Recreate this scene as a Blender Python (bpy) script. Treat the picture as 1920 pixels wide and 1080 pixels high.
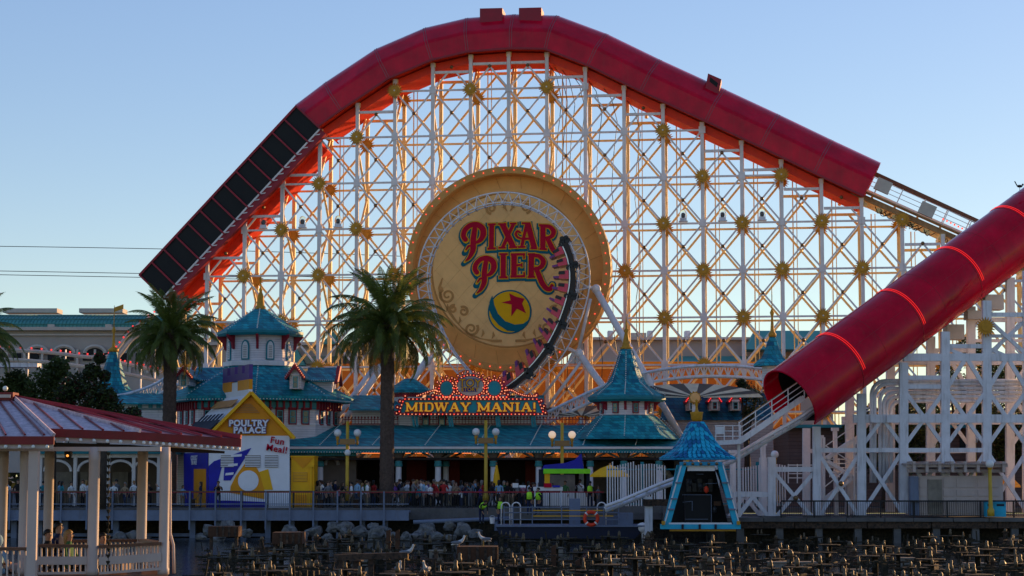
import bpy, bmesh, math, random
from mathutils import Vector, Matrix, noise
V = Vector
R = math.radians
random.seed(7)
for o in list(bpy.data.objects): bpy.data.objects.remove(o)
SC = bpy.context.scene
COL = SC.collection

# ------------------------------------------------------------ camera
F, HZ, ZC = 3700.0, 890.0, 2.2           # focal length in photo pixels, horizon row, eye height over the promenade
PITCH = math.atan((HZ - 540) / F)
cam = bpy.data.cameras.new('camera'); camo = bpy.data.objects.new('camera', cam); COL.objects.link(camo)
cam.sensor_width = 36; cam.lens = F / 1920 * 36; cam.clip_start = 0.5; cam.clip_end = 3000
camo.location = (0, 0, ZC); camo.rotation_euler = (math.pi / 2 + PITCH, 0, 0)
SC.camera = camo

# ------------------------------------------------------------ sky, sun, exposure
SUN_AZ, SUN_EL = R(46), R(10)             # azimuth clockwise from the view axis (+Y): low sun behind and to the right
w = bpy.data.worlds.new('World'); SC.world = w; w.use_nodes = True
nt = w.node_tree; nt.nodes.clear()
sky = nt.nodes.new('ShaderNodeTexSky'); sky.sky_type = 'NISHITA'; sky.sun_disc = False
sky.sun_elevation = SUN_EL; sky.sun_rotation = SUN_AZ
sky.air_density = 1.0; sky.dust_density = 0.2; sky.ozone_density = 2.5; sky.altitude = 100
gm_ = nt.nodes.new('ShaderNodeGamma'); gm_.inputs[1].default_value = 0.6      # evens out the dome, as haze does
hs = nt.nodes.new('ShaderNodeHueSaturation'); hs.inputs['Hue'].default_value = .524; hs.inputs['Saturation'].default_value = 1.36; hs.inputs['Value'].default_value = 2.25
bg = nt.nodes.new('ShaderNodeBackground'); bg.inputs[1].default_value = 0.118
out = nt.nodes.new('ShaderNodeOutputWorld')
nt.links.new(sky.outputs[0], gm_.inputs[0]); nt.links.new(gm_.outputs[0], hs.inputs['Color']); nt.links.new(hs.outputs[0], bg.inputs[0]); nt.links.new(bg.outputs[0], out.inputs[0])
sl = bpy.data.lights.new('sun', 'SUN'); sl.energy = 5.0; sl.angle = R(0.5); sl.color = (1.0, 0.58, 0.24)
so = bpy.data.objects.new('sun', sl); COL.objects.link(so)
sd = V((math.sin(SUN_AZ) * math.cos(SUN_EL), math.cos(SUN_AZ) * math.cos(SUN_EL), math.sin(SUN_EL)))
so.rotation_euler = sd.to_track_quat('Z', 'Y').to_euler(); so.location = sd * 400
SC.view_settings.view_transform = 'Standard'; SC.view_settings.look = 'None'
SC.view_settings.exposure = 0.35; SC.view_settings.gamma = 1.0
SC.cycles.use_denoising = True; SC.cycles.max_bounces = 5

# ------------------------------------------------------------ pixel rays (photo is 1920x1080): a place given by its picture position AND its real distance
def ray(px, py):
    a, b = (px - 960) / F, (540 - py) / F
    c, s = math.cos(PITCH), math.sin(PITCH)
    return V((a, c - b * s, s + b * c))
def at(px, py, Y):
    d = ray(px, py); t = Y / d.y
    return V((d.x * t, Y, ZC + d.z * t))
def mpp(Y): return Y / F                 # metres per photo pixel at distance Y
TH = 0.1276                              # the trestle runs nearer on the right
TU = V((math.cos(TH), -math.sin(TH), 0)); TN = V((math.sin(TH), math.cos(TH), 0)); TZ = V((0, 0, 1))
TO = V((-0.2554, 155, 0)); TS, TR, TZ0 = 3.0598, 3.6843, 29.13
def T(u, v, wd=0.0): return TO + TU * u + TZ * v + TN * wd
def tp(px, py, wd=0.0):                  # picture position -> (u, v) on the trestle's plane wd metres behind its front
    d = ray(px, py); o = V((0, 0, ZC)); p0 = TO + TN * wd
    t = (p0 - o).dot(TN) / d.dot(TN); p = o + d * t - p0
    return p.dot(TU), p.z
def ground(px, py, z):                   # picture position on a level plane
    d = ray(px, py); t = (z - ZC) / d.z
    return V((d.x * t, d.y * t, z))

# ------------------------------------------------------------ materials
MATS = {}
def lin(c):
    if isinstance(c, str):
        c = c.lstrip('#'); v = [int(c[i:i+2], 16) / 255 for i in (0, 2, 4)]
        return tuple(x / 12.92 if x <= .04045 else ((x + .055) / 1.055) ** 2.4 for x in v)
    return c
def mat(name, col=(.5, .5, .5), rough=.6, metal=0.0, var=.18, scale=1.5, bump=0.0, bscale=20, coat=0.0, emit=None, es=1.0, grime=0.0, kind=None, col2=None, tile=(.3, .16), spec=.3, streak=False):
    if name in MATS: return MATS[name]
    m = bpy.data.materials.new(name); MATS[name] = m; m.use_nodes = True
    n = m.node_tree.nodes; l = m.node_tree.links
    b = n['Principled BSDF']; b.inputs['Roughness'].default_value = rough; b.inputs['Metallic'].default_value = metal
    b.inputs['Specular IOR Level'].default_value = spec
    if coat: b.inputs['Coat Weight'].default_value = coat; b.inputs['Coat Roughness'].default_value = .12
    col = lin(col)
    if emit:
        e = lin(emit); b.inputs['Base Color'].default_value = (*col, 1); b.inputs['Emission Color'].default_value = (*e, 1); b.inputs['Emission Strength'].default_value = es
        return m
    geo = n.new('ShaderNodeNewGeometry')
    nz = n.new('ShaderNodeTexNoise'); nz.inputs['Scale'].default_value = scale; nz.inputs['Detail'].default_value = 6; nz.inputs['Roughness'].default_value = .6
    l.new(geo.outputs['Position'], nz.inputs['Vector'])
    mr = n.new('ShaderNodeMapRange'); mr.inputs[1].default_value = .3; mr.inputs[2].default_value = .7; mr.inputs[3].default_value = 1 - var; mr.inputs[4].default_value = 1 + var * .7
    l.new(nz.outputs['Fac'], mr.inputs[0])
    mul = n.new('ShaderNodeMix'); mul.data_type = 'RGBA'; mul.blend_type = 'MULTIPLY'; mul.inputs[0].default_value = 1
    base = None
    if kind in ('shingle', 'clap', 'planks', 'scale'):
        c2 = lin(col2) if col2 else tuple(x * .6 for x in col)
        sx = n.new('ShaderNodeSeparateXYZ'); l.new(geo.outputs['Position'], sx.inputs[0])
        ad = n.new('ShaderNodeMath'); ad.operation = 'MULTIPLY_ADD'; ad.inputs[1].default_value = .73; l.new(sx.outputs['Y'], ad.inputs[0]); l.new(sx.outputs['X'], ad.inputs[2])
        cb = n.new('ShaderNodeCombineXYZ'); l.new(ad.outputs[0], cb.inputs[0]); l.new(sx.outputs['Z'], cb.inputs[1])
        br = n.new('ShaderNodeTexBrick'); l.new(cb.outputs[0], br.inputs['Vector'])
        br.inputs['Scale'].default_value = 1; br.inputs['Brick Width'].default_value = tile[0]; br.inputs['Row Height'].default_value = tile[1]
        br.inputs['Mortar Size'].default_value = tile[1] * .07; br.inputs['Mortar Smooth'].default_value = .3; br.inputs['Bias'].default_value = 0
        br.inputs['Color1'].default_value = (*col, 1); br.inputs['Color2'].default_value = (*c2, 1)
        br.inputs['Mortar'].default_value = (*[x * (.35 if kind != 'clap' else .55) for x in col], 1)
        base = br.outputs['Color']
        bp = n.new('ShaderNodeBump'); bp.inputs['Strength'].default_value = .6; bp.inputs['Distance'].default_value = .03; bp.invert = True
        l.new(br.outputs['Fac'], bp.inputs['Height']); l.new(bp.outputs[0], b.inputs['Normal'])
        l.new(base, mul.inputs[6])
    else:
        mul.inputs[6].default_value = (*col, 1)
        if col2:
            n2 = n.new('ShaderNodeTexNoise'); n2.inputs['Scale'].default_value = scale * 2.3; n2.inputs['Detail'].default_value = 4; l.new(geo.outputs['Position'], n2.inputs['Vector'])
            cr = n.new('ShaderNodeMapRange'); cr.inputs[1].default_value = .48; cr.inputs[2].default_value = .6; l.new(n2.outputs['Fac'], cr.inputs[0])
            mx = n.new('ShaderNodeMix'); mx.data_type = 'RGBA'; l.new(cr.outputs[0], mx.inputs[0]); mx.inputs[6].default_value = (*col, 1); mx.inputs[7].default_value = (*lin(col2), 1)
            l.new(mx.outputs[2], mul.inputs[6])
        if bump:
            n3 = n.new('ShaderNodeTexNoise'); n3.inputs['Scale'].default_value = bscale; n3.inputs['Detail'].default_value = 5; l.new(geo.outputs['Position'], n3.inputs['Vector'])
            bp = n.new('ShaderNodeBump'); bp.inputs['Strength'].default_value = bump; bp.inputs['Distance'].default_value = .05; l.new(n3.outputs['Fac'], bp.inputs['Height']); l.new(bp.outputs[0], b.inputs['Normal'])
    l.new(mr.outputs[0], mul.inputs[7])
    last = mul.outputs[2]
    if grime:                            # rain streaks and dirt, drawn out downwards
        mp = n.new('ShaderNodeMapping'); mp.inputs['Scale'].default_value = (2.6, 2.6, .28); l.new(geo.outputs['Position'], mp.inputs[0])
        ng = n.new('ShaderNodeTexNoise'); ng.inputs['Scale'].default_value = 1.7; ng.inputs['Detail'].default_value = 7; ng.inputs['Roughness'].default_value = .65; l.new(mp.outputs[0], ng.inputs['Vector'])
        gr = n.new('ShaderNodeMapRange'); gr.inputs[1].default_value = .5; gr.inputs[2].default_value = .78; gr.inputs[3].default_value = 0; gr.inputs[4].default_value = grime; l.new(ng.outputs['Fac'], gr.inputs[0])
        gm = n.new('ShaderNodeMix'); gm.data_type = 'RGBA'; l.new(gr.outputs[0], gm.inputs[0]); l.new(last, gm.inputs[6]); gm.inputs[7].default_value = (.13, .09, .06, 1); last = gm.outputs[2]
    l.new(last, b.inputs['Base Color'])
    rr = n.new('ShaderNodeMapRange'); rr.inputs[3].default_value = max(.03, rough - .1); rr.inputs[4].default_value = min(1, rough + .12); l.new(nz.outputs['Fac'], rr.inputs[0]); l.new(rr.outputs[0], b.inputs['Roughness'])
    return m

mat('white_steel', (.78, .71, .70), .5, var=.12, grime=.35)
mat('sunlit_cream_steel', (.90, .66, .28), .5, var=.12, grime=.25)  # golden sunlight painted into the cream of the rear and inner steel
mat('near_steel', (.72, .71, .76), .5, var=.12, grime=.55)
mat('gold', (.52, .25, .018), .5, .05, var=.25, scale=4)
mat('bronze', (.22, .13, .06), .4, .6)
mat('red_gloss', (.55, .0, .02), .13, var=.3, scale=.6, spec=.2, grime=.16, bump=.12, bscale=.9)
mat('red_matte', (.80, .045, .012), .5, var=.15)
mat('red_trim', (.30, .015, .03), .5)
mat('red_rib', (.30, .012, .03), .45)
mat('black_panel', (.006, .006, .008), .6)
mat('teal_shingle', (.02, .38, .42), .6, kind='shingle', col2=(.008, .17, .23), tile=(.34, .2), var=.35)
mat('teal_mottled', (.02, .38, .44), .55, kind='shingle', col2=(.006, .10, .18), tile=(.3, .3), var=.3)
mat('teal_trim', (.015, .21, .25), .5)
mat('teal_pale', (.06, .30, .33), .5)
mat('teal_panel', (.015, .30, .36), .45)
mat('white_wall', (.84, .75, .74), .7, kind='clap', col2=(.77, .68, .68), tile=(6, .17), var=.1)
mat('white_paint', (.78, .72, .70), .55, var=.08, grime=.15)
mat('glass_dark', (.02, .03, .035), .08, spec=.8)
mat('tan', (.97, .53, .20), .7, spec=.1, var=.1, scale=.8)
mat('tan_dark', (.86, .42, .13), .7, spec=.1, var=.12, scale=.8)
mat('tan_rim', (.62, .29, .07), .5, var=.15)
mat('tan_scroll', (.56, .25, .065), .6)
mat('letter_red', (.50, .004, .03), .6, spec=.1, var=.08)
mat('letter_yellow', (.85, .42, .008), .6, spec=.1, var=.06)
mat('letter_teal', (.006, .13, .17), .6, spec=.1, var=.08)
mat('bulb_red', (.5, .02, .02), emit=(1, .09, .05), es=1.3)
mat('bulb_red_soft', (.5, .02, .02), emit=(1, .05, .05), es=.9)
mat('bulb_warm', (.8, .6, .3), emit=(1, .28, .12), es=.9)
mat('bulb_white', (.75, .75, .70), .3, var=.05)
mat('neon_red', (.5, .01, .01), emit=(1, .03, .025), es=.8)
mat('strip_orange', (.5, .2, .05), emit=(1, .22, .04), es=1.6)
mat('lantern_glow', (.5, .2, .05), emit=(1, .35, .06), es=1.2)
mat('concrete', (.13, .12, .115), .9, var=.3, bump=.3, grime=.4)
mat('pier_grey', (.16, .19, .27), .6, var=.15, grime=.4)
mat('black_iron', (.012, .012, .014), .5)
mat('yellow_post', (.55, .34, .03), .45, grime=.2)
mat('globe_glass', (.78, .76, .74), .25, var=.04)
mat('beige_wall', (.40, .36, .32), .85, var=.12, scale=.3)
mat('beige_light', (.52, .47, .41), .8, var=.1)
mat('verdigris', (.09, .32, .28), .6, var=.22, scale=.4)
mat('orange_wall', (.62, .19, .018), .7, var=.1, scale=.3)
mat('bark_palm', (.10, .065, .05), .95, var=.4, scale=6, bump=1.0, bscale=9)
mat('frond', (.105, .14, .026), .45, var=.5, scale=1.2)
mat('frond_dry', (.13, .11, .03), .55, var=.4)
mat('leaf_dark', (.032, .042, .016), .6, var=.6, scale=1.1)
mat('leaf_mid', (.06, .085, .02), .6, var=.5, scale=1.2)
mat('leaf_red', (.08, .018, .012), .6, var=.4)
mat('bark', (.06, .045, .035), .95, var=.4, bump=.8)
mat('rock', (.17, .16, .15), .9, var=.4, scale=1.4, bump=.9, bscale=3, col2=(.09, .088, .085))
mat('rust', (.085, .05, .032), .8, var=.5, scale=3, bump=.5, col2=(.035, .026, .02))
mat('algae_shade', (.046, .033, .018), .85, var=.5, scale=4, bump=.5, col2=(.015, .016, .01))  # dark wet growth; on the quay and sea walls it paints shade
mat('nozzle', (.12, .085, .05), .5, .25, var=.5, scale=5)
mat('pale_box', (.24, .205, .165), .8, var=.3, scale=2, grime=.5)
mat('caisson', (.085, .038, .02), .85, var=.4, scale=2, bump=.5)
mat('gaz_column', (.50, .40, .36), .6, var=.08, grime=.12)
mat('gaz_roof', (.60, .46, .48), .5, var=.3, scale=5, col2=(.46, .33, .36))
mat('gaz_red', (.17, .006, .012), .42, var=.25, scale=3, grime=.15)
mat('wood_rail', (.13, .055, .03), .5, var=.3, scale=5)
mat('lime', (.25, .8, .02), .6); mat('vest', (.45, .85, .04), .7, emit=None)
mat('sky_blue', (.02, .42, .62), .5); mat('sky_blue_dark', (.012, .14, .32), .5); mat('sky_blue_mid', (.016, .28, .47), .5)
mat('purple', (.11, .05, .23), .5); mat('royal', (.014, .014, .36), .5); mat('signal_yellow', (.92, .46, .004), .5, var=.08)
mat('amber', (.80, .30, .004), .5, var=.08); mat('box_white', (.82, .80, .84), .6, var=.05, grime=.06); mat('navy', (.012, .014, .035), .6)
mat('lifebuoy_orange', (.75, .05, .015), .5)

def translucent(name, k):                 # thin leaves let some light through
    m = MATS[name]; n = m.node_tree.nodes; l = m.node_tree.links; b = n['Principled BSDF']; o = n['Material Output']
    t = n.new('ShaderNodeBsdfTranslucent'); src = b.inputs['Base Color'].links[0].from_socket; hv = n.new('ShaderNodeHueSaturation'); hv.inputs['Value'].default_value = 1.7; hv.inputs['Hue'].default_value = .485
    l.new(src, hv.inputs['Color']); l.new(hv.outputs[0], t.inputs['Color']); mx = n.new('ShaderNodeMixShader'); mx.inputs[0].default_value = k
    l.new(b.outputs[0], mx.inputs[1]); l.new(t.outputs[0], mx.inputs[2]); l.new(mx.outputs[0], o.inputs['Surface'])
for nm_, k_t in (('frond', .42), ('frond_dry', .4), ('leaf_dark', .3), ('leaf_mid', .42), ('leaf_red', .3)): translucent(nm_, k_t)

# ------------------------------------------------------------ mesh building
class MB:
    def __init__(s): s.v = []; s.f = []; s.mi = []; s.cur = 0; s.sm = []; s.smooth = False
    def add(s, vs, fs):
        k = len(s.v); s.v += [V(p) for p in vs]
        for f in fs: s.f.append([k + i for i in f]); s.mi.append(s.cur); s.sm.append(s.smooth)
        return s
    def hexa(s, p): return s.add(p, [(0, 3, 2, 1), (4, 5, 6, 7), (0, 1, 5, 4), (1, 2, 6, 5), (2, 3, 7, 6), (3, 0, 4, 7)])
    def box(s, lo, hi):
        x0, y0, z0 = lo; x1, y1, z1 = hi
        return s.hexa([(x0, y0, z0), (x1, y0, z0), (x1, y1, z0), (x0, y1, z0), (x0, y0, z1), (x1, y0, z1), (x1, y1, z1), (x0, y1, z1)])
    def bar(s, p, q, wd, d=None, up=None):
        m = barmat(p, q, wd, d or wd, up)
        return s.hexa([m @ V(c) for c in CUBE])
    def ring(s, pts, r, n=8, closed=False, caps=True, rfun=None):      # tube along a path
        k = len(s.v); N = len(pts); pts = [V(p) for p in pts]; prev = None
        for i, p in enumerate(pts):
            a = pts[i - 1] if (i or closed) else p; b = pts[(i + 1) % N] if (i < N - 1 or closed) else p
            t = (b - a).normalized()
            if prev is None: prev = t.orthogonal().normalized()
            x = (prev - t * prev.dot(t)).normalized(); y = t.cross(x); prev = x
            rr = rfun(i / max(1, N - 1)) if rfun else r
            for j in range(n):
                g = 2 * math.pi * j / n; s.v.append(p + x * (rr * math.cos(g)) + y * (rr * math.sin(g)))
        M_ = N if closed else N - 1
        for i in range(M_):
            for j in range(n):
                a, b = k + i * n, k + ((i + 1) % N) * n
                s.f.append([a + j, a + (j + 1) % n, b + (j + 1) % n, b + j]); s.mi.append(s.cur); s.sm.append(s.smooth)
        if caps and not closed:
            s.f.append([k + j for j in range(n)][::-1]); s.mi.append(s.cur); s.sm.append(False)
            s.f.append([k + (N - 1) * n + j for j in range(n)]); s.mi.append(s.cur); s.sm.append(False)
        return s
    def lathe(s, c, prof, n=16, rot=0.0, caps=True, axis=None):        # prof: (radius, height)
        k = len(s.v); c = V(c)
        ax = (axis or V((0, 0, 1))).normalized(); X = V((1, 0, 0)) if not axis else ax.orthogonal().normalized(); Y = ax.cross(X)
        for r, h in prof:
            for j in range(n):
                g = rot + 2 * math.pi * j / n; s.v.append(c + X * (r * math.cos(g)) + Y * (r * math.sin(g)) + ax * h)
        for i in range(len(prof) - 1):
            for j in range(n):
                a, b = k + i * n, k + (i + 1) * n
                s.f.append([a + j, a + (j + 1) % n, b + (j + 1) % n, b + j]); s.mi.append(s.cur); s.sm.append(s.smooth)
        if caps:
            if prof[0][0] > 1e-4: s.f.append([k + j for j in range(n)][::-1]); s.mi.append(s.cur); s.sm.append(False)
            if prof[-1][0] > 1e-4: s.f.append([k + (len(prof) - 1) * n + j for j in range(n)]); s.mi.append(s.cur); s.sm.append(False)
        return s
    def ball(s, c, r, n=8, m=6, sq=(1, 1, 1)):
        k = len(s.v); c = V(c); s.v.append(c + V((0, 0, -r * sq[2])))
        for i in range(1, m):
            a = math.pi * i / m - math.pi / 2
            for j in range(n):
                g = 2 * math.pi * j / n; s.v.append(c + V((r * sq[0] * math.cos(a) * math.cos(g), r * sq[1] * math.cos(a) * math.sin(g), r * sq[2] * math.sin(a))))
        s.v.append(c + V((0, 0, r * sq[2]))); e = len(s.v) - 1
        fs = []
        for j in range(n):
            fs.append([k, k + 1 + (j + 1) % n, k + 1 + j]); fs.append([e, k + 1 + (m - 2) * n + j, k + 1 + (m - 2) * n + (j + 1) % n])
            for i in range(m - 2):
                a, b = k + 1 + i * n, k + 1 + (i + 1) * n; fs.append([a + j, a + (j + 1) % n, b + (j + 1) % n, b + j])
        for f in fs: s.f.append(f); s.mi.append(s.cur); s.sm.append(s.smooth)
        return s
    def prism(s, poly, fn, d0, d1):                                    # polygon (x, y) through fn(x, y, depth)
        n = len(poly); k = len(s.v)
        s.v += [V(fn(x, y, d0)) for x, y in poly] + [V(fn(x, y, d1)) for x, y in poly]
        for f in [list(range(k, k + n)), list(range(k + n, k + 2 * n))[::-1]] + [[k + i, k + n + i, k + n + (i + 1) % n, k + (i + 1) % n] for i in range(n)]:
            s.f.append(f); s.mi.append(s.cur); s.sm.append(False)
        return s
    def build(s, name, m, parent=None, fix=True, mats=None, keep=False):
        me = bpy.data.meshes.new(name)
        if keep: c = V((0, 0, 0))
        else:
            xs = [p.x for p in s.v]; ys = [p.y for p in s.v]; zs = [p.z for p in s.v]
            c = V(((min(xs) + max(xs)) / 2, (min(ys) + max(ys)) / 2, min(zs)))
        me.from_pydata([p - c for p in s.v], [], s.f)
        for x in (mats or [m]): me.materials.append(MATS[x] if isinstance(x, str) else x)
        me.polygons.foreach_set('material_index', s.mi); me.polygons.foreach_set('use_smooth', s.sm)
        if fix:
            bm = bmesh.new(); bm.from_mesh(me); bmesh.ops.recalc_face_normals(bm, faces=bm.faces); bm.to_mesh(me); bm.free()
        me.update()
        return link(name, me, Matrix.Translation(c), parent)
CUBE = [(-.5, -.5, -.5), (.5, -.5, -.5), (.5, .5, -.5), (-.5, .5, -.5), (-.5, -.5, .5), (.5, -.5, .5), (.5, .5, .5), (-.5, .5, .5)]
def barmat(p, q, wd, d, up=None):        # local X across, Y depth, Z along
    p, q = V(p), V(q); z = q - p; L = z.length; z.normalize()
    y = V(up) if up is not None else V((0, 1, 0))
    y = y - z * y.dot(z)
    if y.length < 1e-4: y = z.orthogonal()
    y.normalize(); x = y.cross(z)
    m = Matrix((x * wd, y * d, z * L)).transposed().to_4x4(); m.translation = (p + q) / 2
    return m
WM = {}
def link(name, data, m=None, parent=None):
    o = bpy.data.objects.new(name, data); COL.objects.link(o)
    m = m or Matrix.Identity(4); WM[o] = m
    if parent is not None: o.parent = parent; o.matrix_parent_inverse = WM[parent].inverted()
    o.matrix_basis = m
    return o
UM = {}
def unit(m, shape='cube'):
    k = (m, shape)
    if k not in UM:
        b = MB()
        if shape == 'cube': b.hexa(CUBE)
        elif shape == 'ball': b.smooth = True; b.ball((0, 0, 0), 1, 8, 6)
        elif shape == 'cyl': b.smooth = True; b.lathe((0, 0, -.5), [(.5, 0), (.5, 1)], 10)
        me = bpy.data.meshes.new(shape + '_' + m); me.from_pydata(b.v, [], b.f); me.materials.append(MATS[m])
        me.polygons.foreach_set('use_smooth', b.sm); me.update(); UM[k] = me
    return UM[k]
def bar(name, p, q, wd, d, m, parent, up=None, shape='cube'): return link(name, unit(m, shape), barmat(p, q, wd, d, up), parent)
def box(name, lo, hi, m, parent):
    lo, hi = V(lo), V(hi); s = hi - lo
    return link(name, unit(m), Matrix.Translation((lo + hi) / 2) @ Matrix.Diagonal((s.x, s.y, s.z, 1)), parent)
def ball(name, c, r, m, parent): return link(name, unit(m, 'ball'), Matrix.Translation(V(c)) @ Matrix.Scale(r, 4), parent)
def prect(name, x0, y0, x1, y1, Y, dep, m, parent):                    # a box whose front shows as that picture rectangle at distance Y
    a, b = at(x0, y1, Y), at(x1, y0, Y)
    return box(name, (a.x, Y, a.z), (b.x, Y + dep, b.z), m, parent)
def tag(o, label=None, cat=None, group=None, kind=None):
    if label: o['label'] = label
    if cat: o['category'] = cat
    if group: o['group'] = group
    if kind: o['kind'] = kind
    return o
def thing(name, label, cat, loc=(0, 0, 0), group=None):
    o = link(name, None, Matrix.Translation(V(loc))); o.empty_display_size = .3
    return tag(o, label, cat, group)
def dup(root, m, label=None, group=None):                              # a copy of a thing with its parts and sub-parts
    r = root.copy(); COL.objects.link(r); r.matrix_basis = m; WM[r] = m
    if label: r['label'] = label
    if group: r['group'] = group
    def kids(a, b):
        for ch in a.children:
            c = ch.copy(); COL.objects.link(c); c.parent = b; c.matrix_parent_inverse = ch.matrix_parent_inverse.copy(); c.matrix_basis = ch.matrix_basis.copy(); kids(ch, c)
    kids(root, r)
    return r
def struct(o): o['kind'] = 'structure'; return o
def stuff(o): o['kind'] = 'stuff'; return o
def arc(c, r, a0, a1, n): return [(c[0] + r * math.cos(R(a0 + (a1 - a0) * i / n)), c[1] + r * math.sin(R(a0 + (a1 - a0) * i / n))) for i in range(n + 1)]
def curve_shape(name, splines, fn_matrix, m, parent, offset=0.0, extrude=.03, res=1):
    """closed outlines (lists of (x, y)) filled as a flat plate with holes, grown by offset"""
    cu = bpy.data.curves.new(name, 'CURVE'); cu.dimensions = '2D'; cu.fill_mode = 'BOTH'; cu.offset = offset; cu.extrude = extrude
    for sp in splines:
        s = cu.splines.new('POLY'); s.points.add(len(sp) - 1); s.use_cyclic_u = True
        for i, (x, y) in enumerate(sp): s.points[i].co = (x, y, 0, 1)
    return bake_curve(name, cu, fn_matrix, m, parent)
def bake_curve(name, cu, mx, m, parent):
    o = bpy.data.objects.new('tmp', cu); COL.objects.link(o)
    me = bpy.data.meshes.new_from_object(o.evaluated_get(bpy.context.evaluated_depsgraph_get()))
    bpy.data.objects.remove(o); bpy.data.curves.remove(cu)
    me.name = name; me.materials.clear(); me.materials.append(MATS[m])
    return link(name, me, mx, parent)
def text(name, s, size, mx, m, parent, offset=0.0, extrude=.03, shear=0, space=1.0, align='CENTER', xs=1.0):
    cu = bpy.data.curves.new(name, 'FONT'); cu.body = s; cu.size = size; cu.extrude = extrude; cu.offset = offset; cu.shear = shear; cu.space_character = space
    cu.align_x = align; cu.align_y = 'CENTER'; cu.resolution_u = 4
    return bake_curve(name, cu, mx @ Matrix.Diagonal((xs, 1, 1, 1)), m, parent)
def face_mx(c, ux=(1, 0, 0), uz=(0, 0, 1)):                            # plane facing the viewer: local X right, Y up, Z out of the wall
    x, y = V(ux).normalized(), V(uz).normalized(); z = x.cross(y)
    mm = Matrix((x, y, z)).transposed().to_4x4(); mm.translation = V(c); return mm
# ============================================================ ground, water
b = MB(); b.add([(-900, 133.2, -.004), (900, 133.2, -.004), (900, 2500, -.004), (-900, 2500, -.004)], [(0, 1, 2, 3)])
mat('paving', (.075, .072, .075), .85, var=.25, scale=.8)
struct(b.build('ground', 'paving', fix=False))
b = MB(); b.add([(-900, 20, -1.9), (900, 20, -1.9), (900, 134, -1.9), (-900, 134, -1.9)], [(0, 1, 2, 3)])
wm = mat('lagoon_water', (.008, .012, .014), .06, var=.2, bump=.35, bscale=2.2, spec=.5)
struct(b.build('water', 'lagoon_water', fix=False))

# ============================================================ main coaster trestle
tr = thing('coaster_trestle', 'tall white lattice steel trestle with gold sun ornaments under the upper red tunnel', 'trestle', T(0, 0))
top_px = [(260, 514), (412, 345.5), (480, 270), (553.7, 197.5), (610, 155), (705, 92), (797, 52.5), (876, 34), (965, 27), (1047, 29.5), (1140, 64), (1240, 112.5), (1360, 167.5), (1461, 214.5), (1561, 262.5), (1652, 305)]
TUBEH = 3.3
tops = [V(tp(x, y, 1.6)) for x, y in top_px]
path = []                                 # tunnel's lower edge in (u, v)
for i, p in enumerate(tops):
    a = tops[max(0, i - 1)]; c = tops[min(len(tops) - 1, i + 1)]
    t = (c - a).normalized(); nrm = V((-t.y, t.x)); path.append((p - nrm * TUBEH, nrm))
path[3] = (tops[3] - path[1][1] * TUBEH, path[1][1])
ext = path + [(path[-1][0] + V((math.cos(R(-25.5)), math.sin(R(-25.5)))) * 40, path[-1][1])]
def under(u):                             # height of the tunnel's (then the track's) underside over u
    for i in range(len(ext) - 1):
        a, c = ext[i][0], ext[i + 1][0]
        if a.x <= u <= c.x: return a.y + (c.y - a.y) * (u - a.x) / (c.x - a.x)
    return -1
DEP = 4.0
for k in range(-9, 15):
    u = k * TS; h = under(u) - .12
    if h < 2: continue
    for wd, mm, nm in ((0, 'white_steel', 'column'), (DEP, 'sunlit_cream_steel', 'rear_column')):
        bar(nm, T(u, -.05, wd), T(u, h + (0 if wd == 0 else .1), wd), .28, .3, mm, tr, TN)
    v = h; zz = []                        # zig-zag lacing between the front and the rear column
    lac = MB(); s = 0
    while v > .5:
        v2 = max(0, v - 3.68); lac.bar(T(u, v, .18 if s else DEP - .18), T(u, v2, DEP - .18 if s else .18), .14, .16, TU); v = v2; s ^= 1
    lac.build('lacing', 'sunlit_cream_steel', tr)
    bar('cap_beam', T(u, h - .15, -.1), T(u, h - .15, DEP + .1), .4, .35, 'sunlit_cream_steel', tr, TZ)
sun_me = None
def sun_mesh():
    bb = MB(); pts = []
    for i in range(40):
        r = .66 if i % 2 == 0 else .41; g = 2 * math.pi * i / 40; pts.append((r * math.cos(g), r * math.sin(g)))
    bb.prism(pts, lambda x, y, d: (x, d, y), -.06, .06); bb.prism(arc((0, 0), .29, 0, 345, 23), lambda x, y, d: (x, d, y), -.13, -.06)
    me = bpy.data.meshes.new('sun_ornament'); me.from_pydata(bb.v, [], bb.f); me.materials.append(MATS['gold']); me.update(); return me
sun_me = sun_mesh()
hub_me = MB(); hub_me.ball((0, -.14, 0), .07, 8, 6); _h = bpy.data.meshes.new('hub'); _h.from_pydata(hub_me.v, [], hub_me.f); _h.materials.append(MATS['bulb_white'])
rotT = Matrix.Rotation(-TH, 4, 'Z')
rear = MB(); rearstar = 0
ROWS = range(-8, 3)
def rz(r): return TZ0 + r * TR
def clipseg(p, q, k):                     # cut a brace in bay k where it would rise past the tunnel
    out_ = []
    (u0, v0), (u1, v1) = p, q
    n = 24; good = None
    for i in range(n + 1):
        t = i / n; u, v = u0 + (u1 - u0) * t, v0 + (v1 - v0) * t
        if v < CAP:
            good = (good[0], t) if good else (t, t)
    if not good or good[1] - good[0] < .18: return None
    g0, g1 = good
    return (u0 + (u1 - u0) * g0, v0 + (v1 - v0) * g0), (u0 + (u1 - u0) * g1, v0 + (v1 - v0) * g1)
balls = []
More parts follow.
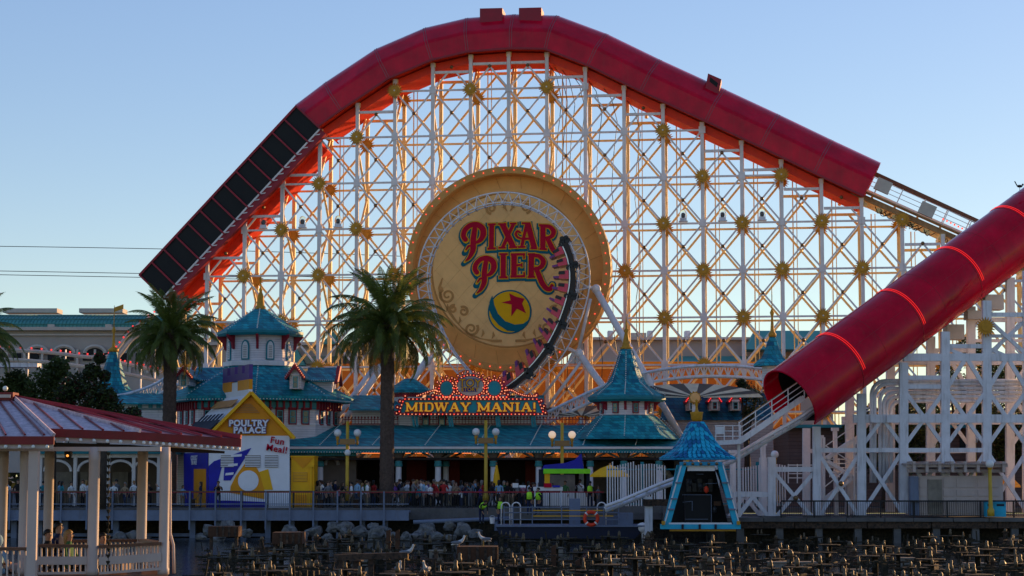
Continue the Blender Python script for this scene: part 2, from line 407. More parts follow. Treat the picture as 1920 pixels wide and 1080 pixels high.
for k in range(-9, 14):
    u0, u1 = k * TS, (k + 1) * TS
    if min(under(u0), under(u1)) < 2: continue
    hm = min(under(u0), under(u1)) - .12; CAP = hm - .3
    if not any(hm - 1.1 < rz(r) < hm - .3 for r in ROWS): CAP = hm - .74
    last = None
    for r in ROWS:
        v = rz(r)
        if v < hm - .3 and v > 1:
            bar('beam', T(u0 + .14, v, 0), T(u1 - .14, v, 0), .14, .18, 'white_steel', tr, TN); rear.bar(T(u0, v, DEP), T(u1, v, DEP), .15, .18, TN); last = v
        for (p, q) in (((u0, v), (u1, v + TR)), ((u0, v + TR), (u1, v))):
            c = clipseg((p[0], max(p[1], 0)), (q[0], max(q[1], 0)), k)
            if c:
                off = .05 if p[1] < q[1] else -.05
                bar('brace', T(*c[0], off), T(*c[1], off), .135, .09, 'white_steel', tr, TN); rear.bar(T(*c[0], DEP + off), T(*c[1], DEP + off), .17, .09, TN)
        vm = v + TR / 2
        if vm < under((u0 + u1) / 2) - .6 and vm > 1: balls.append(((u0 + u1) / 2, vm))
    if last is None or hm - last > 1.1:   # short top beam under the tunnel
        bar('beam', T(u0 + .18, hm - .75, 0), T(u1 - .18, hm - .75, 0), .2, .22, 'white_steel', tr, TN); rear.bar(T(u0, hm - .75, DEP), T(u1, hm - .75, DEP), .2, .22, TN)
for (u, v) in balls:
    ball('joint_boss', T(u, v, -.12), .15, 'bronze', tr)
    rear.ball(T(u, v, DEP - .12), .15, 6, 5)
rear.build('rear_lattice', 'sunlit_cream_steel', tag(link('x', None), kind=None) if False else tr, fix=False)['kind'] = 'stuff'
for k in range(-9, 14):
    for r in ROWS:
        u, v = k * TS, rz(r)
        if under(u) < v + .2 or v < 1.5: continue
        if (k + r) % 2 == 0 and (r != 0):
            pass
        star = {1: (-3, -1, 1), 0: (), }.get(r)
        isstar = (k + r) % 2 == 0 if r < 0 else (star is not None and k in star)
        if r == 0: isstar = k in (-4, 4)
        if r == -1: isstar = k in (-5, 5, 7)
        if isstar:
            o = link('sun_ornament', sun_me, Matrix.Translation(T(u, v, -.3)) @ rotT, tr); link('hub', _h, Matrix.Translation(T(u, v, -.3)) @ rotT, o)
            link('rear_sun_ornament', sun_me, Matrix.Translation(T(u, v, DEP - .3)) @ rotT, tr)
        else:
            bar('joint_plate', T(u, v - .27, -.17), T(u, v + .27, -.17), .52, .06, 'white_steel', tr, TN)
# spotlights in clear domes standing on the third beam row
def spotlight(u, v, lab):
    c = T(u, v, -.05)
    t = thing('moving_spotlight', lab, 'spotlight', c, 'domed spotlights on the trestle')
    MB().box((c.x - .34, c.y - .25, c.z), (c.x + .34, c.y + .25, c.z + .08)).box((c.x - .25, c.y - .2, c.z + .08), (c.x + .25, c.y + .2, c.z + .3)).build('base', 'near_steel', t)
    h = MB(); h.smooth = True; h.lathe((c.x, c.y, c.z + .3), [(.1, 0), (.15, .1), (.16, .3), (.1, .4), (.02, .42)], 12); h.build('lamp_head', 'black_iron', t)
    g = MB(); g.smooth = True; g.lathe((c.x, c.y, c.z + .3), [(.27, 0), (.29, .2), (.27, .42), (.18, .6), (.03, .67)], 14, caps=False); g.build('dome', 'clear_dome', t)
gd = mat('clear_dome', (.9, .9, .9), .05); gd.node_tree.nodes['Principled BSDF'].inputs['Transmission Weight'].default_value = .9; gd.node_tree.nodes['Principled BSDF'].inputs['IOR'].default_value = 1.05
side = {-6.5: 'leftmost of three beside the black louvred tunnel', -5.45: 'middle of three right of the black louvred tunnel', -4.5: 'third from the black louvred tunnel', 4.5: 'first right of the round sign', 5.5: 'middle of three right of the round sign', 6.5: 'rightmost of three right of the round sign'}
for ku, ds in side.items(): spotlight(ku * TS, rz(-2) + .12, 'white domed spotlight on the trestle beam, ' + ds)
# loose cables and ladder wires inside the trestle, right of the crest
cb = thing('cable_run', 'thin dark cables hanging in the trestle right of its crest', 'cables', T(1.3 * TS, 0, 2))
for du, dw in ((1.25, 1.5), (1.4, 1.7), (1.6, 1.5), (1.85, 1.9), (2.3, 1.6), (2.7, 1.8), (3.3, 2.0)):
    h = under(du * TS) - .4; p = [T(du * TS + .25 * math.sin(i * 1.7), h - h * i / 12, dw) for i in range(10)]
    q = MB(); q.ring([T(du * TS - .9, h + .1, dw), T(du * TS - .2, h - .9, dw)] + p[1:], .03, 5); q.build('cable', 'black_iron', cb)
for k in range(-6, 12, 1):
    if under(k * TS) > 12 and (k % 2 or k > 2):
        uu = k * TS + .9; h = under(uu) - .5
        q = MB(); q.ring([T(uu, .2, DEP - .6), T(uu, h, DEP - .6)], .05, 5); q.ring([T(uu + .3, .2, DEP - .6), T(uu + .3, h, DEP - .6)], .035, 5); q.build('conduit', 'sunlit_cream_steel', tr)

# ============================================================ upper red tunnel
W0, W1 = -1.0, 4.7
prof = [(W0, 0), (W0, 1.32), (W0 + .06, 1.5), (W0 + .2, 1.68), (W0 + 1.15, 2.62), (W0 + 1.6, 2.98), (W0 + 2.2, 3.22), (W0 + 2.85, 3.3), (W1 - 2.2, 3.22), (W1 - 1.6, 2.98), (W1 - .2, 1.68), (W1 - .06, 1.5), (W1, 1.32), (W1, 0)]
def PT(i, wd, a):                         # tunnel point: station i, depth, height over the lower edge
    p, nr = path[i]; q = p + nr * a; return T(q.x, q.y, wd)
tun = thing('red_tunnel', 'long glossy red tunnel arching over the crest of the white trestle', 'tunnel', T(0, under(0)))
for i in range(3, len(path) - 1):
    s = MB(); n = len(prof); A = [PT(i, *p) for p in prof]; B = [PT(i + 1, *p) for p in prof]
    s.add(A + B, [(j, j + 1, n + j + 1, n + j) for j in range(n - 1)])
    s.sm = [j not in (0, 3, 9, 12) for j in range(n - 1)]
    inn = [(max(W0 + .12, min(W1 - .12, a)), max(0, c - .12)) for a, c in prof]
    s.smooth = True; s.add([PT(i, *p) for p in inn] + [PT(i + 1, *p) for p in inn], [(j, j + 1, n + j + 1, n + j) for j in range(n - 1)])
    s.smooth = False
    if i == 3 or i == len(path) - 2:      # the wall's thickness shows at the open ends
        ii = i if i == 3 else i + 1
        s.add([PT(ii, *p) for p in prof] + [PT(ii, *p) for p in inn], [(j, j + 1, n + j + 1, n + j) for j in range(n - 1)])
    o = s.build('tunnel_panel', 'red_gloss', tun)
    fl = MB(); fl.hexa([PT(i, W0 + .15, -.02), PT(i + 1, W0 + .15, -.02), PT(i + 1, W1 - .02, -.02), PT(i, W1 - .02, -.02), PT(i, W0 + .15, .1), PT(i + 1, W0 + .15, .1), PT(i + 1, W1 - .02, .1), PT(i, W1 - .02, .1)])
    fl.build('floor_panel', 'red_matte', tun)
    sk = MB(); sk.hexa([PT(i, W0 - .06, -.12), PT(i + 1, W0 - .06, -.12), PT(i + 1, W0 + .14, -.12), PT(i, W0 + .14, -.12), PT(i, W0 - .06, .04), PT(i + 1, W0 - .06, .04), PT(i + 1, W0 + .14, .04), PT(i, W0 + .14, .04)])
    sk.build('lower_flange', 'red_trim', tun)
    if True:                              # box beam under the deck
        kb = MB(); kb.hexa([PT(i, .2, -.75), PT(i + 1, .2, -.75), PT(i + 1, 3.6, -.75), PT(i, 3.6, -.75), PT(i, .2, -.13), PT(i + 1, .2, -.13), PT(i + 1, 3.6, -.13), PT(i, 3.6, -.13)]); kb.build('track_beam', 'red_matte', tun)
mat('seam', (.25, .09, .10), .5)
for i in (4, 5, 6, 7, 8, 9, 10, 11, 12, 13, 14):
    for da in (-.09, .09):
        p, nr = path[i]; t = V((nr.y, -nr.x)); s = MB(); pr = prof[0:8]
        fn = lambda a, c, e: T(*((p + nr * (c + .012) + t * (da + e))), a - .012)
        s.add([fn(a, c, -.02) for a, c in pr if c >= .25 or True] + [fn(a, c, .02) for a, c in pr], [(j, j + 1, len(pr) + j + 1, len(pr) + j) for j in range(len(pr) - 1)])
        s.build('seam_strip', 'seam', tun, fix=False)
# roof hatches
for (px0, px1, py) in ((901, 943, 17), (974, 1016, 16)):
    u0, v0 = tp(px0, py + 1, .4); u1, v1 = tp(px1, py, .4); MB().hexa([T(u0, v0 - 1.3, 0), T(u1, v1 - 1.3, 0), T(u1, v1 - 1.3, 1.9), T(u0, v0 - 1.3, 1.9), T(u0, v0, 0), T(u1, v1, 0), T(u1, v1, 1.9), T(u0, v0, 1.9)]).build('roof_hatch', 'red_rib', tun)
u0, v0 = tp(1322, 149, .4); u1, v1 = tp(1347, 160, .4)
vb = MB().hexa([T(u0, v0 - .9, 0), T(u1, v1 - .9, 0), T(u1, v1 - .9, 1.4), T(u0, v0 - .9, 1.4), T(u0 + .25, v0 + .4, 0), T(u1 + .25, v1 + .4, 0), T(u1 + .25, v1 + .4, 1.4), T(u0 + .25, v0 + .4, 1.4)]).build('roof_vent', 'red_rib', tun)
MB().hexa([T(u0 + .35, v0 - .25, -.02), T(u1 - .1, v1 - .25, -.02), T(u1 - .1, v1 - .25, 0), T(u0 + .35, v0 - .25, 0), T(u0 + .42, v0 + .1, -.02), T(u1 - .03, v1 + .1, -.02), T(u1 - .03, v1 + .1, 0), T(u0 + .42, v0 + .1, 0)]).build('vent_opening', 'black_panel', vb)
# black louvred section on the climbing end
lv = thing('louvred_tunnel', 'black louvred tunnel section with red ribs on the climbing left slope', 'tunnel', T(*path[0][0]))
LQ = [V(tp(260, 514, W0)), V(tp(553.7, 197.5, W0))]; _d = (LQ[1] - LQ[0]).normalized(); LN_ = V((-_d.y, _d.x))
def PL(s, wd, a):                         # s along the first three stations 0..1
    q = LQ[0].lerp(LQ[1], s) + LN_ * (a - 3.19); return T(q.x, q.y, wd)
path_l = (path[3][0] - path[0][0]).length
MB().hexa([PL(0, W0 + .1, .42), PL(1, W0 + .1, .42), PL(1, W0 + .3, .42), PL(0, W0 + .3, .42), PL(0, W0 + .1, 3.05), PL(1, W0 + .1, 3.05), PL(1, W0 + .3, 3.05), PL(0, W0 + .3, 3.05)]).build('louvre_screen', 'black_panel', lv)
MB().hexa([PL(0, W0 + .3, 2.9), PL(1, W0 + .3, 2.9), PL(1, W1, 2.9), PL(0, W1, 2.9), PL(0, W0 + .3, 3.0), PL(1, W0 + .3, 3.0), PL(1, W1, 3.0), PL(0, W1, 3.0)]).build('roof_screen', 'black_panel', lv)
for a in (3.1, ): bar('edge_rail', PL(0, W0 + .1, a), PL(1, W0 + .1, a), .18, .24, 'red_rib', lv, TN)
bar('lower_rail', PL(0, W0 + .12, .12), PL(1, W0 + .12, .12), .34, .2, 'red_trim', lv, TN)
bar('white_rail', PL(0, W0 + .02, .36), PL(1, W0 + .02, .36), .13, .16, 'white_steel', lv, TN)
bar('lower_flange', PL(0, W0 + .3, -.1), PL(1, W0 + .3, -.1), .3, .7, 'red_trim', lv, TN)
MB().hexa([PL(0, W0 + .7, -.12), PL(.96, W0 + .7, -.12), PL(.96, W1, -.12), PL(0, W1, -.12), PL(0, W0 + .7, .02), PL(.96, W0 + .7, .02), PL(.96, W1, .02), PL(0, W1, .02)]).build('floor_panel', 'red_matte', lv)
MB().hexa([PL(0, 1.0, -.75), PL(.95, 1.0, -.75), PL(.95, 3.2, -.75), PL(0, 3.2, -.75), PL(0, 1.0, -.13), PL(.95, 1.0, -.13), PL(.95, 3.2, -.13), PL(0, 3.2, -.13)]).build('track_beam', 'red_matte', lv)
for j in range(14):
    s = j / 13; bar('rib', PL(s, W0 - .02, .2), PL(s, W0 - .02, 3.12), .13, .16, 'red_rib', lv, TN)
    bar('rear_rib', PL(s, W1, .0), PL(s, W1, 3.0), .13, .16, 'red_rib', lv, TN)
for j in range(26): MB().bar(PL(j / 26, W0, .36), PL((j + .55) / 26, W0, .05), .07, .07, TN).build('track_strut', 'white_steel', lv)

# ============================================================ descending open track right of the tunnel
dt = thing('lift_track', 'open white coaster track with walkway running down from the upper red tunnel', 'track', T(*path[-1][0]))
e0 = path[-1][0]; dv = V((math.cos(R(-25.5)), math.sin(R(-25.5)))); dn = V((-dv.y, dv.x))
def PD(s, wd, a): q = e0 + dv * s + dn * a; return T(q.x, q.y, wd)
Ld = 15; mat('track_tan', (.44, .29, .16), .7, var=.3, scale=2, grime=.3)
bar('main_beam', PD(-1, .6, .1), PD(Ld, .6, .1), .4, .4, 'track_tan', dt, TN); bar('main_beam', PD(-1, 3.0, .1), PD(Ld, 3.0, .1), .55, .4, 'sunlit_cream_steel', dt, TN)
bar('rail', PD(-1, .8, .75), PD(Ld, .8, .75), .14, .14, 'white_steel', dt, TN); bar('rail', PD(-1, 2.2, .75), PD(Ld, 2.2, .75), .14, .14, 'white_steel', dt, TN)
bar('walkway', PD(-1, .0, .45), PD(Ld, .0, .45), .08, 1.0, 'track_tan', dt, TN)
for a in (1.0, 1.35, 1.7): bar('handrail', PD(-.5, -.4, a), PD(Ld, -.4, a), .045, .045, 'white_steel', dt, TN)
bar('canopy_strip', PD(0, 3.6, 2.6), PD(Ld, 3.6, 2.35), .3, .6, 'wood_rail', dt, TN)
for j in range(9):
    s = j * 1.9 + .6; bar('handrail_post', PD(s, -.4, .4), PD(s, -.4, 1.75), .06, .06, 'white_steel', dt, TN); bar('frame_post', PD(s, 3.5, .4), PD(s, 3.5, 2.5), .08, .08, 'white_steel', dt, TN)
    bar('cross_tie', PD(s, .6, .35), PD(s, 3.2, .35), .16, .2, 'sunlit_cream_steel', dt, TZ)
for s, a in ((.4, 1.5), (4.2, 1.2), (10, 1.2)): MB().hexa([PD(s, -.6, a - .6), PD(s + 1.2, -.6, a - .6), PD(s + 1.2, -.2, a - .6), PD(s, -.2, a - .6), PD(s, -.6, a + .35), PD(s + 1.2, -.6, a + .35), PD(s + 1.2, -.2, a + .35), PD(s, -.2, a + .35)]).build('control_box', 'beige_light', dt)
for j in range(26): ball('bulb', PD(6.2 + j * .32, -.15, .95 - j * .012), .075, 'bulb_red', dt)
random.seed(3)
for j in range(26):
    s0 = random.uniform(.3, 12); q = MB(); q.ring([PD(s0 + i * .12, .3 + random.uniform(-.1, .1), -.2 - .55 * math.sin(math.pi * i / 8) * random.uniform(.5, 1)) for i in range(9)], .035, 5); q.build('hanging_cable', 'black_iron', dt)
for j in range(10): MB().hexa([PD(x, w_, a) for a in (-.55, -.2) for x, w_ in ((j * 1.3, .3), (j * 1.3 + .5, .3), (j * 1.3 + .5, .7), (j * 1.3, .7))]).build('bracket', 'sunlit_cream_steel', dt)
# ============================================================ round sign dish
DW = -5.0                                 # its front stands this far before the trestle
cu_, cv_ = tp(951, 503, DW)
def DP(x, y, d=0.0): return T(cu_ + x, cv_ + y, DW + d)
MPD = mpp(150)
dish = thing('round_dish_sign', 'huge round tan dish sign with red and teal lettering hung on the trestle', 'sign', DP(0, -7.9))
def ringlathe(prof, n=96):
    s = MB(); s.smooth = True; k = len(prof)
    for r, d in prof:
        for j in range(n): g = 2 * math.pi * j / n; s.v.append(DP(r * math.cos(g), r * math.sin(g), d))
    for i in range(k - 1):
        for j in range(n): s.f.append([i * n + j, i * n + (j + 1) % n, (i + 1) * n + (j + 1) % n, (i + 1) * n + j]); s.mi.append(0); s.sm.append(True)
    return s
ringlathe([(7.87, 2.6), (7.87, .03), (7.84, 0)], 120).build('rim_side', 'tan_rim', dish, fix=False)
ringlathe([(7.84, 0), (7.36, 0)], 120).build('rim_face', 'tan_rim', dish, fix=False)
ringlathe([(7.36, 0), (7.34, .02), (7.34, 1.25)], 120).build('rim_inner_wall', 'tan_dark', dish, fix=False)
ringlathe([(7.34, 1.25), (6.9, 1.2), (6.25, .95), (6.1, .84), (5.98, .84)], 120).build('outer_face', 'tan_dark', dish, fix=False)
ringlathe([(6.04, .83), (6.0, .79), (5.93, .79), (5.9, .86)], 120).build('moulding', 'tan_scroll', dish, fix=False)
ringlathe([(5.98, .90), (.01, .90)], 96).build('backing', 'tan_dark', dish, fix=False)
ringlathe([(7.8, 2.6), (.01, 2.6)], 48).build('back_plate', 'tan_rim', dish, fix=False)
def clip_circle(poly, r):
    n = 72
    for j in range(n):
        g = 2 * math.pi * j / n; nx, ny = math.cos(g), math.sin(g); o = []
        for i in range(len(poly)):
            a, b_ = poly[i], poly[(i + 1) % len(poly)]; da, db = a[0] * nx + a[1] * ny - r, b_[0] * nx + b_[1] * ny - r
            if da <= 0: o.append(a)
            if (da < 0) != (db < 0) and abs(da - db) > 1e-9: t = da / (da - db); o.append((a[0] + (b_[0] - a[0]) * t, a[1] + (b_[1] - a[1]) * t))
        poly = o
        if len(poly) < 3: return None
    return poly
g = 1.42; ca, sa = math.cos(R(42)), math.sin(R(42))
for i in range(-6, 6):
    for j in range(-6, 6):
        e = .006; q = []
        for a, b_ in ((i * g + e, j * g + e), ((i + 1) * g - e, j * g + e), ((i + 1) * g - e, (j + 1) * g - e), (i * g + e, (j + 1) * g - e)): q.append(((a - b_) * sa * 1.0, (a + b_) * ca))
        q = clip_circle(q, 5.9)
        if q and len(q) > 2: MB().prism(q, lambda x, y, d: DP(x, y, d), .85 + .002 * ((i * 7 + j * 3) % 3), .89).build('panel', 'tan', dish)
# panel joints on the sloping outer face: radial strips
for j in range(24):
    a = R(j * 15 + 6); s = MB(); s.bar(DP(6.3 * math.cos(a), 6.3 * math.sin(a), .955), DP(7.28 * math.cos(a + .04), 7.28 * math.sin(a + .04), 1.225), .022, .02, TN); s.build('joint_strip', 'tan_scroll', dish)
for j in range(60):
    a = R(j * 6 + 2); ball('rim_bulb', DP(7.6 * math.cos(a), 7.6 * math.sin(a), -.05), .05, 'bulb_red', dish)
# scroll work in low relief
def ribbon(pts, ws, d0, d1, nm, m, parent, fn):
    L, Rr = [], []
    for i, p in enumerate(pts):
        a = pts[max(0, i - 1)]; c = pts[min(len(pts) - 1, i + 1)]; t = V((c[0] - a[0], c[1] - a[1]));
        if t.length < 1e-6: continue
        t.normalize(); w_ = ws[i] if isinstance(ws, list) else ws
        L.append((p[0] - t.y * w_ / 2, p[1] + t.x * w_ / 2)); Rr.append((p[0] + t.y * w_ / 2, p[1] - t.x * w_ / 2))
    s = MB(); n = len(L)
    for i in range(n - 1): s.prism([L[i], L[i + 1], Rr[i + 1], Rr[i]], fn, d0, d1)
    return s if nm is None else s.build(nm, m, parent)
def spiral(c, r0, r1, a0, turns, n=26): return [(c[0] + (r0 + (r1 - r0) * i / n) * math.cos(a0 + turns * 6.283 * i / n), c[1] + (r0 + (r1 - r0) * i / n) * math.sin(a0 + turns * 6.283 * i / n)) for i in range(n + 1)]
def scroll(pts, ws):
    ribbon(pts, ws, .815, .846, 'scroll', 'tan_scroll', dish, DP)
for sx in (-1, 1):
    mir = lambda P: [(sx * x, y) for x, y in P]
    tw = lambda n, a, b_: [a + (b_ - a) * i / n for i in range(n + 1)]
    for c, r0, a0, tn in (((2.9, -4.55), .55, 2.6, 1.55), ((4.75, -1.95), .6, .4, -1.5), ((3.5, -3.2), .38, 1.0, 1.3), ((4.3, -3.0), .3, 2.0, -1.3)):
        sp = spiral(c, r0, .1, a0, tn); scroll(mir(sp), tw(len(sp) - 1, .2, .12))
    stem = [(5.15, -.6), (5.4, -1.4), (5.2, -2.2), (4.7, -3.1), (4.2, -3.8), (3.6, -4.5), (3.0, -5.0), (2.2, -5.3), (1.2, -5.5), (.3, -5.5)]
    fine = []
    for i in range(len(stem) - 1):
        for k in range(4): t = k / 4; fine.append((stem[i][0] * (1 - t) + stem[i + 1][0] * t, stem[i][1] * (1 - t) + stem[i + 1][1] * t))
    scroll(mir(fine), [.06 + .14 * abs(math.sin(i * .33)) for i in range(len(fine))])
    for c in ((5.3, -1.85), (4.85, -3.2), (3.9, -4.2), (2.1, -5.2), (1.3, -5.35)): scroll(mir([(c[0], c[1]), (c[0] - .15, c[1] + .3), (c[0] - .1, c[1] + .6)]), [.02, .2, .02])
    sp = spiral((1.35, 4.75), .42, .1, -1.5, 1.4); scroll(mir(sp), tw(len(sp) - 1, .2, .12)); scroll(mir([(.1, 4.5), (.35, 4.85), (.2, 5.2)]), [.03, .26, .03]); scroll(mir([(.1, 5.3), (.6, 5.5), (1.1, 5.3), (1.6, 5.25)]), [.1, .14, .14, .08])
# lettering: each letter three stacked plates (teal, yellow, red)
LS = MPD / 4.318
def zp(x, y): return ((840 + x / 4.318 - 951) * MPD, (503 - (390 + y / 4.318)) * MPD)
def smooth(pts, ws, k=4):
    P, W_ = [], []
    n = len(pts)
    for i in range(n - 1):
        p0, p1, p2, p3 = pts[max(0, i - 1)], pts[i], pts[i + 1], pts[min(n - 1, i + 2)]
        for j in range(k):
            t = j / k; h = [(-t + 2 * t * t - t ** 3) / 2, (2 - 5 * t * t + 3 * t ** 3) / 2, (t + 4 * t * t - 3 * t ** 3) / 2, (t ** 3 - t * t) / 2]
            P.append(tuple(h[0] * p0[c] + h[1] * p1[c] + h[2] * p2[c] + h[3] * p3[c] for c in (0, 1))); W_.append(ws[i] + (ws[i + 1] - ws[i]) * t)
    return P + [pts[-1]], W_ + [ws[-1]]
def stroke_letter(nm, strokes, parent, tf, sc, layers, fn):
    """strokes: (points, widths, smooth?); layers: (material, growth, depth, dx, dy)"""
    for (m, gr, dp, dx, dy) in layers:
        s = MB()
        for si, st in enumerate(strokes):
            pts, ws = st[0], st[1]
            ws = ws if isinstance(ws, (list, tuple)) else [ws] * len(pts)
            if len(pts) > 2: pts, ws = smooth(list(pts), list(ws))
            P = [tf(*p) for p in pts]; W_ = [max(.01, w_ * sc + 2 * gr) for w_ in ws]
            a = V(P[0]) - V(P[1]); b_ = V(P[-1]) - V(P[-2])          # grow the ends too
            if gr and a.length and b_.length: P[0] = tuple(V(P[0]) + a.normalized() * gr); P[-1] = tuple(V(P[-1]) + b_.normalized() * gr)
            P = [(x + dx, y + dy) for x, y in P]
            r = ribbon(P, W_, dp - .0025 * si, dp + .05, None, None, None, fn)
            k = len(s.v); s.v += r.v; s.f += [[k + i for i in f] for f in r.f]; s.mi += r.mi; s.sm += r.sm
            for e in ((P[0], W_[0]), (P[-1], W_[-1])):
                if len(pts) > 3 and e[1] > .12: s.prism(arc(e[0], e[1] * .5, 0, 330, 11), fn, dp - .0025 * si - .001, dp + .05)
        s.build(nm if m in ('letter_red', 'letter_bulb') else nm + ('_outline' if m == 'letter_yellow' else '_backing'), m, parent)
P1 = [([(200, 150), (188, 240), (186, 320), (160, 380), (122, 418)], [40, 46, 46, 30, 6]), ([(122, 236), (106, 205), (118, 160), (160, 122), (215, 115), (262, 145), (270, 200), (244, 246), (206, 266)], [42, 40, 40, 40, 44, 50, 48, 36, 18]), ([(126, 325), (150, 292), (175, 290)], [10, 18, 14])]
def shift(st, dx, dy, s=1.0): return [([(195 + (x - 195) * s + dx, 265 + (y - 265) * s + dy) for x, y in p], [w_ * s for w_ in ws] if isinstance(ws, list) else ws * s) for p, ws in st]
LET = {'letter_p': P1, 'letter_p.b': shift(P1, 92, 272, .95),
 'letter_i': [([(341, 112), (338, 318)], 40), ([(310, 116), (374, 114)], 16), ([(306, 316), (374, 314)], 18)],
 'letter_x': [([(428, 112), (520, 308)], 46), ([(522, 112), (430, 308)], 28), ([(394, 114), (462, 114)], 14), ([(492, 112), (546, 112)], 14), ([(396, 310), (456, 310)], 16), ([(484, 308), (552, 306)], 16)],
 'letter_a': [([(632, 112), (588, 305)], 26), ([(638, 112), (692, 316)], 46), ([(592, 238), (668, 238)], 20), ([(592, 238), (556, 226), (540, 198), (556, 174), (578, 188)], [16, 18, 20, 18, 14]), ([(590, 110), (660, 112)], 16), ([(558, 306), (620, 306)], 16), ([(660, 318), (716, 320)], 16)],
 'letter_r': [([(764, 126), (762, 326)], 44), ([(766, 136), (818, 142), (850, 178), (840, 216), (806, 234), (782, 234)], [28, 32, 40, 36, 26, 20]), ([(800, 236), (830, 300), (858, 345), (892, 352), (906, 330)], [34, 42, 40, 34, 26]), ([(732, 128), (790, 130)], 16), ([(734, 324), (796, 328)], 16)],
 'letter_i.b': [([(437, 360), (436, 556)], 42), ([(404, 362), (472, 362)], 16), ([(402, 554), (472, 554)], 18)],
 'letter_e': [([(526, 360), (524, 556)], 46), ([(498, 366), (616, 366)], 20), ([(606, 362), (608, 402)], 14), ([(530, 456), (592, 454)], 18), ([(590, 436), (590, 474)], 10), ([(496, 548), (616, 546)], 20), ([(608, 512), (610, 550)], 14)],
 'letter_r.b': [([(668, 364), (666, 558)], 46), ([(676, 376), (732, 384), (766, 424), (752, 466), (716, 486), (688, 484)], [28, 34, 42, 38, 28, 20]), ([(708, 486), (732, 545), (755, 602), (790, 648), (822, 654), (836, 628)], [36, 44, 44, 40, 36, 30]), ([(638, 366), (700, 366)], 16), ([(636, 554), (700, 554)], 16)]}
for nm, st in LET.items():
    stroke_letter(nm.split('.')[0], st, dish, zp, LS, (('letter_teal', .17, .80, -.03, -.09), ('letter_yellow', .065, .76, 0, 0), ('letter_red', 0, .72, 0, 0)), DP)
def zpoly(P): return [zp(*p) for p in P]
bc = zp(488, 837); br_ = 180 * LS
emb = MB().prism(arc(bc, br_, 0, 355, 71), DP, .80, .86).build('ball_emblem', 'letter_teal', dish)
MB().prism(arc(bc, br_ * .93, 0, 355, 71), DP, .785, .80).build('yellow_disc', 'letter_yellow', emb)
MB().prism(zpoly([(345, 700), (355, 740), (362, 780), (392, 850), (450, 912), (530, 942), (600, 936), (648, 902), (630, 945), (590, 978), (545, 1000), (470, 992), (400, 945), (348, 885), (320, 820), (322, 755)]), DP, .77, .785).build('teal_band', 'letter_teal', emb)
MB().prism(zpoly([(485, 685), (545, 715), (610, 730), (592, 770), (622, 850), (548, 812), (502, 875), (505, 778), (420, 760), (497, 742)]), DP, .755, .77).build('red_star', 'letter_red', emb)

# ============================================================ vertical loop
LW = -7.6; lu, lvv = tp(943.5, 522, LW); mpl = mpp(147.4)
def grow(a):                              # the loop opens out towards its foot
    t = math.degrees(a); t = -15 - t if t < -15 else t - 195 if t > 195 else 0
    return 1 + 1.02e-4 * t * t
def LP(r, a, d=0.0):
    r = 5.65 * grow(a) + (r - 5.65)
    return T(lu + r * math.cos(a), lvv + r * math.sin(a), LW + d)
loop = thing('coaster_loop', 'white lattice truss loop of coaster track standing before the round sign', 'coaster loop', LP(6.5, R(-90)))
RO, RI = 6.52, 5.68; A0, A1 = R(-96), R(276); N = 104
ang = [A0 + (A1 - A0) * i / N for i in range(N + 1)]
for r, d, rr in ((RO, 0, .06), (RI, -.55, .05), (RI, .55, .05)):
    s = MB(); s.smooth = True; s.ring([LP(r, a, d) for a in ang], rr, 8); s.build('chord', 'white_steel', loop)
for i in range(0, N, 2):
    a, b_, c = ang[i], ang[i + 1], ang[i + 2]
    for d in (-.55, .55):
        bar('strut', LP(RI, a, d), LP(RO, b_, 0), .042, .042, 'white_steel', loop, TN); bar('strut', LP(RO, b_, 0), LP(RI, c, d), .042, .042, 'white_steel', loop, TN)
    bar('cross_tie', LP(RI - .05, a, -.62), LP(RI - .05, a, .62), .1, .12, 'near_steel', loop, TZ)
s = MB(); s.smooth = True; s.ring([LP(RI - .12, a, -.1) for a in ang], .035, 6); s.build('power_rail', 'near_steel', loop)
def tubepx(name, a, b_, r, wd, parent, m='white_steel', extend=None):
    ua, ub = V(tp(*a, wd)), V(tp(*b_, wd))
    if extend is not None: ub = ua + (ub - ua) * ((ua.y - extend) / (ua.y - ub.y))
    s = MB(); s.smooth = True; s.ring([T(ua.x, ua.y, wd), T(ub.x, ub.y, wd)], r, 10); return s.build(name, m, parent)
for a, b_, r in (((1116, 541), (1178, 648), .26), ((1084, 661), (1140, 737), .26), ((800, 676), (752, 745), .26), ((716, 688), (672, 752), .26), ((704, 686), (655, 752), .2)):
    tubepx('support_tube', a, b_, r, LW + 1.0, loop, extend=0.0)
for a, b_, r in (((1107, 560), (1085, 655), .13), ((1093, 538), (1120, 541), .14), ((1062, 652), (1088, 664), .14), ((800, 676), (822, 662), .14), ((1094, 672), (1025, 765), .12), ((1075, 668), (1018, 742), .1)): tubepx('brace_tube', a, b_, r, LW + 1.0, loop)
for px, py in ((1118, 542), (1086, 663), (801, 677), (714, 690)): c = T(*tp(px, py, LW + 1), LW + 1); MB().ball(c, .36, 10, 7).build('joint_casting', 'white_steel', loop)

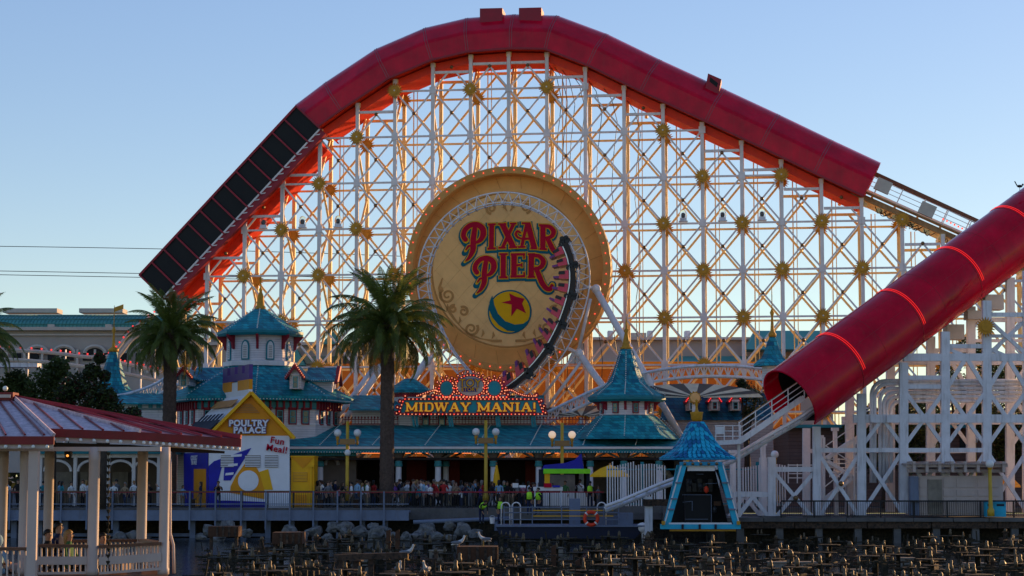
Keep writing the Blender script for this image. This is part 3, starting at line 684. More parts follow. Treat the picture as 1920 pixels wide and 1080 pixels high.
# ============================================================ train on the loop
mat('train_red', (.75, .02, .08), .35, coat=.3); mat('train_purple', (.22, .04, .22), .4); mat('train_dark', (.02, .02, .024), .4); mat('train_brown', (.02, .012, .012), .4); mat('silver', (.7, .7, .72), .3, .6)
train = thing('coaster_train', 'pink and black coaster train running up the right side of the loop', 'coaster train', LP(5.2, R(-60)))
def arcblk(r0, r1, a0, a1, d0, d1, nm, m, parent, n=4):
    s = MB()
    for i in range(n):
        x, y = a0 + (a1 - a0) * i / n, a0 + (a1 - a0) * (i + 1) / n
        s.hexa([LP(r0, x, d0), LP(r0, y, d0), LP(r0, y, d1), LP(r0, x, d1), LP(r1, x, d0), LP(r1, y, d0), LP(r1, y, d1), LP(r1, x, d1)])
    return s.build(nm, m, parent)
CA = [R(x) for x in (30, 9, -15, -38, -56, -74, -91)]
for c in range(6):
    a0, a1 = CA[c + 1], CA[c]; L = a1 - a0
    car = arcblk(5.2, 5.54, a0 + .03, a1 - .03, -.8, .8, 'car_chassis', 'train_brown', train)
    arcblk(5.06, 5.14, a0 + .01, a1 - .01, -.82, .82, 'side_strip', 'silver', car); arcblk(5.0, 5.06, a0 + .02, a1 - .02, -.8, .8, 'side_sill', 'train_dark', car)
    for q in (0.06, .54):
        s0 = a0 + L * q
        arcblk(4.3, 5.02, s0, s0 + L * .31, -.85, .85, 'seat_tub', 'train_red', car, 2); arcblk(3.85, 4.5, s0 + L * .02, s0 + L * .12, -.72, .72, 'seat_back', 'train_purple', car, 1)
        arcblk(4.3, 4.75, s0 + L * .17, s0 + L * .3, -.9, .9, 'lap_bar', 'train_dark', car, 1)
        for d in (-.42, .32):             # riders' heads and shoulders
            p = LP(4.36, s0 + L * .24, d); MB().ball(p, .15, 8, 6).build('headrest', 'train_dark', car)
    for d in (-.72, .72):
        for rr, da in ((5.2, .0), (5.62, .018), (5.62, -.018), (5.35, .035), (5.05, -.03)):
            s = MB(); s.smooth = True; s.lathe(LP(rr, a1 + da, d - .1), [(.2, 0), (.2, .2)], 10, axis=TN); s.build('wheel', 'train_dark', car)
    arcblk(5.05, 5.55, a1 - .02, a1 + .02, -.6, .6, 'axle', 'black_iron', car, 1)

# ============================================================ other coaster track behind the roofs
def truss_track(nm, lab, px, Y, hpx, step=1.05, bulbs=None):
    P = []
    sm, _ = smooth(px, [1] * len(px), 8)
    pts = [at(x, y, Y) for x, y in sm]; low = [p - V((0, 0, hpx * mpp(Y))) for p in pts]
    t = thing(nm, lab, 'track', low[0])
    for off in (-.5, .5):
        s = MB(); s.smooth = True; s.ring([p + V((0, off, 0)) for p in pts], .11, 8); s.build('rail', 'near_steel', t)
    s = MB(); s.smooth = True; s.ring(low, .13, 8); s.build('lower_chord', 'white_steel', t)
    L = 0; n = 0
    for i in range(0, len(pts) - 2, 2):
        bar('strut', low[i], pts[i + 1], .1, .1, 'white_steel', t); bar('strut', pts[i + 1], low[i + 2], .1, .1, 'white_steel', t)
        bar('upright', low[i], pts[i], .09, .09, 'white_steel', t)
    return t, pts
truss_track('coaster_track', 'white curved truss track rising behind the shingled spire roof', [(960, 800), (1015, 778), (1070, 752), (1110, 733), (1160, 712), (1210, 699), (1265, 690), (1320, 686), (1380, 687), (1440, 693), (1500, 702)], 147, 20)
t, _ = truss_track('coaster_track', 'white truss track curving down left behind the near palm trunk', [(200, 745), (245, 738), (290, 722), (330, 700), (380, 690)], 150, 22)
t = thing('bulb_track', 'pale elevated track hung with red bulbs before the green roofed building', 'track', at(100, 700, 172))
for pl in ([(-40, 648), (0, 650), (60, 653), (115, 658), (165, 664), (205, 662), (225, 642), (250, 612), (290, 585)], [(215, 672), (235, 677), (270, 684), (310, 694), (350, 704)]):
    sm, _ = smooth(pl, [1] * len(pl), 6); pts = [at(x, y, 172) for x, y in sm]
    for dz in (-.25, -1.1): s = MB(); s.ring([p + V((0, 0, dz)) for p in pts], .17, 6); s.build('rail', 'beige_light', t)
    for p in pts[::2]: ball('bulb', p + V((0, -.2, 0)), .085, 'bulb_red_soft', t)
for x in (50, 120, 262, 288): prect('post', x - 3, 655, x + 3, 880, 172, .4, 'near_steel', t)
prect('walkway', -20, 680, 70, 688, 172, 1.5, 'near_steel', t)

# ============================================================ marquee
MY = 141.0; mm_ = mpp(MY)
def mz(x, y): p = at(730 + x / 6.194, 690 + y / 6.194, MY); return (p.x, p.z)
def MF(x, y, d): return V((x, MY + d, y))
mq = thing('marquee_sign', 'teal marquee framed in red bulbs reading MIDWAY MANIA above the arcade roof', 'sign', at(880, 797, MY))
MB().prism([mz(172, 372), (mz(1725, 372)), mz(1785, 525), mz(120, 525)], MF, 0, .4).build('board', 'teal_panel', mq)
frame = [mz(168, 362), mz(1728, 362), mz(1795, 534), mz(108, 534)]
for i in range(4): p, q = frame[i], frame[(i + 1) % 4]; bar('frame_bar', MF(p[0], p[1], .12), MF(q[0], q[1], .12), .17, .5 + .01 * i, 'red_trim', mq)
nb = 0
def bulbs(P, Q, n, r=.042, m='bulb_warm', dd=-.18, offs=0):
    for i in range(n): t = (i + .5) / n; ball('bulb', MF(P[0] + (Q[0] - P[0]) * t, P[1] + (Q[1] - P[1]) * t, dd), r, m if (i + offs) % 3 else 'bulb_red', mq)
bulbs(mz(160, 362), mz(1735, 362), 34); bulbs(mz(110, 538), mz(1795, 538), 38, offs=1); bulbs(mz(165, 372), mz(110, 525), 4); bulbs(mz(1730, 372), mz(1792, 525), 4)
def rosette(x, y, r=.18, m='red_trim'):
    c = mz(x, y); MB().prism(arc(c, r, 0, 330, 11), MF, -.02, .14).build('rosette', m, mq); ball('bulb', MF(c[0], c[1], -.06), .045, 'bulb_warm', mq)
for x, y in ((125, 385), (95, 455), (85, 525), (112, 520), (1765, 380), (1795, 445), (1785, 470), (1812, 520), (185, 325), (505, 318), (1378, 310), (1708, 312)): rosette(x, y)
for (cx, cy, rx, ry, m, n) in ((665, 238, 72, 84, 'teal_pale', 9), (942, 210, 152, 112, 'sign_cream', 14), (1220, 236, 76, 84, 'teal_pale', 9)):
    mat('sign_cream', (.55, .50, .44), .6)
    c = mz(cx, cy); sx, sy = rx / 6.194 * mm_, ry / 6.194 * mm_
    ell = lambda k, e=0: [(c[0] + (sx * k + e) * math.cos(g * .1745), c[1] + (sy * k + e) * math.sin(g * .1745)) for g in range(36)]
    MB().prism(ell(1, .2), MF, .02, .4).build('oval_frame', 'red_trim', mq); MB().prism(ell(1), MF, -.03, .02).build('oval_panel', m, mq)
    for i in range(n * 2):
        a = i / (n * 2) * 6.283; ball('bulb', MF(c[0] + (sx + .1) * math.cos(a), c[1] + (sy + .1) * math.sin(a), -.02), .043, 'bulb_warm' if i % 3 else 'bulb_red', mq)
    for i in range(n):
        a = R(-25) + R(230) * i / (n - 1); p = (c[0] + (sx + .34) * math.cos(a), c[1] + (sy + .34) * math.sin(a))
        MB().prism(arc(p, .13, 0, 330, 9), MF, .04, .16).build('rosette', 'red_trim', mq); ball('bulb', MF(p[0], p[1], -.02), .042, 'bulb_warm', mq)
    if m == 'teal_pale': MB().prism(ell(.8), MF, -.045, -.03).build('oval_inset', 'teal_panel', mq)
for P in ([(320, 325), (420, 290), (520, 258), (560, 270)], [(1340, 262), (1420, 258), (1500, 298), (1590, 322), (1700, 326)]):
    sm, ws = smooth([mz(*p) for p in P], [.2] * len(P)); ribbon(sm, ws, 0, .3, 'scroll_bar', 'red_trim', mq, MF)
    for p in sm[::1]: ball('bulb', MF(p[0], p[1], -.05), .042, 'bulb_warm', mq)
MB().prism([mz(520, 330), mz(1380, 330), mz(1400, 360), mz(500, 360)], MF, .05, .35).build('base_scroll', 'red_trim', mq)
bulbs(mz(530, 340), mz(1380, 340), 22, .055)
# toy story plate
MB().prism([mz(858, 225), mz(1010, 225), mz(1022, 275), mz(848, 275)], MF, -.06, -.03).build('logo_plate', 'royal', mq)
c = mz(938, 178); text('logo_word', 'TOY', .78, face_mx(MF(c[0], c[1], -.07)), 'royal', mq, offset=.055, extrude=.02); text('logo_word', 'TOY', .78, face_mx(MF(c[0], c[1], -.10)), 'letter_yellow', mq, offset=.015, extrude=.02)
c = mz(935, 250); text('logo_word', 'STORY', .38, face_mx(MF(c[0], c[1], -.08)), 'letter_yellow', mq, offset=.012, extrude=.02, space=1.05)
# bulb letters
mat('letter_bulb', (.9, .5, .03), .45, emit=(1, .42, .03), es=.22)
SLAB = {'M': (1.5, [([(.2, 0), (.2, 1)], .2), ([(.2, .95), (.72, .15)], .24), ([(.78, .15), (1.28, .95)], .16), ([(1.28, 0), (1.28, 1)], .26), ([(0, .05), (.44, .05)], .12), ([(1.02, .05), (1.5, .05)], .12), ([(0, .95), (.3, .95)], .12), ([(1.2, .95), (1.5, .95)], .12)]),
 'I': (.6, [([(.3, 0), (.3, 1)], .27), ([(.04, .05), (.56, .05)], .12), ([(.04, .95), (.56, .95)], .12)]),
 'D': (1.15, [([(.25, 0), (.25, 1)], .27), ([(.05, .06), (.8, .06), (1.02, .3), (1.02, .7), (.8, .94), (.05, .94)], [.13, .15, .24, .24, .15, .13])]),
 'W': (1.75, [([(.2, .97), (.52, .03)], .26), ([(.52, .03), (.86, .9)], .15), ([(.86, .97), (1.2, .03)], .26), ([(1.2, .03), (1.55, .97)], .15), ([(0, .95), (.45, .95)], .12), ([(.62, .95), (1.08, .95)], .12), ([(1.35, .95), (1.75, .95)], .12)]),
 'A': (1.3, [([(.2, .05), (.62, .98)], .15), ([(.62, .98), (1.06, .05)], .28), ([(.35, .34), (.9, .34)], .12), ([(0, .05), (.42, .05)], .12), ([(.8, .05), (1.3, .05)], .12)]),
 'Y': (1.25, [([(.2, .95), (.62, .42)], .26), ([(1.05, .95), (.62, .42)], .15), ([(.62, .5), (.62, 0)], .27), ([(.38, .05), (.88, .05)], .12), ([(0, .95), (.45, .95)], .12), ([(.82, .95), (1.25, .95)], .12)]),
 'N': (1.3, [([(.22, 0), (.22, 1)], .16), ([(.22, .95), (1.05, .05)], .27), ([(1.07, 0), (1.07, 1)], .16), ([(0, .05), (.45, .05)], .12), ([(0, .95), (.3, .95)], .12), ([(.82, .95), (1.3, .95)], .12)]),
 '!': (.4, [([(.2, .32), (.2, 1)], .22), ([(.2, 0), (.2, .17)], .22)])}
def slab_word(wd, x0, x1, y0, y1, parent):
    tot = sum(SLAB[c][0] for c in wd) + .08 * (len(wd) - 1); a, b_ = mz(x0, y1), mz(x1, y0); sx = (b_[0] - a[0]) / tot; sy = b_[1] - a[1]; x = a[0]
    for c in wd:
        wdt, st = SLAB[c]
        stroke_letter('letter_' + ('exclamation' if c == '!' else c.lower()), [(p, ws) for p, ws in st], parent, lambda u, v, x=x: (x + u * sx, a[1] + v * sy), sx, (('red_trim', .055, -.06, 0, -.02), ('letter_bulb', 0, -.12, 0, 0)), MF)
        x += (wdt + .08) * sx
SAVE_RED = MATS['letter_red']; slab_word('MIDWAY', 190, 945, 402, 505, mq); slab_word('MANIA!', 1020, 1705, 402, 505, mq)
for x in (270, 310, 690, 720, 1240, 1268, 1650, 1680): p = mz(x, 545); bar('leg', MF(p[0], p[1], .2), MF(p[0] + .1, at(0, 800, MY).z, .2), .16, .16, 'teal_trim', mq)
# ============================================================ far buildings
def far(nm, lab): return thing(nm, lab, 'building', (0, 0, 0))
g1 = thing('exhibition_hall', 'long beige hall with green barrel roof at the far left', 'building', at(100, 880, 230))
fy = 230
def fb(n_, x0, y0, x1, y1, m, par, dep=1.0, dy=0): return prect(n_, x0, y0, x1, y1, fy + dy, dep, m, par)
fb('wall', -150, 617, 345, 886, 'beige_wall', g1, 40); fb('cornice', -160, 613, 350, 619, 'beige_light', g1, 2, -.8); fb('band', -150, 626, 345, 629, 'beige_light', g1, 1, -.3)
rf = MB(); a_, b_ = at(-160, 614, fy).x, at(350, 614, fy).x; z0 = at(0, 614, fy).z; hh = at(0, 585, fy).z - z0
pr = [(9 * (1 - math.cos(R(t))), hh * 1.12 * math.sin(R(t))) for t in range(0, 91, 10)]
for i in range(len(pr) - 1): rf.add([(a_, fy + pr[i][0], z0 + pr[i][1]), (b_, fy + pr[i][0], z0 + pr[i][1]), (b_, fy + pr[i + 1][0], z0 + pr[i + 1][1]), (a_, fy + pr[i + 1][0], z0 + pr[i + 1][1])], [(0, 1, 2, 3)])
roof = rf.build('barrel_roof', 'verdigris', g1, fix=False)
mat('verdigris_dark', (.05, .2, .18), .6)
for j in range(75):
    x = a_ + (b_ - a_) * j / 74; s = MB(); s.ring([(x, fy + p - .06, z0 + q + .05) for p, q in pr[::2]], .06, 4); s.build('roof_seam', 'verdigris_dark', roof, fix=False)
for k in (1, 3, 5): s = MB(); s.bar((a_, fy + pr[k][0] - .1, z0 + pr[k][1] + .05), (b_, fy + pr[k][0] - .1, z0 + pr[k][1] + .05), .1, .1); s.build('roof_band', 'verdigris_dark', roof)
for x0, x1 in ((5, 107), (148, 230), (290, 330)): fb('roof_unit', x0, 578, x1, 586, 'beige_light', g1, 3, 8)
for x in (95, 203): fb('roof_vent', x - 6, 608, x + 6, 616, 'beige_light', g1, 2, -.6)
for cx in (70, 120, 178):                  # arched openings with dark reveals
    P = [at(cx - 19, 664, fy - .2)] ; s = MB(); pts = [((cx + 19 * math.cos(R(t))), 664 - 13 * math.sin(R(t))) for t in range(0, 181, 15)]
    s.prism(pts, lambda x, y, d: at(x, y, fy - .3) + V((0, d, 0)), 0, .4); s.build('arch_window', 'black_panel', g1)
    s = MB(); s.ring([at(x, y - 2, fy - .4) for x, y in pts], .22, 5); s.build('arch_trim', 'beige_light', g1)
for x in range(-10, 300, 33):
    fb('window', x, 662, x + 16, 676, 'black_panel', g1, .3, -.25); fb('pier', x + 20, 655, x + 25, 700, 'beige_light', g1, .5, -.5)
g2 = thing('beige_hall', 'long plain beige hall seen through the trestle right of the sign', 'building', at(1300, 880, 235))
fy = 235
fb('wall', 1085, 636, 1560, 886, 'beige_wall', g2, 40); fb('cornice', 1083, 632, 1562, 637, 'beige_light', g2, 2, -.8); fb('band', 1085, 676, 1560, 679, 'beige_light', g2, 1, -.4)
for x in (1140, 1215, 1285, 1430): fb('roof_unit', x, 620, x + 9, 632, 'near_steel', g2, 2, 4)
fb('parapet_block', 1180, 624, 1212, 632, 'beige_light', g2, 4, 2)
gr = MB(); gr.hexa([at(1240, 682, 231), at(1420, 682, 231), at(1420, 682, 231) + V((0, 3.5, 0)), at(1240, 682, 231) + V((0, 3.5, 0)), at(1265, 668, 234.5), at(1400, 668, 234.5), at(1400, 668, 234.5) + V((0, .2, 0)), at(1265, 668, 234.5) + V((0, .2, 0))]); gr.build('green_awning', 'verdigris', g2)
gr = MB(); gr.hexa([at(1400, 655, 229), at(1560, 655, 229), at(1560, 655, 229) + V((0, 5, 0)), at(1400, 655, 229) + V((0, 5, 0)), at(1415, 620, 233), at(1560, 620, 233), at(1560, 620, 233) + V((0, 1, 0)), at(1415, 620, 233) + V((0, 1, 0))]); gr.build('green_roof', 'verdigris', g2)
g3 = thing('beige_block', 'beige block with small green gables behind the trestle left of the big palm', 'building', at(620, 880, 232))
fy = 232
fb('wall', 345, 645, 760, 886, 'beige_wall', g3, 30); fb('cornice', 340, 641, 764, 647, 'beige_light', g3, 2, -.8)
for x0, x1, y0, y1 in ((540, 572, 655, 685), (600, 650, 622, 645)):
    s = MB(); s.prism([(x0, y1), (x1, y1), ((x0 + x1) / 2, y0)], lambda x, y, d: at(x, y, fy - 2) + V((0, d, 0)), 0, 6); s.build('gable_roof', 'verdigris', g3)
fb('window_band', 560, 668, 700, 682, 'glass_dark', g3, .3, -.3); fb('upper_wall', 395, 602, 470, 642, 'beige_wall', g3, 10, 5)
g4 = thing('orange_show_building', 'plain orange show building wall behind the foot of the trestle', 'building', at(900, 885, 185))
fy = 185
fb('wall', 640, 682, 1500, 886, 'orange_wall', g4, 25); fb('coping', 1085, 678, 1502, 683, 'amber', g4, 1, -.4)
s = MB(); s.prism([(625, 700), (648, 684), (690, 672), (735, 668), (780, 676), (800, 690), (800, 760), (625, 760)], lambda x, y, d: at(x, y, 183) + V((0, d, 0)), 0, 1.5); s.build('curved_parapet', 'orange_wall', g4)

# ============================================================ helpers for the Victorian buildings
def oct_ring(c, R_, z, rot, n=8): return [V((c.x + R_ * math.sin(rot + 2 * math.pi * j / n), c.y - R_ * math.cos(rot + 2 * math.pi * j / n), z)) for j in range(n)]
def oct_shell(name, c, prof, m, parent, rot, n=8, caps=True):
    s = MB(); k = len(prof)
    for r, z in prof: s.v += oct_ring(c, r, z, rot, n)
    for i in range(k - 1):
        for j in range(n): s.f.append([i * n + j, i * n + (j + 1) % n, (i + 1) * n + (j + 1) % n, (i + 1) * n + j]); s.mi.append(0); s.sm.append(False)
    if caps: s.f += [list(range(n))[::-1], [(k - 1) * n + j for j in range(n)]]; s.mi += [0, 0]; s.sm += [False, False]
    return s.build(name, m, parent)
def string_lights(parent, P, n, r=.05, m='bulb_white'):
    for i in range(n): t = (i + .5) / n; ball('bulb', V(P[0]).lerp(V(P[1]), t), r, m, parent)
def face_frame(c, R_, rot, j, n=8):        # mid-face frame of side j: centre direction, right axis
    a, b_ = oct_ring(c, R_, 0, rot, n)[j], oct_ring(c, R_, 0, rot, n)[(j + 1) % n]
    return (a + b_) / 2, (b_ - a).normalized(), (b_ - a).length
def sash_window(parent, mid, ux, z, wd, ht, frame_m='red_trim', arch=False):
    nrm = V((ux.y, -ux.x, 0)); fr = Matrix((ux, V((0, 0, 1)), nrm)).transposed().to_4x4(); fr.translation = mid + V((0, 0, z))
    P = lambda x, y, d: fr @ V((x, y, d))
    if arch: out_ = [(-wd / 2, -ht / 2), (wd / 2, -ht / 2)] + [(wd / 2 * math.cos(R(t)), ht / 2 - wd * .55 + wd * .8 * math.sin(R(t))) for t in range(0, 181, 20)]
    else: out_ = [(-wd / 2, -ht / 2), (wd / 2, -ht / 2), (wd / 2, ht / 2), (-wd / 2, ht / 2)]
    k = .72; s = MB(); s.prism(out_, P, 0, .1); f = s.build('window_frame', frame_m, parent)
    s = MB(); s.prism([(x * k, y * (.84 if not arch else .86)) for x, y in out_], P, .1, .12); s.build('sash', 'white_paint' if arch else 'teal_pale', f)
    if arch:
        for q in range(7): y = -ht * .36 + q * ht * .1; s = MB(); s.prism([(-wd * .22, y), (wd * .22, y), (wd * .22, y + ht * .05), (-wd * .22, y + ht * .05)], P, .12, .14); s.build('louvre', 'beige_wall', f)
    else:
        for y0, y1 in ((-.36, -.03), (.03, .36)): s = MB(); s.prism([(-wd * .25, ht * y0), (wd * .25, ht * y0), (wd * .25, ht * y1), (-wd * .25, ht * y1)], P, .12, .13); s.build('pane', 'glass_dark', f)
        s = MB(); s.prism([(-wd * .62, ht / 2), (wd * .62, ht / 2), (wd * .62, ht / 2 + .12), (-wd * .62, ht / 2 + .12)], P, 0, .2); s.build('lintel', frame_m, f)
    return f

# ============================================================ left pavilion
PY = 146.0; mp = mpp(PY)
def zat(py, Y=PY): return at(960, py, Y).z
pc = V((at(487, 700, PY).x, PY, 0)); rot = R(5)
pav = thing('turreted_pavilion', 'white clapboard pavilion with octagonal turret and teal shingle roofs behind the kiosk', 'building', pc)
px_ = lambda p: p * mp
# lower storey
RW = px_(150); oct_shell('wall', pc, [(RW, 0), (RW, zat(752))], 'white_wall', pav, rot)
oct_shell('cornice', pc, [(RW + .12, zat(771)), (RW + .12, zat(756))], 'teal_trim', pav, rot); oct_shell('string_course', pc, [(RW + .06, zat(800)), (RW + .06, zat(797))], 'white_paint', pav, rot)
for j in (7, 0, 1, 6):
    mid, ux, L = face_frame(pc, RW + .12, rot, j)
    n = 9
    for i in range(n):
        c = mid + ux * (L * ((i + .5) / n - .5)); nr = V((ux.y, -ux.x, 0)); z = zat(764)
        MB().hexa([c + ux * x + nr * d + V((0, 0, z + h)) for h in (-.2, .2) for x, d in ((-.2, 0), (.2, 0), (.2, .06), (-.2, .06))]).build('frieze_panel', 'teal_pale', pav)
        c2 = mid + ux * (L * (i / n - .5)); MB().hexa([c2 + ux * x + nr * d + V((0, 0, z + h)) for h in (-.3, .3) for x, d in ((-.06, 0), (.06, 0), (.06, .22), (-.06, .22))]).build('bracket', 'red_trim', pav)
    mid, ux, L = face_frame(pc, RW, rot, j)
    for i in range(4 if j in (0, 7) else 3): sash_window(pav, mid + V((ux.y, -ux.x, 0)) * .02, ux, zat(785), .62, 1.15) if False else sash_window(pav, mid + ux * (L * ((i + .5) / (4 if j in (0, 7) else 3) - .5) * .86), ux, zat(785), .62, 1.1)
RE = px_(178); rt_ = px_(60)
main_roof = oct_shell('main_roof', pc, [(RE, zat(756)), (RE, zat(748)), (RE - .25, zat(744)), (rt_ + .3, zat(690)), (rt_, zat(684))], 'teal_shingle', pav, rot)
for j in range(8):
    a, b_ = oct_ring(pc, RE - .1, zat(746), rot)[j], oct_ring(pc, rt_ + .3, zat(688), rot)[j]
    if a.y < PY + 3: string_lights(pav, (a + V((0, -.06, .06)), b_ + V((0, -.06, .06))), 16, .045)
    a, c = oct_ring(pc, RE + .03, zat(754), rot)[j], oct_ring(pc, RE + .03, zat(754), rot)[(j + 1) % 8]
    if a.y < PY: string_lights(pav, (a, c), 22, .045)
# turret
RT = px_(63); oct_shell('turret_wall', pc, [(RT, zat(692)), (RT, zat(628))], 'white_wall', pav, R(3)); oct_shell('turret_base', pc, [(RT + .25, zat(688)), (RT + .25, zat(680)), (RT, zat(678))], 'white_paint', pav, R(3))
oct_shell('turret_eave', pc, [(px_(78), zat(632)), (px_(81), zat(628)), (px_(81), zat(623))], 'teal_trim', pav, R(3))
oct_shell('turret_roof', pc, [(px_(80), zat(624)), (px_(50), zat(605)), (px_(18), zat(584)), (px_(9), zat(579))], 'teal_shingle', pav, R(3))
for j in range(8):
    a, b_ = oct_ring(pc, px_(80), zat(624), R(3))[j], oct_ring(pc, px_(12), zat(581), R(3))[j]
    if a.y < PY + 1: string_lights(pav, (a + V((0, -.05, .1)), b_ + V((0, -.05, .1))), 14, .045)
    a = oct_ring(pc, RT, 0, R(3))[j]
    if a.y < PY + 1.5:
        o = (a - V((pc.x, pc.y, 0))).normalized(); s = MB(); t = V((-o.y, o.x, 0)) * .09
        P = [(0, zat(658)), (.16, zat(656)), (.25, zat(645)), (.62, zat(636)), (.7, zat(631)), (0, zat(631))]
        n = len(P); s.add([a + o * x + t + V((0, 0, z)) for x, z in P] + [a + o * x - t + V((0, 0, z)) for x, z in P], [list(range(n)), list(range(n, 2 * n))[::-1]] + [[i, n + i, n + (i + 1) % n, (i + 1) % n] for i in range(n)]); s.build('eave_bracket', 'red_trim', pav)
    mid, ux, L = face_frame(pc, RT, R(3), j)
    if mid.y < PY: sash_window(pav, mid, ux, zat(661), .62, 1.3, 'teal_trim', arch=True)
fin = MB(); fin.smooth = True; fin.lathe(V((pc.x, pc.y, zat(581))), [(.42, 0), (.4, .2), (.3, .3), (.24, 1.0), (.1, 1.35), (.14, 1.5), (.05, 1.7), (.04, 2.1), (.1, 2.2), (.02, 2.5)], 12); fin.build('finial', 'gold', pav)
bar('finial_rod', V((pc.x, pc.y, zat(522))), V((pc.x, pc.y, zat(512))), .04, .04, 'gold', pav)
# gabled dormers and wings
def dormer(px, py_base, py_eave, py_apex, hw, Y, dep, win=True):
    fn = lambda x, y, d: at(x, y, Y) + V((0, d, 0))
    s = MB(); s.prism([(px - hw, py_base), (px + hw, py_base), (px + hw, py_eave), (px, py_apex + 4), (px - hw, py_eave)], fn, 0, dep); wl = s.build('dormer_wall', 'white_wall', pav)
    for sg in (-1, 1):
        s = MB(); s.prism([(px, py_apex), (px + sg * (hw + 8), py_eave + 4), (px + sg * (hw + 8), py_eave + 7), (px, py_apex + 4)], fn, -.3, dep); s.build('dormer_roof', 'teal_mottled', pav)
        s = MB(); s.prism([(px, py_apex - 3), (px + sg * (hw + 9), py_eave + 3), (px + sg * (hw + 7), py_eave + 9), (px, py_apex + 8)], fn, -.42, -.3); s.build('barge_board', 'red_trim', pav)
        string_lights(pav, (fn(px, py_apex - 2, -.47), fn(px + sg * (hw + 8), py_eave + 5, -.47)), 8, .04, 'bulb_warm' if sg > 0 else 'bulb_white')
    if win: sash_window(pav, fn(px, (py_base + py_eave) / 2 + 1, -.02) * 1 - V((0, 0, fn(px, (py_base + py_eave) / 2 + 1, 0).z)), V((1, 0, 0)), fn(px, (py_base + py_eave) / 2, 0).z, .5, .95, 'white_paint')
dormer(554, 729, 704, 683, 11, 140.2, 4.5); dormer(345, 722, 704, 688, 10, 140.6, 4.5)
def wing(x0, x1, Y0, red_end):             # gabled wing running sideways
    z = lambda p: at(960, p, Y0).z; a, b_ = at(x0, 700, Y0).x, at(x1, 700, Y0).x
    s = MB(); s.add([(a, Y0, z(712)), (b_, Y0, z(712)), (b_, Y0 + 2.2, z(686)), (a, Y0 + 2.2, z(686)), (a, Y0 + 4.4, z(712)), (b_, Y0 + 4.4, z(712)), (a, Y0, z(716)), (b_, Y0, z(716))], [(0, 1, 2, 3), (3, 2, 5, 4), (0, 6, 7, 1)]); s.build('wing_roof', 'teal_mottled', pav, fix=False)
    box('wing_wall', (a + .2, Y0 + .4, z(745)), (b_ - .25, Y0 + 4, z(712)), 'white_wall', pav)
    e = b_ if red_end > 0 else a
    s = MB(); s.prism([(Y0 - .1, z(716)), (Y0 + 2.2, z(683)), (Y0 + 4.5, z(716)), (Y0 + 4.5, z(720)), (Y0 + 2.2, z(690)), (Y0 - .1, z(720))], lambda x, y, d: V((e + d, x, y)), -.05, .2); s.build('barge_board', 'red_trim', pav)
    string_lights(pav, ((a, Y0 - .05, z(713)), (b_, Y0 - .05, z(713))), 16, .04); string_lights(pav, ((e + .25, Y0 - .1, z(716)), (e + .25, Y0 + 2.2, z(684))), 10, .06, 'bulb_warm')
wing(572, 628, 143.5, 1); wing(352, 420, 143.5, -1)
# lower side range to the right
s = MB(); a, b_ = at(655, 760, 145), at(945, 760, 145); zz = lambda p: at(960, p, 145).z
s.add([(a.x, 144.4, zz(768)), (b_.x + 3, 144.4, zz(768)), (b_.x + 3, 148, zz(738)), (a.x, 148, zz(738)), (a.x, 144.4, zz(770)), (b_.x + 3, 144.4, zz(770))], [(0, 1, 2, 3), (0, 4, 5, 1)])
rng = thing('side_range', 'low white side building with teal roof between pavilion and palm trunk', 'building', (a.x, 145, 0))
s.build('roof', 'teal_shingle', rng, fix=False); box('wall', (a.x + .1, 146.2, zz(806)), (b_.x + 3, 150, zz(765)), 'white_wall', rng)
for x in (800, 830): sash_window(rng, V((at(x, 0, 145).x, 146.2, 0)), V((1, 0, 0)), zz(785), .6, 1.1)
# small turret left of the marquee
tc = V((at(768, 730, 147).x, 147, 0)); zt = lambda p: at(960, p, 147).z; q = mpp(147)
tt = thing('small_turret', 'small octagonal teal roofed turret between palm trunk and marquee', 'turret', tc)
oct_shell('wall', tc, [(30 * q, zt(806)), (30 * q, zt(735))], 'white_wall', tt, R(10)); oct_shell('roof', tc, [(42 * q, zt(737)), (42 * q, zt(732)), (22 * q, zt(718)), (9 * q, zt(710))], 'teal_shingle', tt, R(10)); oct_shell('frieze', tc, [(31 * q, zt(745)), (31 * q, zt(738))], 'red_trim', tt, R(10))

# ============================================================ arcade along the promenade
AY = 139.0; za = lambda p, Y=AY: at(960, p, Y).z
arc_b = thing('arcade_building', 'long low arcade with teal shingle roof and open front behind the crowd', 'building', at(900, 950, AY))
xa, xb = at(500, 840, AY).x, at(1290, 840, AY).x
ez, rz_ = za(838), at(960, 797, AY + 7).z
s = MB(); s.add([(xa, AY, ez), (xb, AY, ez), (xb - 1.5, AY + 7, rz_), (xa, AY + 7, rz_)], [(0, 1, 2, 3)]); s.build('roof', 'teal_shingle', arc_b, fix=False)
box('gutter', (xa, AY - .22, ez - .14), (xb, AY - .02, ez + .02), 'white_paint', arc_b); box('eave_board', (xa, AY - .1, ez - .42), (xb, AY + .1, ez - .15), 'teal_trim', arc_b)
string_lights(arc_b, ((xa, AY - .14, ez - .36), (xb, AY - .14, ez - .36)), 150, .04, 'bulb_white')
for k in range(9):
    x = xa + (xb - xa) * k / 8; string_lights(arc_b, ((x, AY - .02, ez + .12), (x + .9, AY + 6.9, rz_ + .1)), 18, .045)
box('ridge_deck', (xa, AY + 6.9, rz_ - .6), (xb - 1.5, AY + 9, rz_ - .02), 'teal_trim', arc_b)
mat('dark_interior', (.035, .025, .022), .9); mat('red_interior', (.16, .02, .012), .8); mat('tan_interior', (.16, .12, .09), .8)
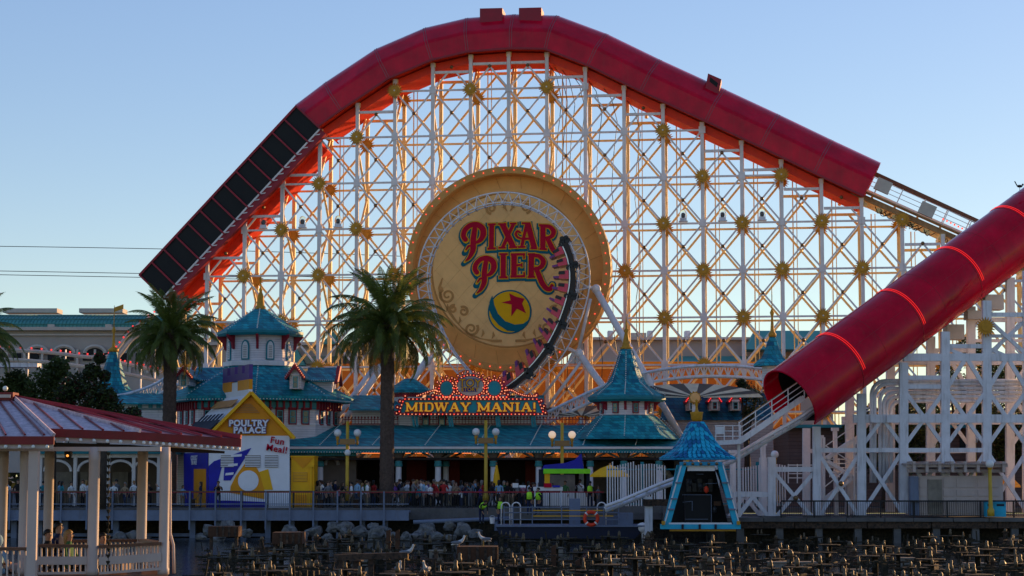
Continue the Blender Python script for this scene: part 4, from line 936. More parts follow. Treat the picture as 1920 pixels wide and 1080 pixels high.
box('ceiling', (xa, AY + .2, ez - .9), (xb, AY + 9, ez - .75), 'dark_interior', arc_b); box('rear_wall', (xa, AY + 8.6, 0), (xb, AY + 9, ez - .9), 'dark_interior', arc_b); box('end_wall', (xb - .3, AY + .5, 0), (xb, AY + 9, ez - .9), 'white_wall', arc_b); box('end_wall', (xa, AY + .5, 0), (xa + .3, AY + 9, ez - .9), 'white_wall', arc_b)
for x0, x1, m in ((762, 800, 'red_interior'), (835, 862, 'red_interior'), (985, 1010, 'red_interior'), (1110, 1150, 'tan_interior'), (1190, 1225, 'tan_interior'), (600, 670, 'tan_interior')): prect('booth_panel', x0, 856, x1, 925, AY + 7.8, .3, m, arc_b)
for x0, x1 in ((678, 712), (755, 780), (782, 802), (843, 884), (935, 957), (1024, 1048)): prect('strip_light', x0, 848.2, x1, 850.2, AY + 3, .12, 'strip_orange', arc_b)
frz = 846
for i in range(27): x = 545 + i * 4.4; prect('frieze_panel', x, 842, x + 2.6, 853, AY + .4, .1, 'teal_pale', arc_b)
prect('frieze_beam', 500, 842, 668, 855, AY + .5, .3, 'teal_trim', arc_b)
prect('stone_wall', 570, 855, 668, 952, AY + 1.4, .4, 'tan_interior', arc_b)
for cx in (592, 622):
    s = MB(); s.ring([at(cx + 12 * math.cos(R(t)), 872 - 14 * math.sin(R(t)), AY + 1.2) for t in range(0, 181, 15)], .13, 6); s.build('arch', 'beige_wall', arc_b)
def arcade_column(x, Yc=AY + .5):
    c = at(x, 950, Yc); z = lambda p: at(960, p, Yc).z
    s = MB(); s.smooth = True; s.lathe((c.x, Yc, 0), [(.32, 0), (.32, .3), (.22, .35), (.2, z(874))], 12); s.build('column', 'white_paint', arc_b)
    s = MB(); s.smooth = True; s.lathe((c.x, Yc, z(875)), [(.24, 0), (.28, .08), (.24, .34), (.3, .4)], 12); s.build('column_ring', 'teal_pale', arc_b)
    s = MB(); s.lathe((c.x, Yc, z(864)), [(.2, 0), (.3, .25), (.5, .6), (.62, .95)], 8); s.build('capital', 'tan_interior', arc_b)
    for sg in (-1, 1):
        sm, ws = smooth([(c.x + sg * .22, z(862)), (c.x + sg * .55, z(856)), (c.x + sg * 1.0, z(850)), (c.x + sg * 1.15, z(846))], [.1, .14, .16, .2]); ribbon(sm, ws, Yc - .08, Yc + .08, 'bracket', 'tan_interior', arc_b, lambda x_, y_, d: V((x_, d, y_)))
for x in (747, 821, 836, 925, 1010, 1107, 1170, 1236): arcade_column(x, AY + (.5 if x != 836 else 3))
arcade_column(600, AY + .9)
# iron cresting on the roof edge
cr = thing('roof_cresting', 'dark red iron cresting fence along the arcade roof under the marquee', 'fence', (at(640, 798, AY + 7).x, AY + 7, rz_))
for x0, x1 in ((642, 740), (740, 1120)):
    p, q2 = at(x0, 797, AY + 7.2), at(x1, 797, AY + 7.2); bar('rail', (p.x, p.y, rz_ + .08), (q2.x, p.y, rz_ + .08), .08, .08, 'red_trim', cr); bar('rail', (p.x, p.y, rz_ + .42), (q2.x, p.y, rz_ + .42), .05, .05, 'red_trim', cr)
s = MB(); x = at(642, 0, AY + 7.2).x
while x < at(1120, 0, AY + 7.2).x: s.bar((x, AY + 7.2, rz_ + .05), (x, AY + 7.2, rz_ + .68), .035, .035); s.ball((x, AY + 7.2, rz_ + .55), .07, 5, 4); x += .24
stuff(s.build('picket_row', 'red_trim', cr))

# ============================================================ spire tower right of the marquee
SY = 142.0; sc_ = V((at(1175, 760, SY).x, SY, 0)); zs = lambda p: at(960, p, SY).z; ms = mpp(SY)
tow = thing('spire_tower', 'white octagonal tower with tall concave teal spire right of the marquee', 'tower', sc_)
rs_ = R(-6)
oct_shell('wall', sc_, [(51 * ms, zs(822)), (51 * ms, zs(748))], 'white_wall', tow, rs_)
oct_shell('eave', sc_, [(68 * ms, zs(754)), (73 * ms, zs(750)), (73 * ms, zs(744))], 'teal_trim', tow, rs_)
oct_shell('skirt_roof', sc_, [(74 * ms, zs(746)), (66 * ms, zs(740)), (44 * ms, zs(726)), (36 * ms, zs(718))], 'teal_shingle', tow, rs_)
oct_shell('spire', sc_, [(37 * ms, zs(719)), (29 * ms, zs(705)), (20 * ms, zs(682)), (12 * ms, zs(656)), (8 * ms, zs(652))], 'teal_mottled', tow, rs_)
oct_shell('lower_roof', sc_, [(100 * ms, zs(824)), (84 * ms, zs(808)), (58 * ms, zs(782)), (52 * ms, zs(779))], 'teal_shingle', tow, rs_)
for j in range(8):
    ring = lambda r, z: oct_ring(sc_, r * ms, zs(z), rs_)[j]
    if ring(70, 0).y < SY + 1:
        string_lights(tow, (ring(73, 743) + V((0, -.05, .05)), ring(38, 719) + V((0, -.05, .05))), 11, .04); string_lights(tow, (ring(37, 718) + V((0, -.06, 0)), ring(13, 658) + V((0, -.06, 0))), 17, .04); string_lights(tow, (ring(100, 822) + V((0, -.05, .1)), ring(59, 781) + V((0, -.05, .1))), 13, .04)
        a = oct_ring(sc_, 51 * ms, 0, rs_)[j]; o = (a - V((sc_.x, sc_.y, 0))).normalized(); t = V((-o.y, o.x, 0)) * .09
        P = [(0, zs(770)), (.14, zs(768)), (.2, zs(760)), (.5, zs(754)), (.6, zs(751)), (0, zs(751))]; n = len(P); s = MB()
        s.add([a + o * x + t + V((0, 0, z)) for x, z in P] + [a + o * x - t + V((0, 0, z)) for x, z in P], [list(range(n)), list(range(n, 2 * n))[::-1]] + [[i, n + i, n + (i + 1) % n, (i + 1) % n] for i in range(n)]); s.build('eave_bracket', 'red_trim', tow)
    mid, ux, L = face_frame(sc_, 51 * ms, rs_, j)
    if mid.y < SY: sash_window(tow, mid, ux, zs(766), .46, .76)
s = MB(); s.smooth = True; s.lathe(V((sc_.x, SY, zs(655))), [(.42, 0), (.46, .12), (.3, .22), (.22, .7), (.12, 1.2), (.2, 1.35), (.07, 1.5), (.05, 2.0), (.02, 2.4)], 12); s.build('finial', 'gold', tow)
# distant small spires
for px, Y, top, eave, wd, lab in ((1449, 137, 632, 686, 38, 'small dark teal spire roof peeking out before the lower red tunnel'), (212, 152, 660, 752, 52, 'teal spire roof with gold vane beside the near left palm')):
    c = V((at(px, 700, Y).x, Y, 0)); z = lambda p: at(960, p, Y).z; k = mpp(Y); t = thing('teal_spire', lab, 'tower', c); h = eave - top
    oct_shell('wall', c, [(wd * .55 * k, 0 if px < 960 else z(725)), (wd * .55 * k, z(eave))], 'white_wall', t, R(8)); oct_shell('spire', c, [(wd * k, z(eave + 1)), (wd * .96 * k, z(eave - 3)), (wd * .55 * k, z(eave - h * .3)), (wd * .42 * k, z(eave - h * .5)), (wd * .16 * k, z(top))], 'teal_mottled', t, R(8))
    s = MB(); s.smooth = True; s.lathe(V((c.x, Y, z(top))), [(wd * .18 * k, 0), (wd * .2 * k, .2), (.14, .4), (.07, 1.4), (.16, 1.7), (.03, 2.0), (.03, 3.0), (.02, 3.6)], 10); s.build('finial', 'gold', t)
    if px < 960: MB().prism([(0, 0), (.7, .25), (.7, .6), (0, .35)], lambda x, y, d: V((c.x + x, Y + d, z(top) + 3.1 + y)), 0, .04).build('vane', 'gold', t)
# lower left house behind the dark tree
hs_ = thing('corner_house', 'white house corner with teal roof between the dark tree and palm trunk', 'building', at(290, 880, 147))
Y = 147; z = lambda p: at(960, p, Y).z; a, b_ = at(225, 0, Y).x, at(330, 0, Y).x
s = MB(); s.add([(a, Y - .6, z(756)), (b_, Y - .6, z(756)), (b_, Y + 4, z(728)), (a, Y + 4, z(728)), (a, Y - .6, z(759)), (b_, Y - .6, z(759))], [(0, 1, 2, 3), (0, 4, 5, 1)]); s.build('roof', 'teal_shingle', hs_, fix=False)
box('wall', (a, Y, 0), (b_, Y + 5, z(756)), 'white_wall', hs_); box('string_course', (a, Y - .08, z(768)), (b_, Y, z(766)), 'teal_trim', hs_)
for x in (262, 282, 297): prect('frieze_panel', x - 4, 757, x + 4, 765, Y - .06, .06, 'teal_pale', hs_)
# dormered house behind the sunburst canopy
dh = thing('dormered_house', 'blue shingled house with pink bulb lit dormers behind the sunburst canopy', 'building', at(1340, 880, 150))
Y = 150; z = lambda p: at(960, p, Y).z; a, b_ = at(1232, 0, Y).x, at(1445, 0, Y).x
mat('blue_shingle', (.012, .14, .22), .5, kind='shingle', col2=(.008, .06, .13), tile=(.4, .3)); mat('pink_wall', (.50, .42, .40), .7, kind='clap', col2=(.45, .38, .36), tile=(6, .2))
s = MB(); s.add([(a, Y, z(788)), (b_, Y, z(788)), (b_ - .6, Y + 2.0, z(735)), (a + .6, Y + 2.0, z(735)), (a + 1, Y + 6, z(722)), (b_ - 1, Y + 6, z(722))], [(0, 1, 2, 3), (3, 2, 5, 4)]); s.build('roof', 'blue_shingle', dh, fix=False)
box('wall', (a + .2, Y + .2, 0), (b_ - .2, Y + 6, z(783)), 'pink_wall', dh)
for px in (1298, 1340, 1379):
    fn = lambda x, y, d: at(x, y, Y - .5) + V((0, d, 0)); s = MB(); s.prism([(px - 10, 770), (px + 10, 770), (px + 10, 752), (px, 740), (px - 10, 752)], fn, 0, 2.5); s.build('dormer_wall', 'pink_wall', dh)
    for sg in (-1, 1): s = MB(); s.prism([(px, 734), (px + sg * 14, 753), (px + sg * 12, 757), (px, 740)], fn, -.2, 2.4); s.build('barge_board', 'red_trim', dh); string_lights(dh, (fn(px, 735, -.25), fn(px + sg * 13, 754, -.25)), 7, .05, 'bulb_red_soft')
    sash_window(dh, V((fn(px, 760, 0).x, Y - .5, 0)), V((1, 0, 0)), z(761), .48, .62, 'white_paint')
# ============================================================ lower red tunnel (nearer)
def seg_frame(P, Q): 
    t = (Q - P).normalized(); side_ = t.cross(V((0, 0, 1))).normalized(); up = side_.cross(t); return t, side_, up
M0, M1 = at(1480, 752, 118), at(1975, 386, 128.5)
lt, lsd, lup = seg_frame(M0, M1); LR = 2.12; LL = (M1 - M0).length
def LT(s, a, r=LR): return M0 + lt * s + lsd * (r * math.cos(a)) + lup * (r * math.sin(a))   # lsd points to the viewer
lo = thing('lower_red_tunnel', 'big glossy red tube with glowing red neon rings rising out of frame at right', 'tunnel', at(1480, 968, 120))
AA0, AA1 = R(-52), R(212); NA = 40
cuts = [0, 4.45, 10.0, 15.6, 21.2, LL]
for i in range(len(cuts) - 1):
    s = MB(); s.smooth = True
    for r in (LR, LR - .1):
        k = len(s.v)
        for q in (cuts[i], cuts[i + 1]):
            for j in range(NA + 1): s.v.append(LT(q, AA0 + (AA1 - AA0) * j / NA, r))
        for j in range(NA): s.f.append([k + j, k + j + 1, k + NA + 2 + j, k + NA + 1 + j]); s.mi.append(0); s.sm.append(True)
    s.smooth = False
    if i == 0:
        s.add([LT(0, AA0 + (AA1 - AA0) * j / NA, r) for r in (LR, LR - .1) for j in range(NA + 1)], [(j, j + 1, NA + 2 + j, NA + 1 + j) for j in range(NA)])
    for e in (AA0, AA1): s.add([LT(cuts[i], e), LT(cuts[i + 1], e), LT(cuts[i + 1], e, LR - .1), LT(cuts[i], e, LR - .1)], [(0, 1, 2, 3)])
    s.build('tube_panel', 'red_gloss', lo)
    if i:
        for dd in (-.07, .07):
            n = MB(); n.smooth = True; n.ring([LT(cuts[i] + dd, R(-12) + R(130) * j / 30, LR + .03) for j in range(31)], .015, 6); n.build('neon_ring', 'neon_red', lo)
        n = MB(); n.smooth = True; n.ring([LT(cuts[i] - .22, R(-50) + R(250) * j / 40, LR + .004) for j in range(41)], .02, 5); n.build('joint_flange', 'red_trim', lo)
        for a_ in (28, 62): n = MB(); n.ring([LT(cuts[i - 1] + (cuts[i] - cuts[i - 1]) * j / 6, R(a_), LR + .001) for j in range(7)], .008, 4); n.build('lap_seam', 'red_trim', lo)
        n = MB(); n.ring([LT(cuts[i] + 2, R(-20) + R(140) * j / 30, LR + .002) for j in range(31)], .012, 4); n.build('seam', 'red_trim', lo)
s = MB(); s.smooth = True
s.add([LT(q, AA0 + (AA1 - AA0) * j / NA, LR - .13) for q in (1.2, LL) for j in range(NA + 1)], [(j, j + 1, NA + 2 + j, NA + 1 + j) for j in range(NA)]); s.build('lining', 'black_panel', lo)
s = MB(); s.add([LT(LL - .2, R(t), LR - .14) for t in range(0, 360, 12)], [list(range(30))]); s.build('far_bulkhead', 'black_panel', lo)
s = MB(); s.hexa([LT(.6, R(-52), LR - .14), LT(LL, R(-52), LR - .14), LT(LL, R(232), LR - .14), LT(.6, R(232), LR - .14), LT(.6, R(-54), LR - .0), LT(LL, R(-54), LR - .0), LT(LL, R(234), LR - .0), LT(.6, R(234), LR - .0)]); s.build('tube_floor', 'black_panel', lo)
# launch track and stairs coming out of it
lk = thing('launch_track', 'white launch track sloping from the lagoon up into the lower red tunnel', 'track', at(1165, 960, 120))
tpts = [at(1135, 953, 119.5), at(1165, 942, 119.5), at(1235, 912, 119.5), at(1375, 860, 119), at(1450, 815, 118.5), at(1525, 772, 118.3)]
sm3 = []
for i in range(len(tpts) - 1): sm3 += [tpts[i].lerp(tpts[i + 1], k / 3) for k in range(3)]
sm3.append(tpts[-1] + lt * 6)
for off in (-.55, .55):
    s = MB(); s.smooth = True; s.ring([p + V((0, off, .12)) for p in sm3], .09, 8); s.build('rail', 'white_steel', lk)
s = MB(); s.ring([p + V((0, 0, -.14)) for p in sm3], .13, 8); s.build('spine', 'near_steel', lk)
for i in range(0, len(sm3) - 1): bar('cross_tie', sm3[i] + V((0, -.55, .02)), sm3[i] + V((0, .55, .02)), .14, .1, 'near_steel', lk)
for x, y in ((1215, 925), (1020 + 200, 930)): c = at(x, y, 119.5); box('track_pier', (c.x - .2, c.y - .3, -2.2), (c.x + .25, c.y + .3, c.z - .2), 'near_steel', lk); box('pier_cap', (c.x - .3, c.y - .5, c.z - .75), (c.x + 1.9, c.y + .5, c.z - .35), 'rust', lk); break
st = thing('maintenance_stair', 'white steel stair with handrails climbing into the mouth of the red tube', 'stair', at(1385, 870, 117.6))
S0, S1 = at(1386, 829, 117.4), at(1508, 745, 117.8)
bar('stringer', S0, S1, .3, .06, 'white_steel', st); bar('stringer', S0 + V((0, .9, 0)), S1 + V((0, .9, 0)), .3, .06, 'white_steel', st)
for i in range(16): p = S0.lerp(S1, (i + .5) / 16); box('tread', (p.x - .16, p.y + .03, p.z + .02), (p.x + .16, p.y + .87, p.z + .07), 'near_steel', st)
for h in (.45, .8, 1.15): bar('handrail', S0 + V((0, -.05, h)), S1 + V((0, -.05, h)), .05, .05, 'white_steel', st); 
bar('handrail', S0 + V((0, .95, 1.15)), S1 + V((0, .95, 1.15)), .07, .07, 'bronze', st)
for i in range(5): p = S0.lerp(S1, i / 4); bar('baluster', p + V((0, -.05, 0)), p + V((0, -.05, 1.2)), .06, .06, 'white_steel', st)
MB().hexa([at(1340, 835, 117), at(1390, 832, 117), at(1390, 832, 117) + V((0, 1.6, 0)), at(1340, 835, 117) + V((0, 1.6, 0)), at(1340, 826, 117), at(1390, 824, 117), at(1390, 824, 117) + V((0, 1.6, 0)), at(1340, 826, 117) + V((0, 1.6, 0))]).build('landing', 'white_steel', st)
for x in (1342, 1358, 1374, 1388): p, q = at(x, 828, 117), at(x, 797, 117); bar('landing_post', p, q, .06, .06, 'white_steel', st)
for y in (798, 808, 818): bar('landing_rail', at(1340, y, 117), at(1390, y, 117), .05, .05, 'white_steel', st)
prect('control_box', 1343, 800, 1358, 814, 116.9, .3, 'white_paint', st)
for x in (1345, 1385): p = at(x, 832, 117.8); bar('stair_post', p, V((p.x, p.y, -.3)), .18, .18, 'white_steel', st)

# ============================================================ near trestle under the lower tube
NY = 121.0
nt_ = thing('launch_trestle', 'white steel trestle with crossed braces under the lower red tube', 'trestle', at(1615, 968, NY))
colsN = {1447: (857, 979), 1531: (800, 979), 1615: (738, 966), 1694: (680, 962), 1772: (622, 962), 1850: (564, 962), 1926: (508, 962), 2000: (460, 962)}
wN = .3
for rear_ in (0, 1):
    dy = 4.2 * rear_; mN = 'near_steel' if not rear_ else 'white_steel'
    def np_(x, y): return at(x, y, NY) + V((0, dy, 0))
    def nb_(n, x0, y0, x1, y1, w_=.26, off=0): return bar(('rear_' if rear_ else '') + n, np_(x0, y0) + V((0, off, 0)), np_(x1, y1) + V((0, off, 0)), w_, w_ * .8, mN, nt_)
    for x, (y0, y1) in colsN.items(): nb_('column', x, y0, x, y1, .46 if x < 1600 else .52)
    for (x0, x1, y, w_) in ((1600, 2010, 785, .5), (1531, 1850, 844, .26), (1447, 1531, 880, .3), (1375, 1447, 927, .3), (1694, 2010, 670, .46), (1694, 1772, 708, .26), (1694, 1772, 725, .26), (1772, 1850, 649, .26), (1694, 1850, 779, .2), (1850, 2010, 590, .26), (1850, 2010, 630, .2)): nb_('beam', x0, y, x1, y, w_, off=.02)
    def X(x0, x1, y0, y1):
        if rear_: return
        nb_('brace', x0, y0, x1, y1, .22, -.06); nb_('brace', x1, y0, x0, y1, .22, .1)
    X(1450, 1528, 884, 976); X(1534, 1612, 850, 972); X(1618, 1690, 850, 960); X(1697, 1769, 850, 960); X(1775, 1847, 850, 960); X(1853, 1924, 850, 960)
    xs = [1615, 1694, 1772, 1850, 1926, 2000]
    for i in range(len(xs) - 1):
        if rear_ and i % 2: continue
        m_ = (xs[i] + xs[i + 1]) / 2; nb_('brace', m_ - 3, 789, xs[i] + 3, 834, .22); nb_('brace', m_ + 3, 789, xs[i + 1] - 3, 834, .22)
        if i >= 1: nb_('brace', xs[i] + 3, 735, m_ - 3, 780, .24, -.05); nb_('brace', xs[i + 1] - 3, 735, m_ + 3, 780, .24, -.05)
        if i >= 2: nb_('brace', xs[i] + 3, 728, m_ - 3, 675, .24, -.05); nb_('brace', xs[i + 1] - 3, 728, m_ + 3, 675, .24, -.05)
        if i >= 2: nb_('brace', xs[i] + 3, 653, m_, 668, .2)
    nb_('brace', 1410, 930, 1447, 976, .24); nb_('brace', 1412, 930, 1378, 976, .24); X(1853, 1924, 600, 665)
for x, y in ((1492, 934), (1577, 907)): c = at(x, y, NY - .3); ball('rosette', c, .16, 'bronze', nt_)
# pipe bends
for j, (x, yt) in enumerate(((1634, 714), (1640, 720), (1650, 728), (1657, 736), (1663, 744), (1671, 752))):
    r = 26 - j * 1.5; yy = yt; pts = [at(x, 905, NY + .7 + .05 * j), at(x, yy + r, NY + .7 + .05 * j)] + [at(x + r - r * math.cos(R(t)), yy + r - r * math.sin(R(t)), NY + .7 + .05 * j) for t in range(15, 91, 15)] + [at(1940, yy, NY + .7 + .05 * j)]
    s = MB(); s.smooth = True; s.ring(pts, .12, 8); s.build('pipe', 'near_steel', nt_)
for x in (1636, 1667): prect('junction_box', x - 4, 778, x + 4, 792, NY - .4, .4, 'near_steel', nt_)
for x0, y0, x1, y1 in ((1776, 608, 1808, 636), (1848, 552, 1882, 580), (1815, 582, 1842, 598)): prect('equipment_box', x0, y0, x1, y1, NY + 3.2, 1.2, 'pale_box' if False else 'beige_light', nt_)
o = link('sun_ornament', sun_me, Matrix.Translation(at(1848, 613, NY - .5)) @ Matrix.Scale(.95, 4), nt_)
for x, y in ((1598, 851), (1520, 862)): 
    for k in range(4): bar('access_rail', at(x - 42, y + 10 + k * 8, NY + 2), at(x + 10, y + 10 + k * 8, NY + 2), .06, .06, 'white_steel', nt_)
    for k in range(4): bar('access_post', at(x - 42 + k * 17, y + 8, NY + 2), at(x - 42 + k * 17, y + 44, NY + 2), .06, .06, 'white_steel', nt_)
s0 = thing('access_stair', 'white zigzag access stair standing inside the launch trestle', 'stair', at(1560, 968, NY + 2))
for (x0, y0, x1, y1) in ((1545, 940, 1600, 895), (1600, 895, 1548, 862), (1548, 862, 1600, 826)):
    bar('stringer', at(x0, y0, NY + 1.8), at(x1, y1, NY + 1.8), .22, .08, 'white_steel', s0); bar('stringer', at(x0, y0, NY + 1.8) + V((0, .9, 0)), at(x1, y1, NY + 1.8) + V((0, .9, 0)), .22, .08, 'white_steel', s0); bar('handrail', at(x0, y0 - 26, NY + 1.7), at(x1, y1 - 26, NY + 1.7), .06, .06, 'white_steel', s0)
    for i in range(9): p = at(x0, y0, NY + 1.8).lerp(at(x1, y1, NY + 1.8), (i + .5) / 9); box('tread', (p.x - .13, p.y + .04, p.z), (p.x + .13, p.y + .86, p.z + .05), 'near_steel', s0)
for x in (1545, 1602): bar('stair_post', at(x, 966, NY + 1.8), at(x, 820, NY + 1.8), .14, .14, 'white_steel', s0)
for i, (x, sz) in enumerate(((1375, .34), (1432, .3), (1540, .2), (1568, .22), (1590, .16))):
    t = thing('trestle_post', ['white post under the launch track beside the teal kiosk', 'white slim post left of the first crossed brace', 'slim white conduit post behind the second crossed brace', 'paler conduit post in the middle of the access stair', 'thin conduit post just left of the tall trestle leg'][i], 'post', at(x, 968, NY + 3))
    p = at(x, 968, NY + 3); tp_ = at(x, 850 - i * 14, NY + 3)
    MB().box((p.x - sz / 2, p.y - .2, p.z), (p.x + sz / 2, p.y + .2, tp_.z)).box((p.x - sz / 2 - .1, p.y - .25, tp_.z), (p.x + sz / 2 + .1, p.y + .25, tp_.z + .2)).build('shaft', 'white_steel', t)
# sea wall on the right
x0_ = at(1360, 970, 120).x
sw = struct(box('sea_wall', (x0_, 120.4, -2.3), (60, 133.6, -.5), 'algae_shade', None))  # dark face paints the shaded void behind the piles
cap_l = struct(box('sea_wall_cap', (x0_ - .1, 119.0, -.5), (60.1, 133.05, -.38), 'concrete', None))
random.seed(17); x = x0_
while x < 36:
    L_ = random.uniform(1.7, 2.6); q_ = random.uniform(-.02, .03); box('coping_block', (x + .02, 118.86 - q_, -.6), (x + L_ - .02, 119.3, -.375 + q_ * .4), 'concrete', cap_l); x += L_
x = x0_
while x < 36:
    L_ = random.uniform(3.2, 4.4); box('fender_beam', (x + .03, 118.98 + random.uniform(0, .03), -1.0), (x + L_ - .03, 119.25, -.62), 'rust', sw); x += L_
x = x0_ + .6
while x < 36:
    box('pile', (x, 119.1, -2.4), (x + .42, 119.5, -1.0), 'concrete', sw); x += 2.35
gz = -.38
for i, x in enumerate((1615, 1531, 1447)): c = at(x, 975, NY); t = box('footing_block', (c.x - .7, NY - 1.2, gz), (c.x + .7, NY + .8, c.z + .25), 'concrete', nt_)
# pergola building
pg = thing('pergola_shed', 'pale panelled shed with slatted pergola top at the right promenade', 'shed', at(1790, 965, 118))
GY = 119.8
prect('wall', 1716, 892, 1880, 966, GY, 3, 'pink_wall' if False else 'gaz_column', pg); prect('corner_panel', 1708, 893, 1722, 968, GY - .3, .6, 'pier_grey', pg)
for x0, x1 in ((1724, 1738), (1742, 1764), (1770, 1788), (1794, 1828), (1834, 1872)):
    for y0, y1 in ((896, 914), (918, 930), (934, 962)): prect('wall_panel', x0, y0, x1, y1, GY - .05, .05, 'gaz_column', pg)
prect('door', 1741, 899, 1766, 964, GY - .1, .08, 'pale_box', pg)
for i in range(8): x = 1712 + i * 24; prect('rafter', x, 865, x + 5, 885, GY - .8, 4.5, 'gaz_column', pg)
prect('pergola_beam', 1700, 871, 1890, 876, GY - .6, .2, 'gaz_column', pg); prect('pergola_beam', 1704, 880, 1884, 886, GY - .3, .25, 'gaz_column', pg)
for i in range(60): x = 1702 + i * 3.15; prect('slat', x, 868.5, x + 1.3, 871, GY - .9, 4, 'gaz_column', pg)
# teal bins
for i, (x0, x1, lab) in enumerate(((1849, 1865, 'left light blue bin behind the right hand black railing'), (1866, 1886, 'right light blue bin behind the right hand black railing'))):
    t = thing('bin', lab, 'bin', at((x0 + x1) / 2, 968, 118.9)); prect('body', x0, 943, x1, 969, 118.9, .6, 'sky_blue', t); prect('lid', x0 - .4, 941, x1 + .4, 943.5, 118.85, .7, 'sky_blue_mid', t); prect('hatch', x0 + 3, 945, x1 - 3, 949, 118.87, .05, 'navy', t)
# black railing, right
def iron_fence(nm, lab, x0, x1, Y, zb, ht, m='black_iron', top='black_iron', sp=.13, posts=2.0):
    t = thing(nm, lab, 'railing', (x0, Y, zb))
    bar('top_rail', (x0, Y, zb + ht), (x1, Y, zb + ht), .09, .12, top, t); bar('lower_rail', (x0, Y, zb + .12), (x1, Y, zb + .12), .05, .05, m, t)
    x = x0
    while x <= x1: bar('post', (x, Y, zb), (x, Y, zb + ht - .04), .08, .08, m, t); x += posts
    s = MB(); x = x0
    while x < x1: s.bar((x, Y, zb + .12), (x, Y, zb + ht - .04), .022, .022); x += sp
    stuff(s.build('picket_row', m, t)); return t
iron_fence('black_railing', 'black iron railing along the right hand sea wall', at(1452, 0, 119.4).x, 36, 119.4, gz, 1.0)
# dark house and trees behind the trestle on the right
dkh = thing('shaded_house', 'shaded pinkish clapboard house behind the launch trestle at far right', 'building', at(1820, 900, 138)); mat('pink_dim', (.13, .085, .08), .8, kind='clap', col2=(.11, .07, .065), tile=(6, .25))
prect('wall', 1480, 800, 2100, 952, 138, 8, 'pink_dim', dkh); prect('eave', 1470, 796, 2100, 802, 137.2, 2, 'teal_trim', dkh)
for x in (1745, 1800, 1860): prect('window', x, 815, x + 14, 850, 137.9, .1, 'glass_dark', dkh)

# ============================================================ teal projection kiosk in the lagoon
KY = 112.0; k_ = mpp(KY)
kio = thing('projection_kiosk', 'bright blue pyramid roofed kiosk with black open front standing in the lagoon', 'kiosk', at(1315, 990, KY))
kz = lambda p: at(960, p, KY).z; kc = at(1315, 990, KY)
dk = 4.4                                   # depth of the kiosk
def kfr(x, y, d): return at(x, y, KY) + V((0, d, 0))
for n_, xb_, xt_, d in (('leg', 1250, 1281, 0), ('leg', 1381, 1351, 0), ('rear_leg', 1262, 1287, dk), ('rear_leg', 1372, 1346, dk)):
    a, b_ = kfr(xb_, 984, d), kfr(xt_, 872, d); bar(n_, a, b_, .36, .36, 'sky_blue', kio)
for sx, xb_, xt_ in ((-1, 1250, 1281), (1, 1381, 1351)):
    bar('edge_strip', kfr(xb_ - sx * -5, 984, -.2), kfr(xt_ - sx * -4, 872, -.2), .07, .05, 'white_paint', kio)
    bar('side_rail', kfr(xb_ + sx * 2, 984, .3), kfr(xt_ + sx * 2, 872, .3), .12, .1, 'black_iron', kio)
    for y in (905, 935, 955): t = (984 - y) / 112; x = xb_ + (xt_ - xb_) * t; prect('clamp', x - 6, y - 1.5, x + 6, y + 1.5, KY - .3, .2, 'pier_grey', kio)
prect('base_beam', 1239, 983, 1389, 992, KY - .25, .5, 'sky_blue', kio); prect('sill', 1254, 980, 1372, 983, KY - .2, .3, 'white_paint', kio)
for x in (1280, 1312, 1342): prect('base_bracket', x - 2, 983, x + 2, 992, KY - .32, .07, 'navy', kio)
prect('gold_skirt', 1256, 992, 1380, 996, KY - .1, .3, 'gold', kio)
prect('lintel', 1275, 866, 1354, 873, KY - .25, .5, 'sky_blue_mid', kio)
for i in range(5): c = at(1284 + i * 15, 869.5, KY - .28); ball('lintel_stud', c, .09, 'bronze', kio)
prect('header', 1289, 873, 1340, 883, KY - .05, .15, 'white_paint', kio)
s = MB(); s.prism([(1254, 982), (1376, 982), (1350, 875), (1282, 875)], lambda x, y, d: at(x, y, KY) + V((0, d, 0)), 3.2, 3.4); s.build('back_screen', 'black_panel', kio)
s = MB(); s.hexa([kfr(1378, 984, .4), kfr(1398, 980, dk), kfr(1392, 975, dk), kfr(1376, 975, .4), kfr(1352, 880, .4), kfr(1362, 880, dk), kfr(1356, 880, dk), kfr(1350, 880, .4)]); s.build('side_mesh', 'black_panel', kio)
prect('rack', 1285, 928, 1335, 978, KY + 1.0, .5, 'black_panel', kio)
for a, b_ in (((1281, 928), (1336, 928)), ((1336, 928), (1336, 980)), ((1286, 974), (1330, 974)), ((1282, 942), (1300, 940)), ((1300, 940), (1300, 958)), ((1308, 889), (1321, 889)), ((1325, 907), (1348, 906))): bar('pipe', kfr(*a, .7), kfr(*b_, .7), .025, .025, 'pier_grey', kio)
for x, y, m in ((1327, 918, 'lifebuoy_orange'), (1343, 956, 'train_dark'), (1296, 905, 'train_dark'), (1316, 912, 'train_dark')): MB().ball(kfr(x, y, .8), .14, 8, 6, (1, 1, 1.5)).build('lamp_unit', m, kio)
for i in range(5): prect('equipment_box', 1288 + i * 10, 898 + (i % 2) * 8, 1296 + i * 10, 922, KY + 2 + .1 * i, .6, 'train_dark', kio)
prect('equipment_box', 1339, 940, 1352, 948, KY + .8, .4, 'caisson', kio)
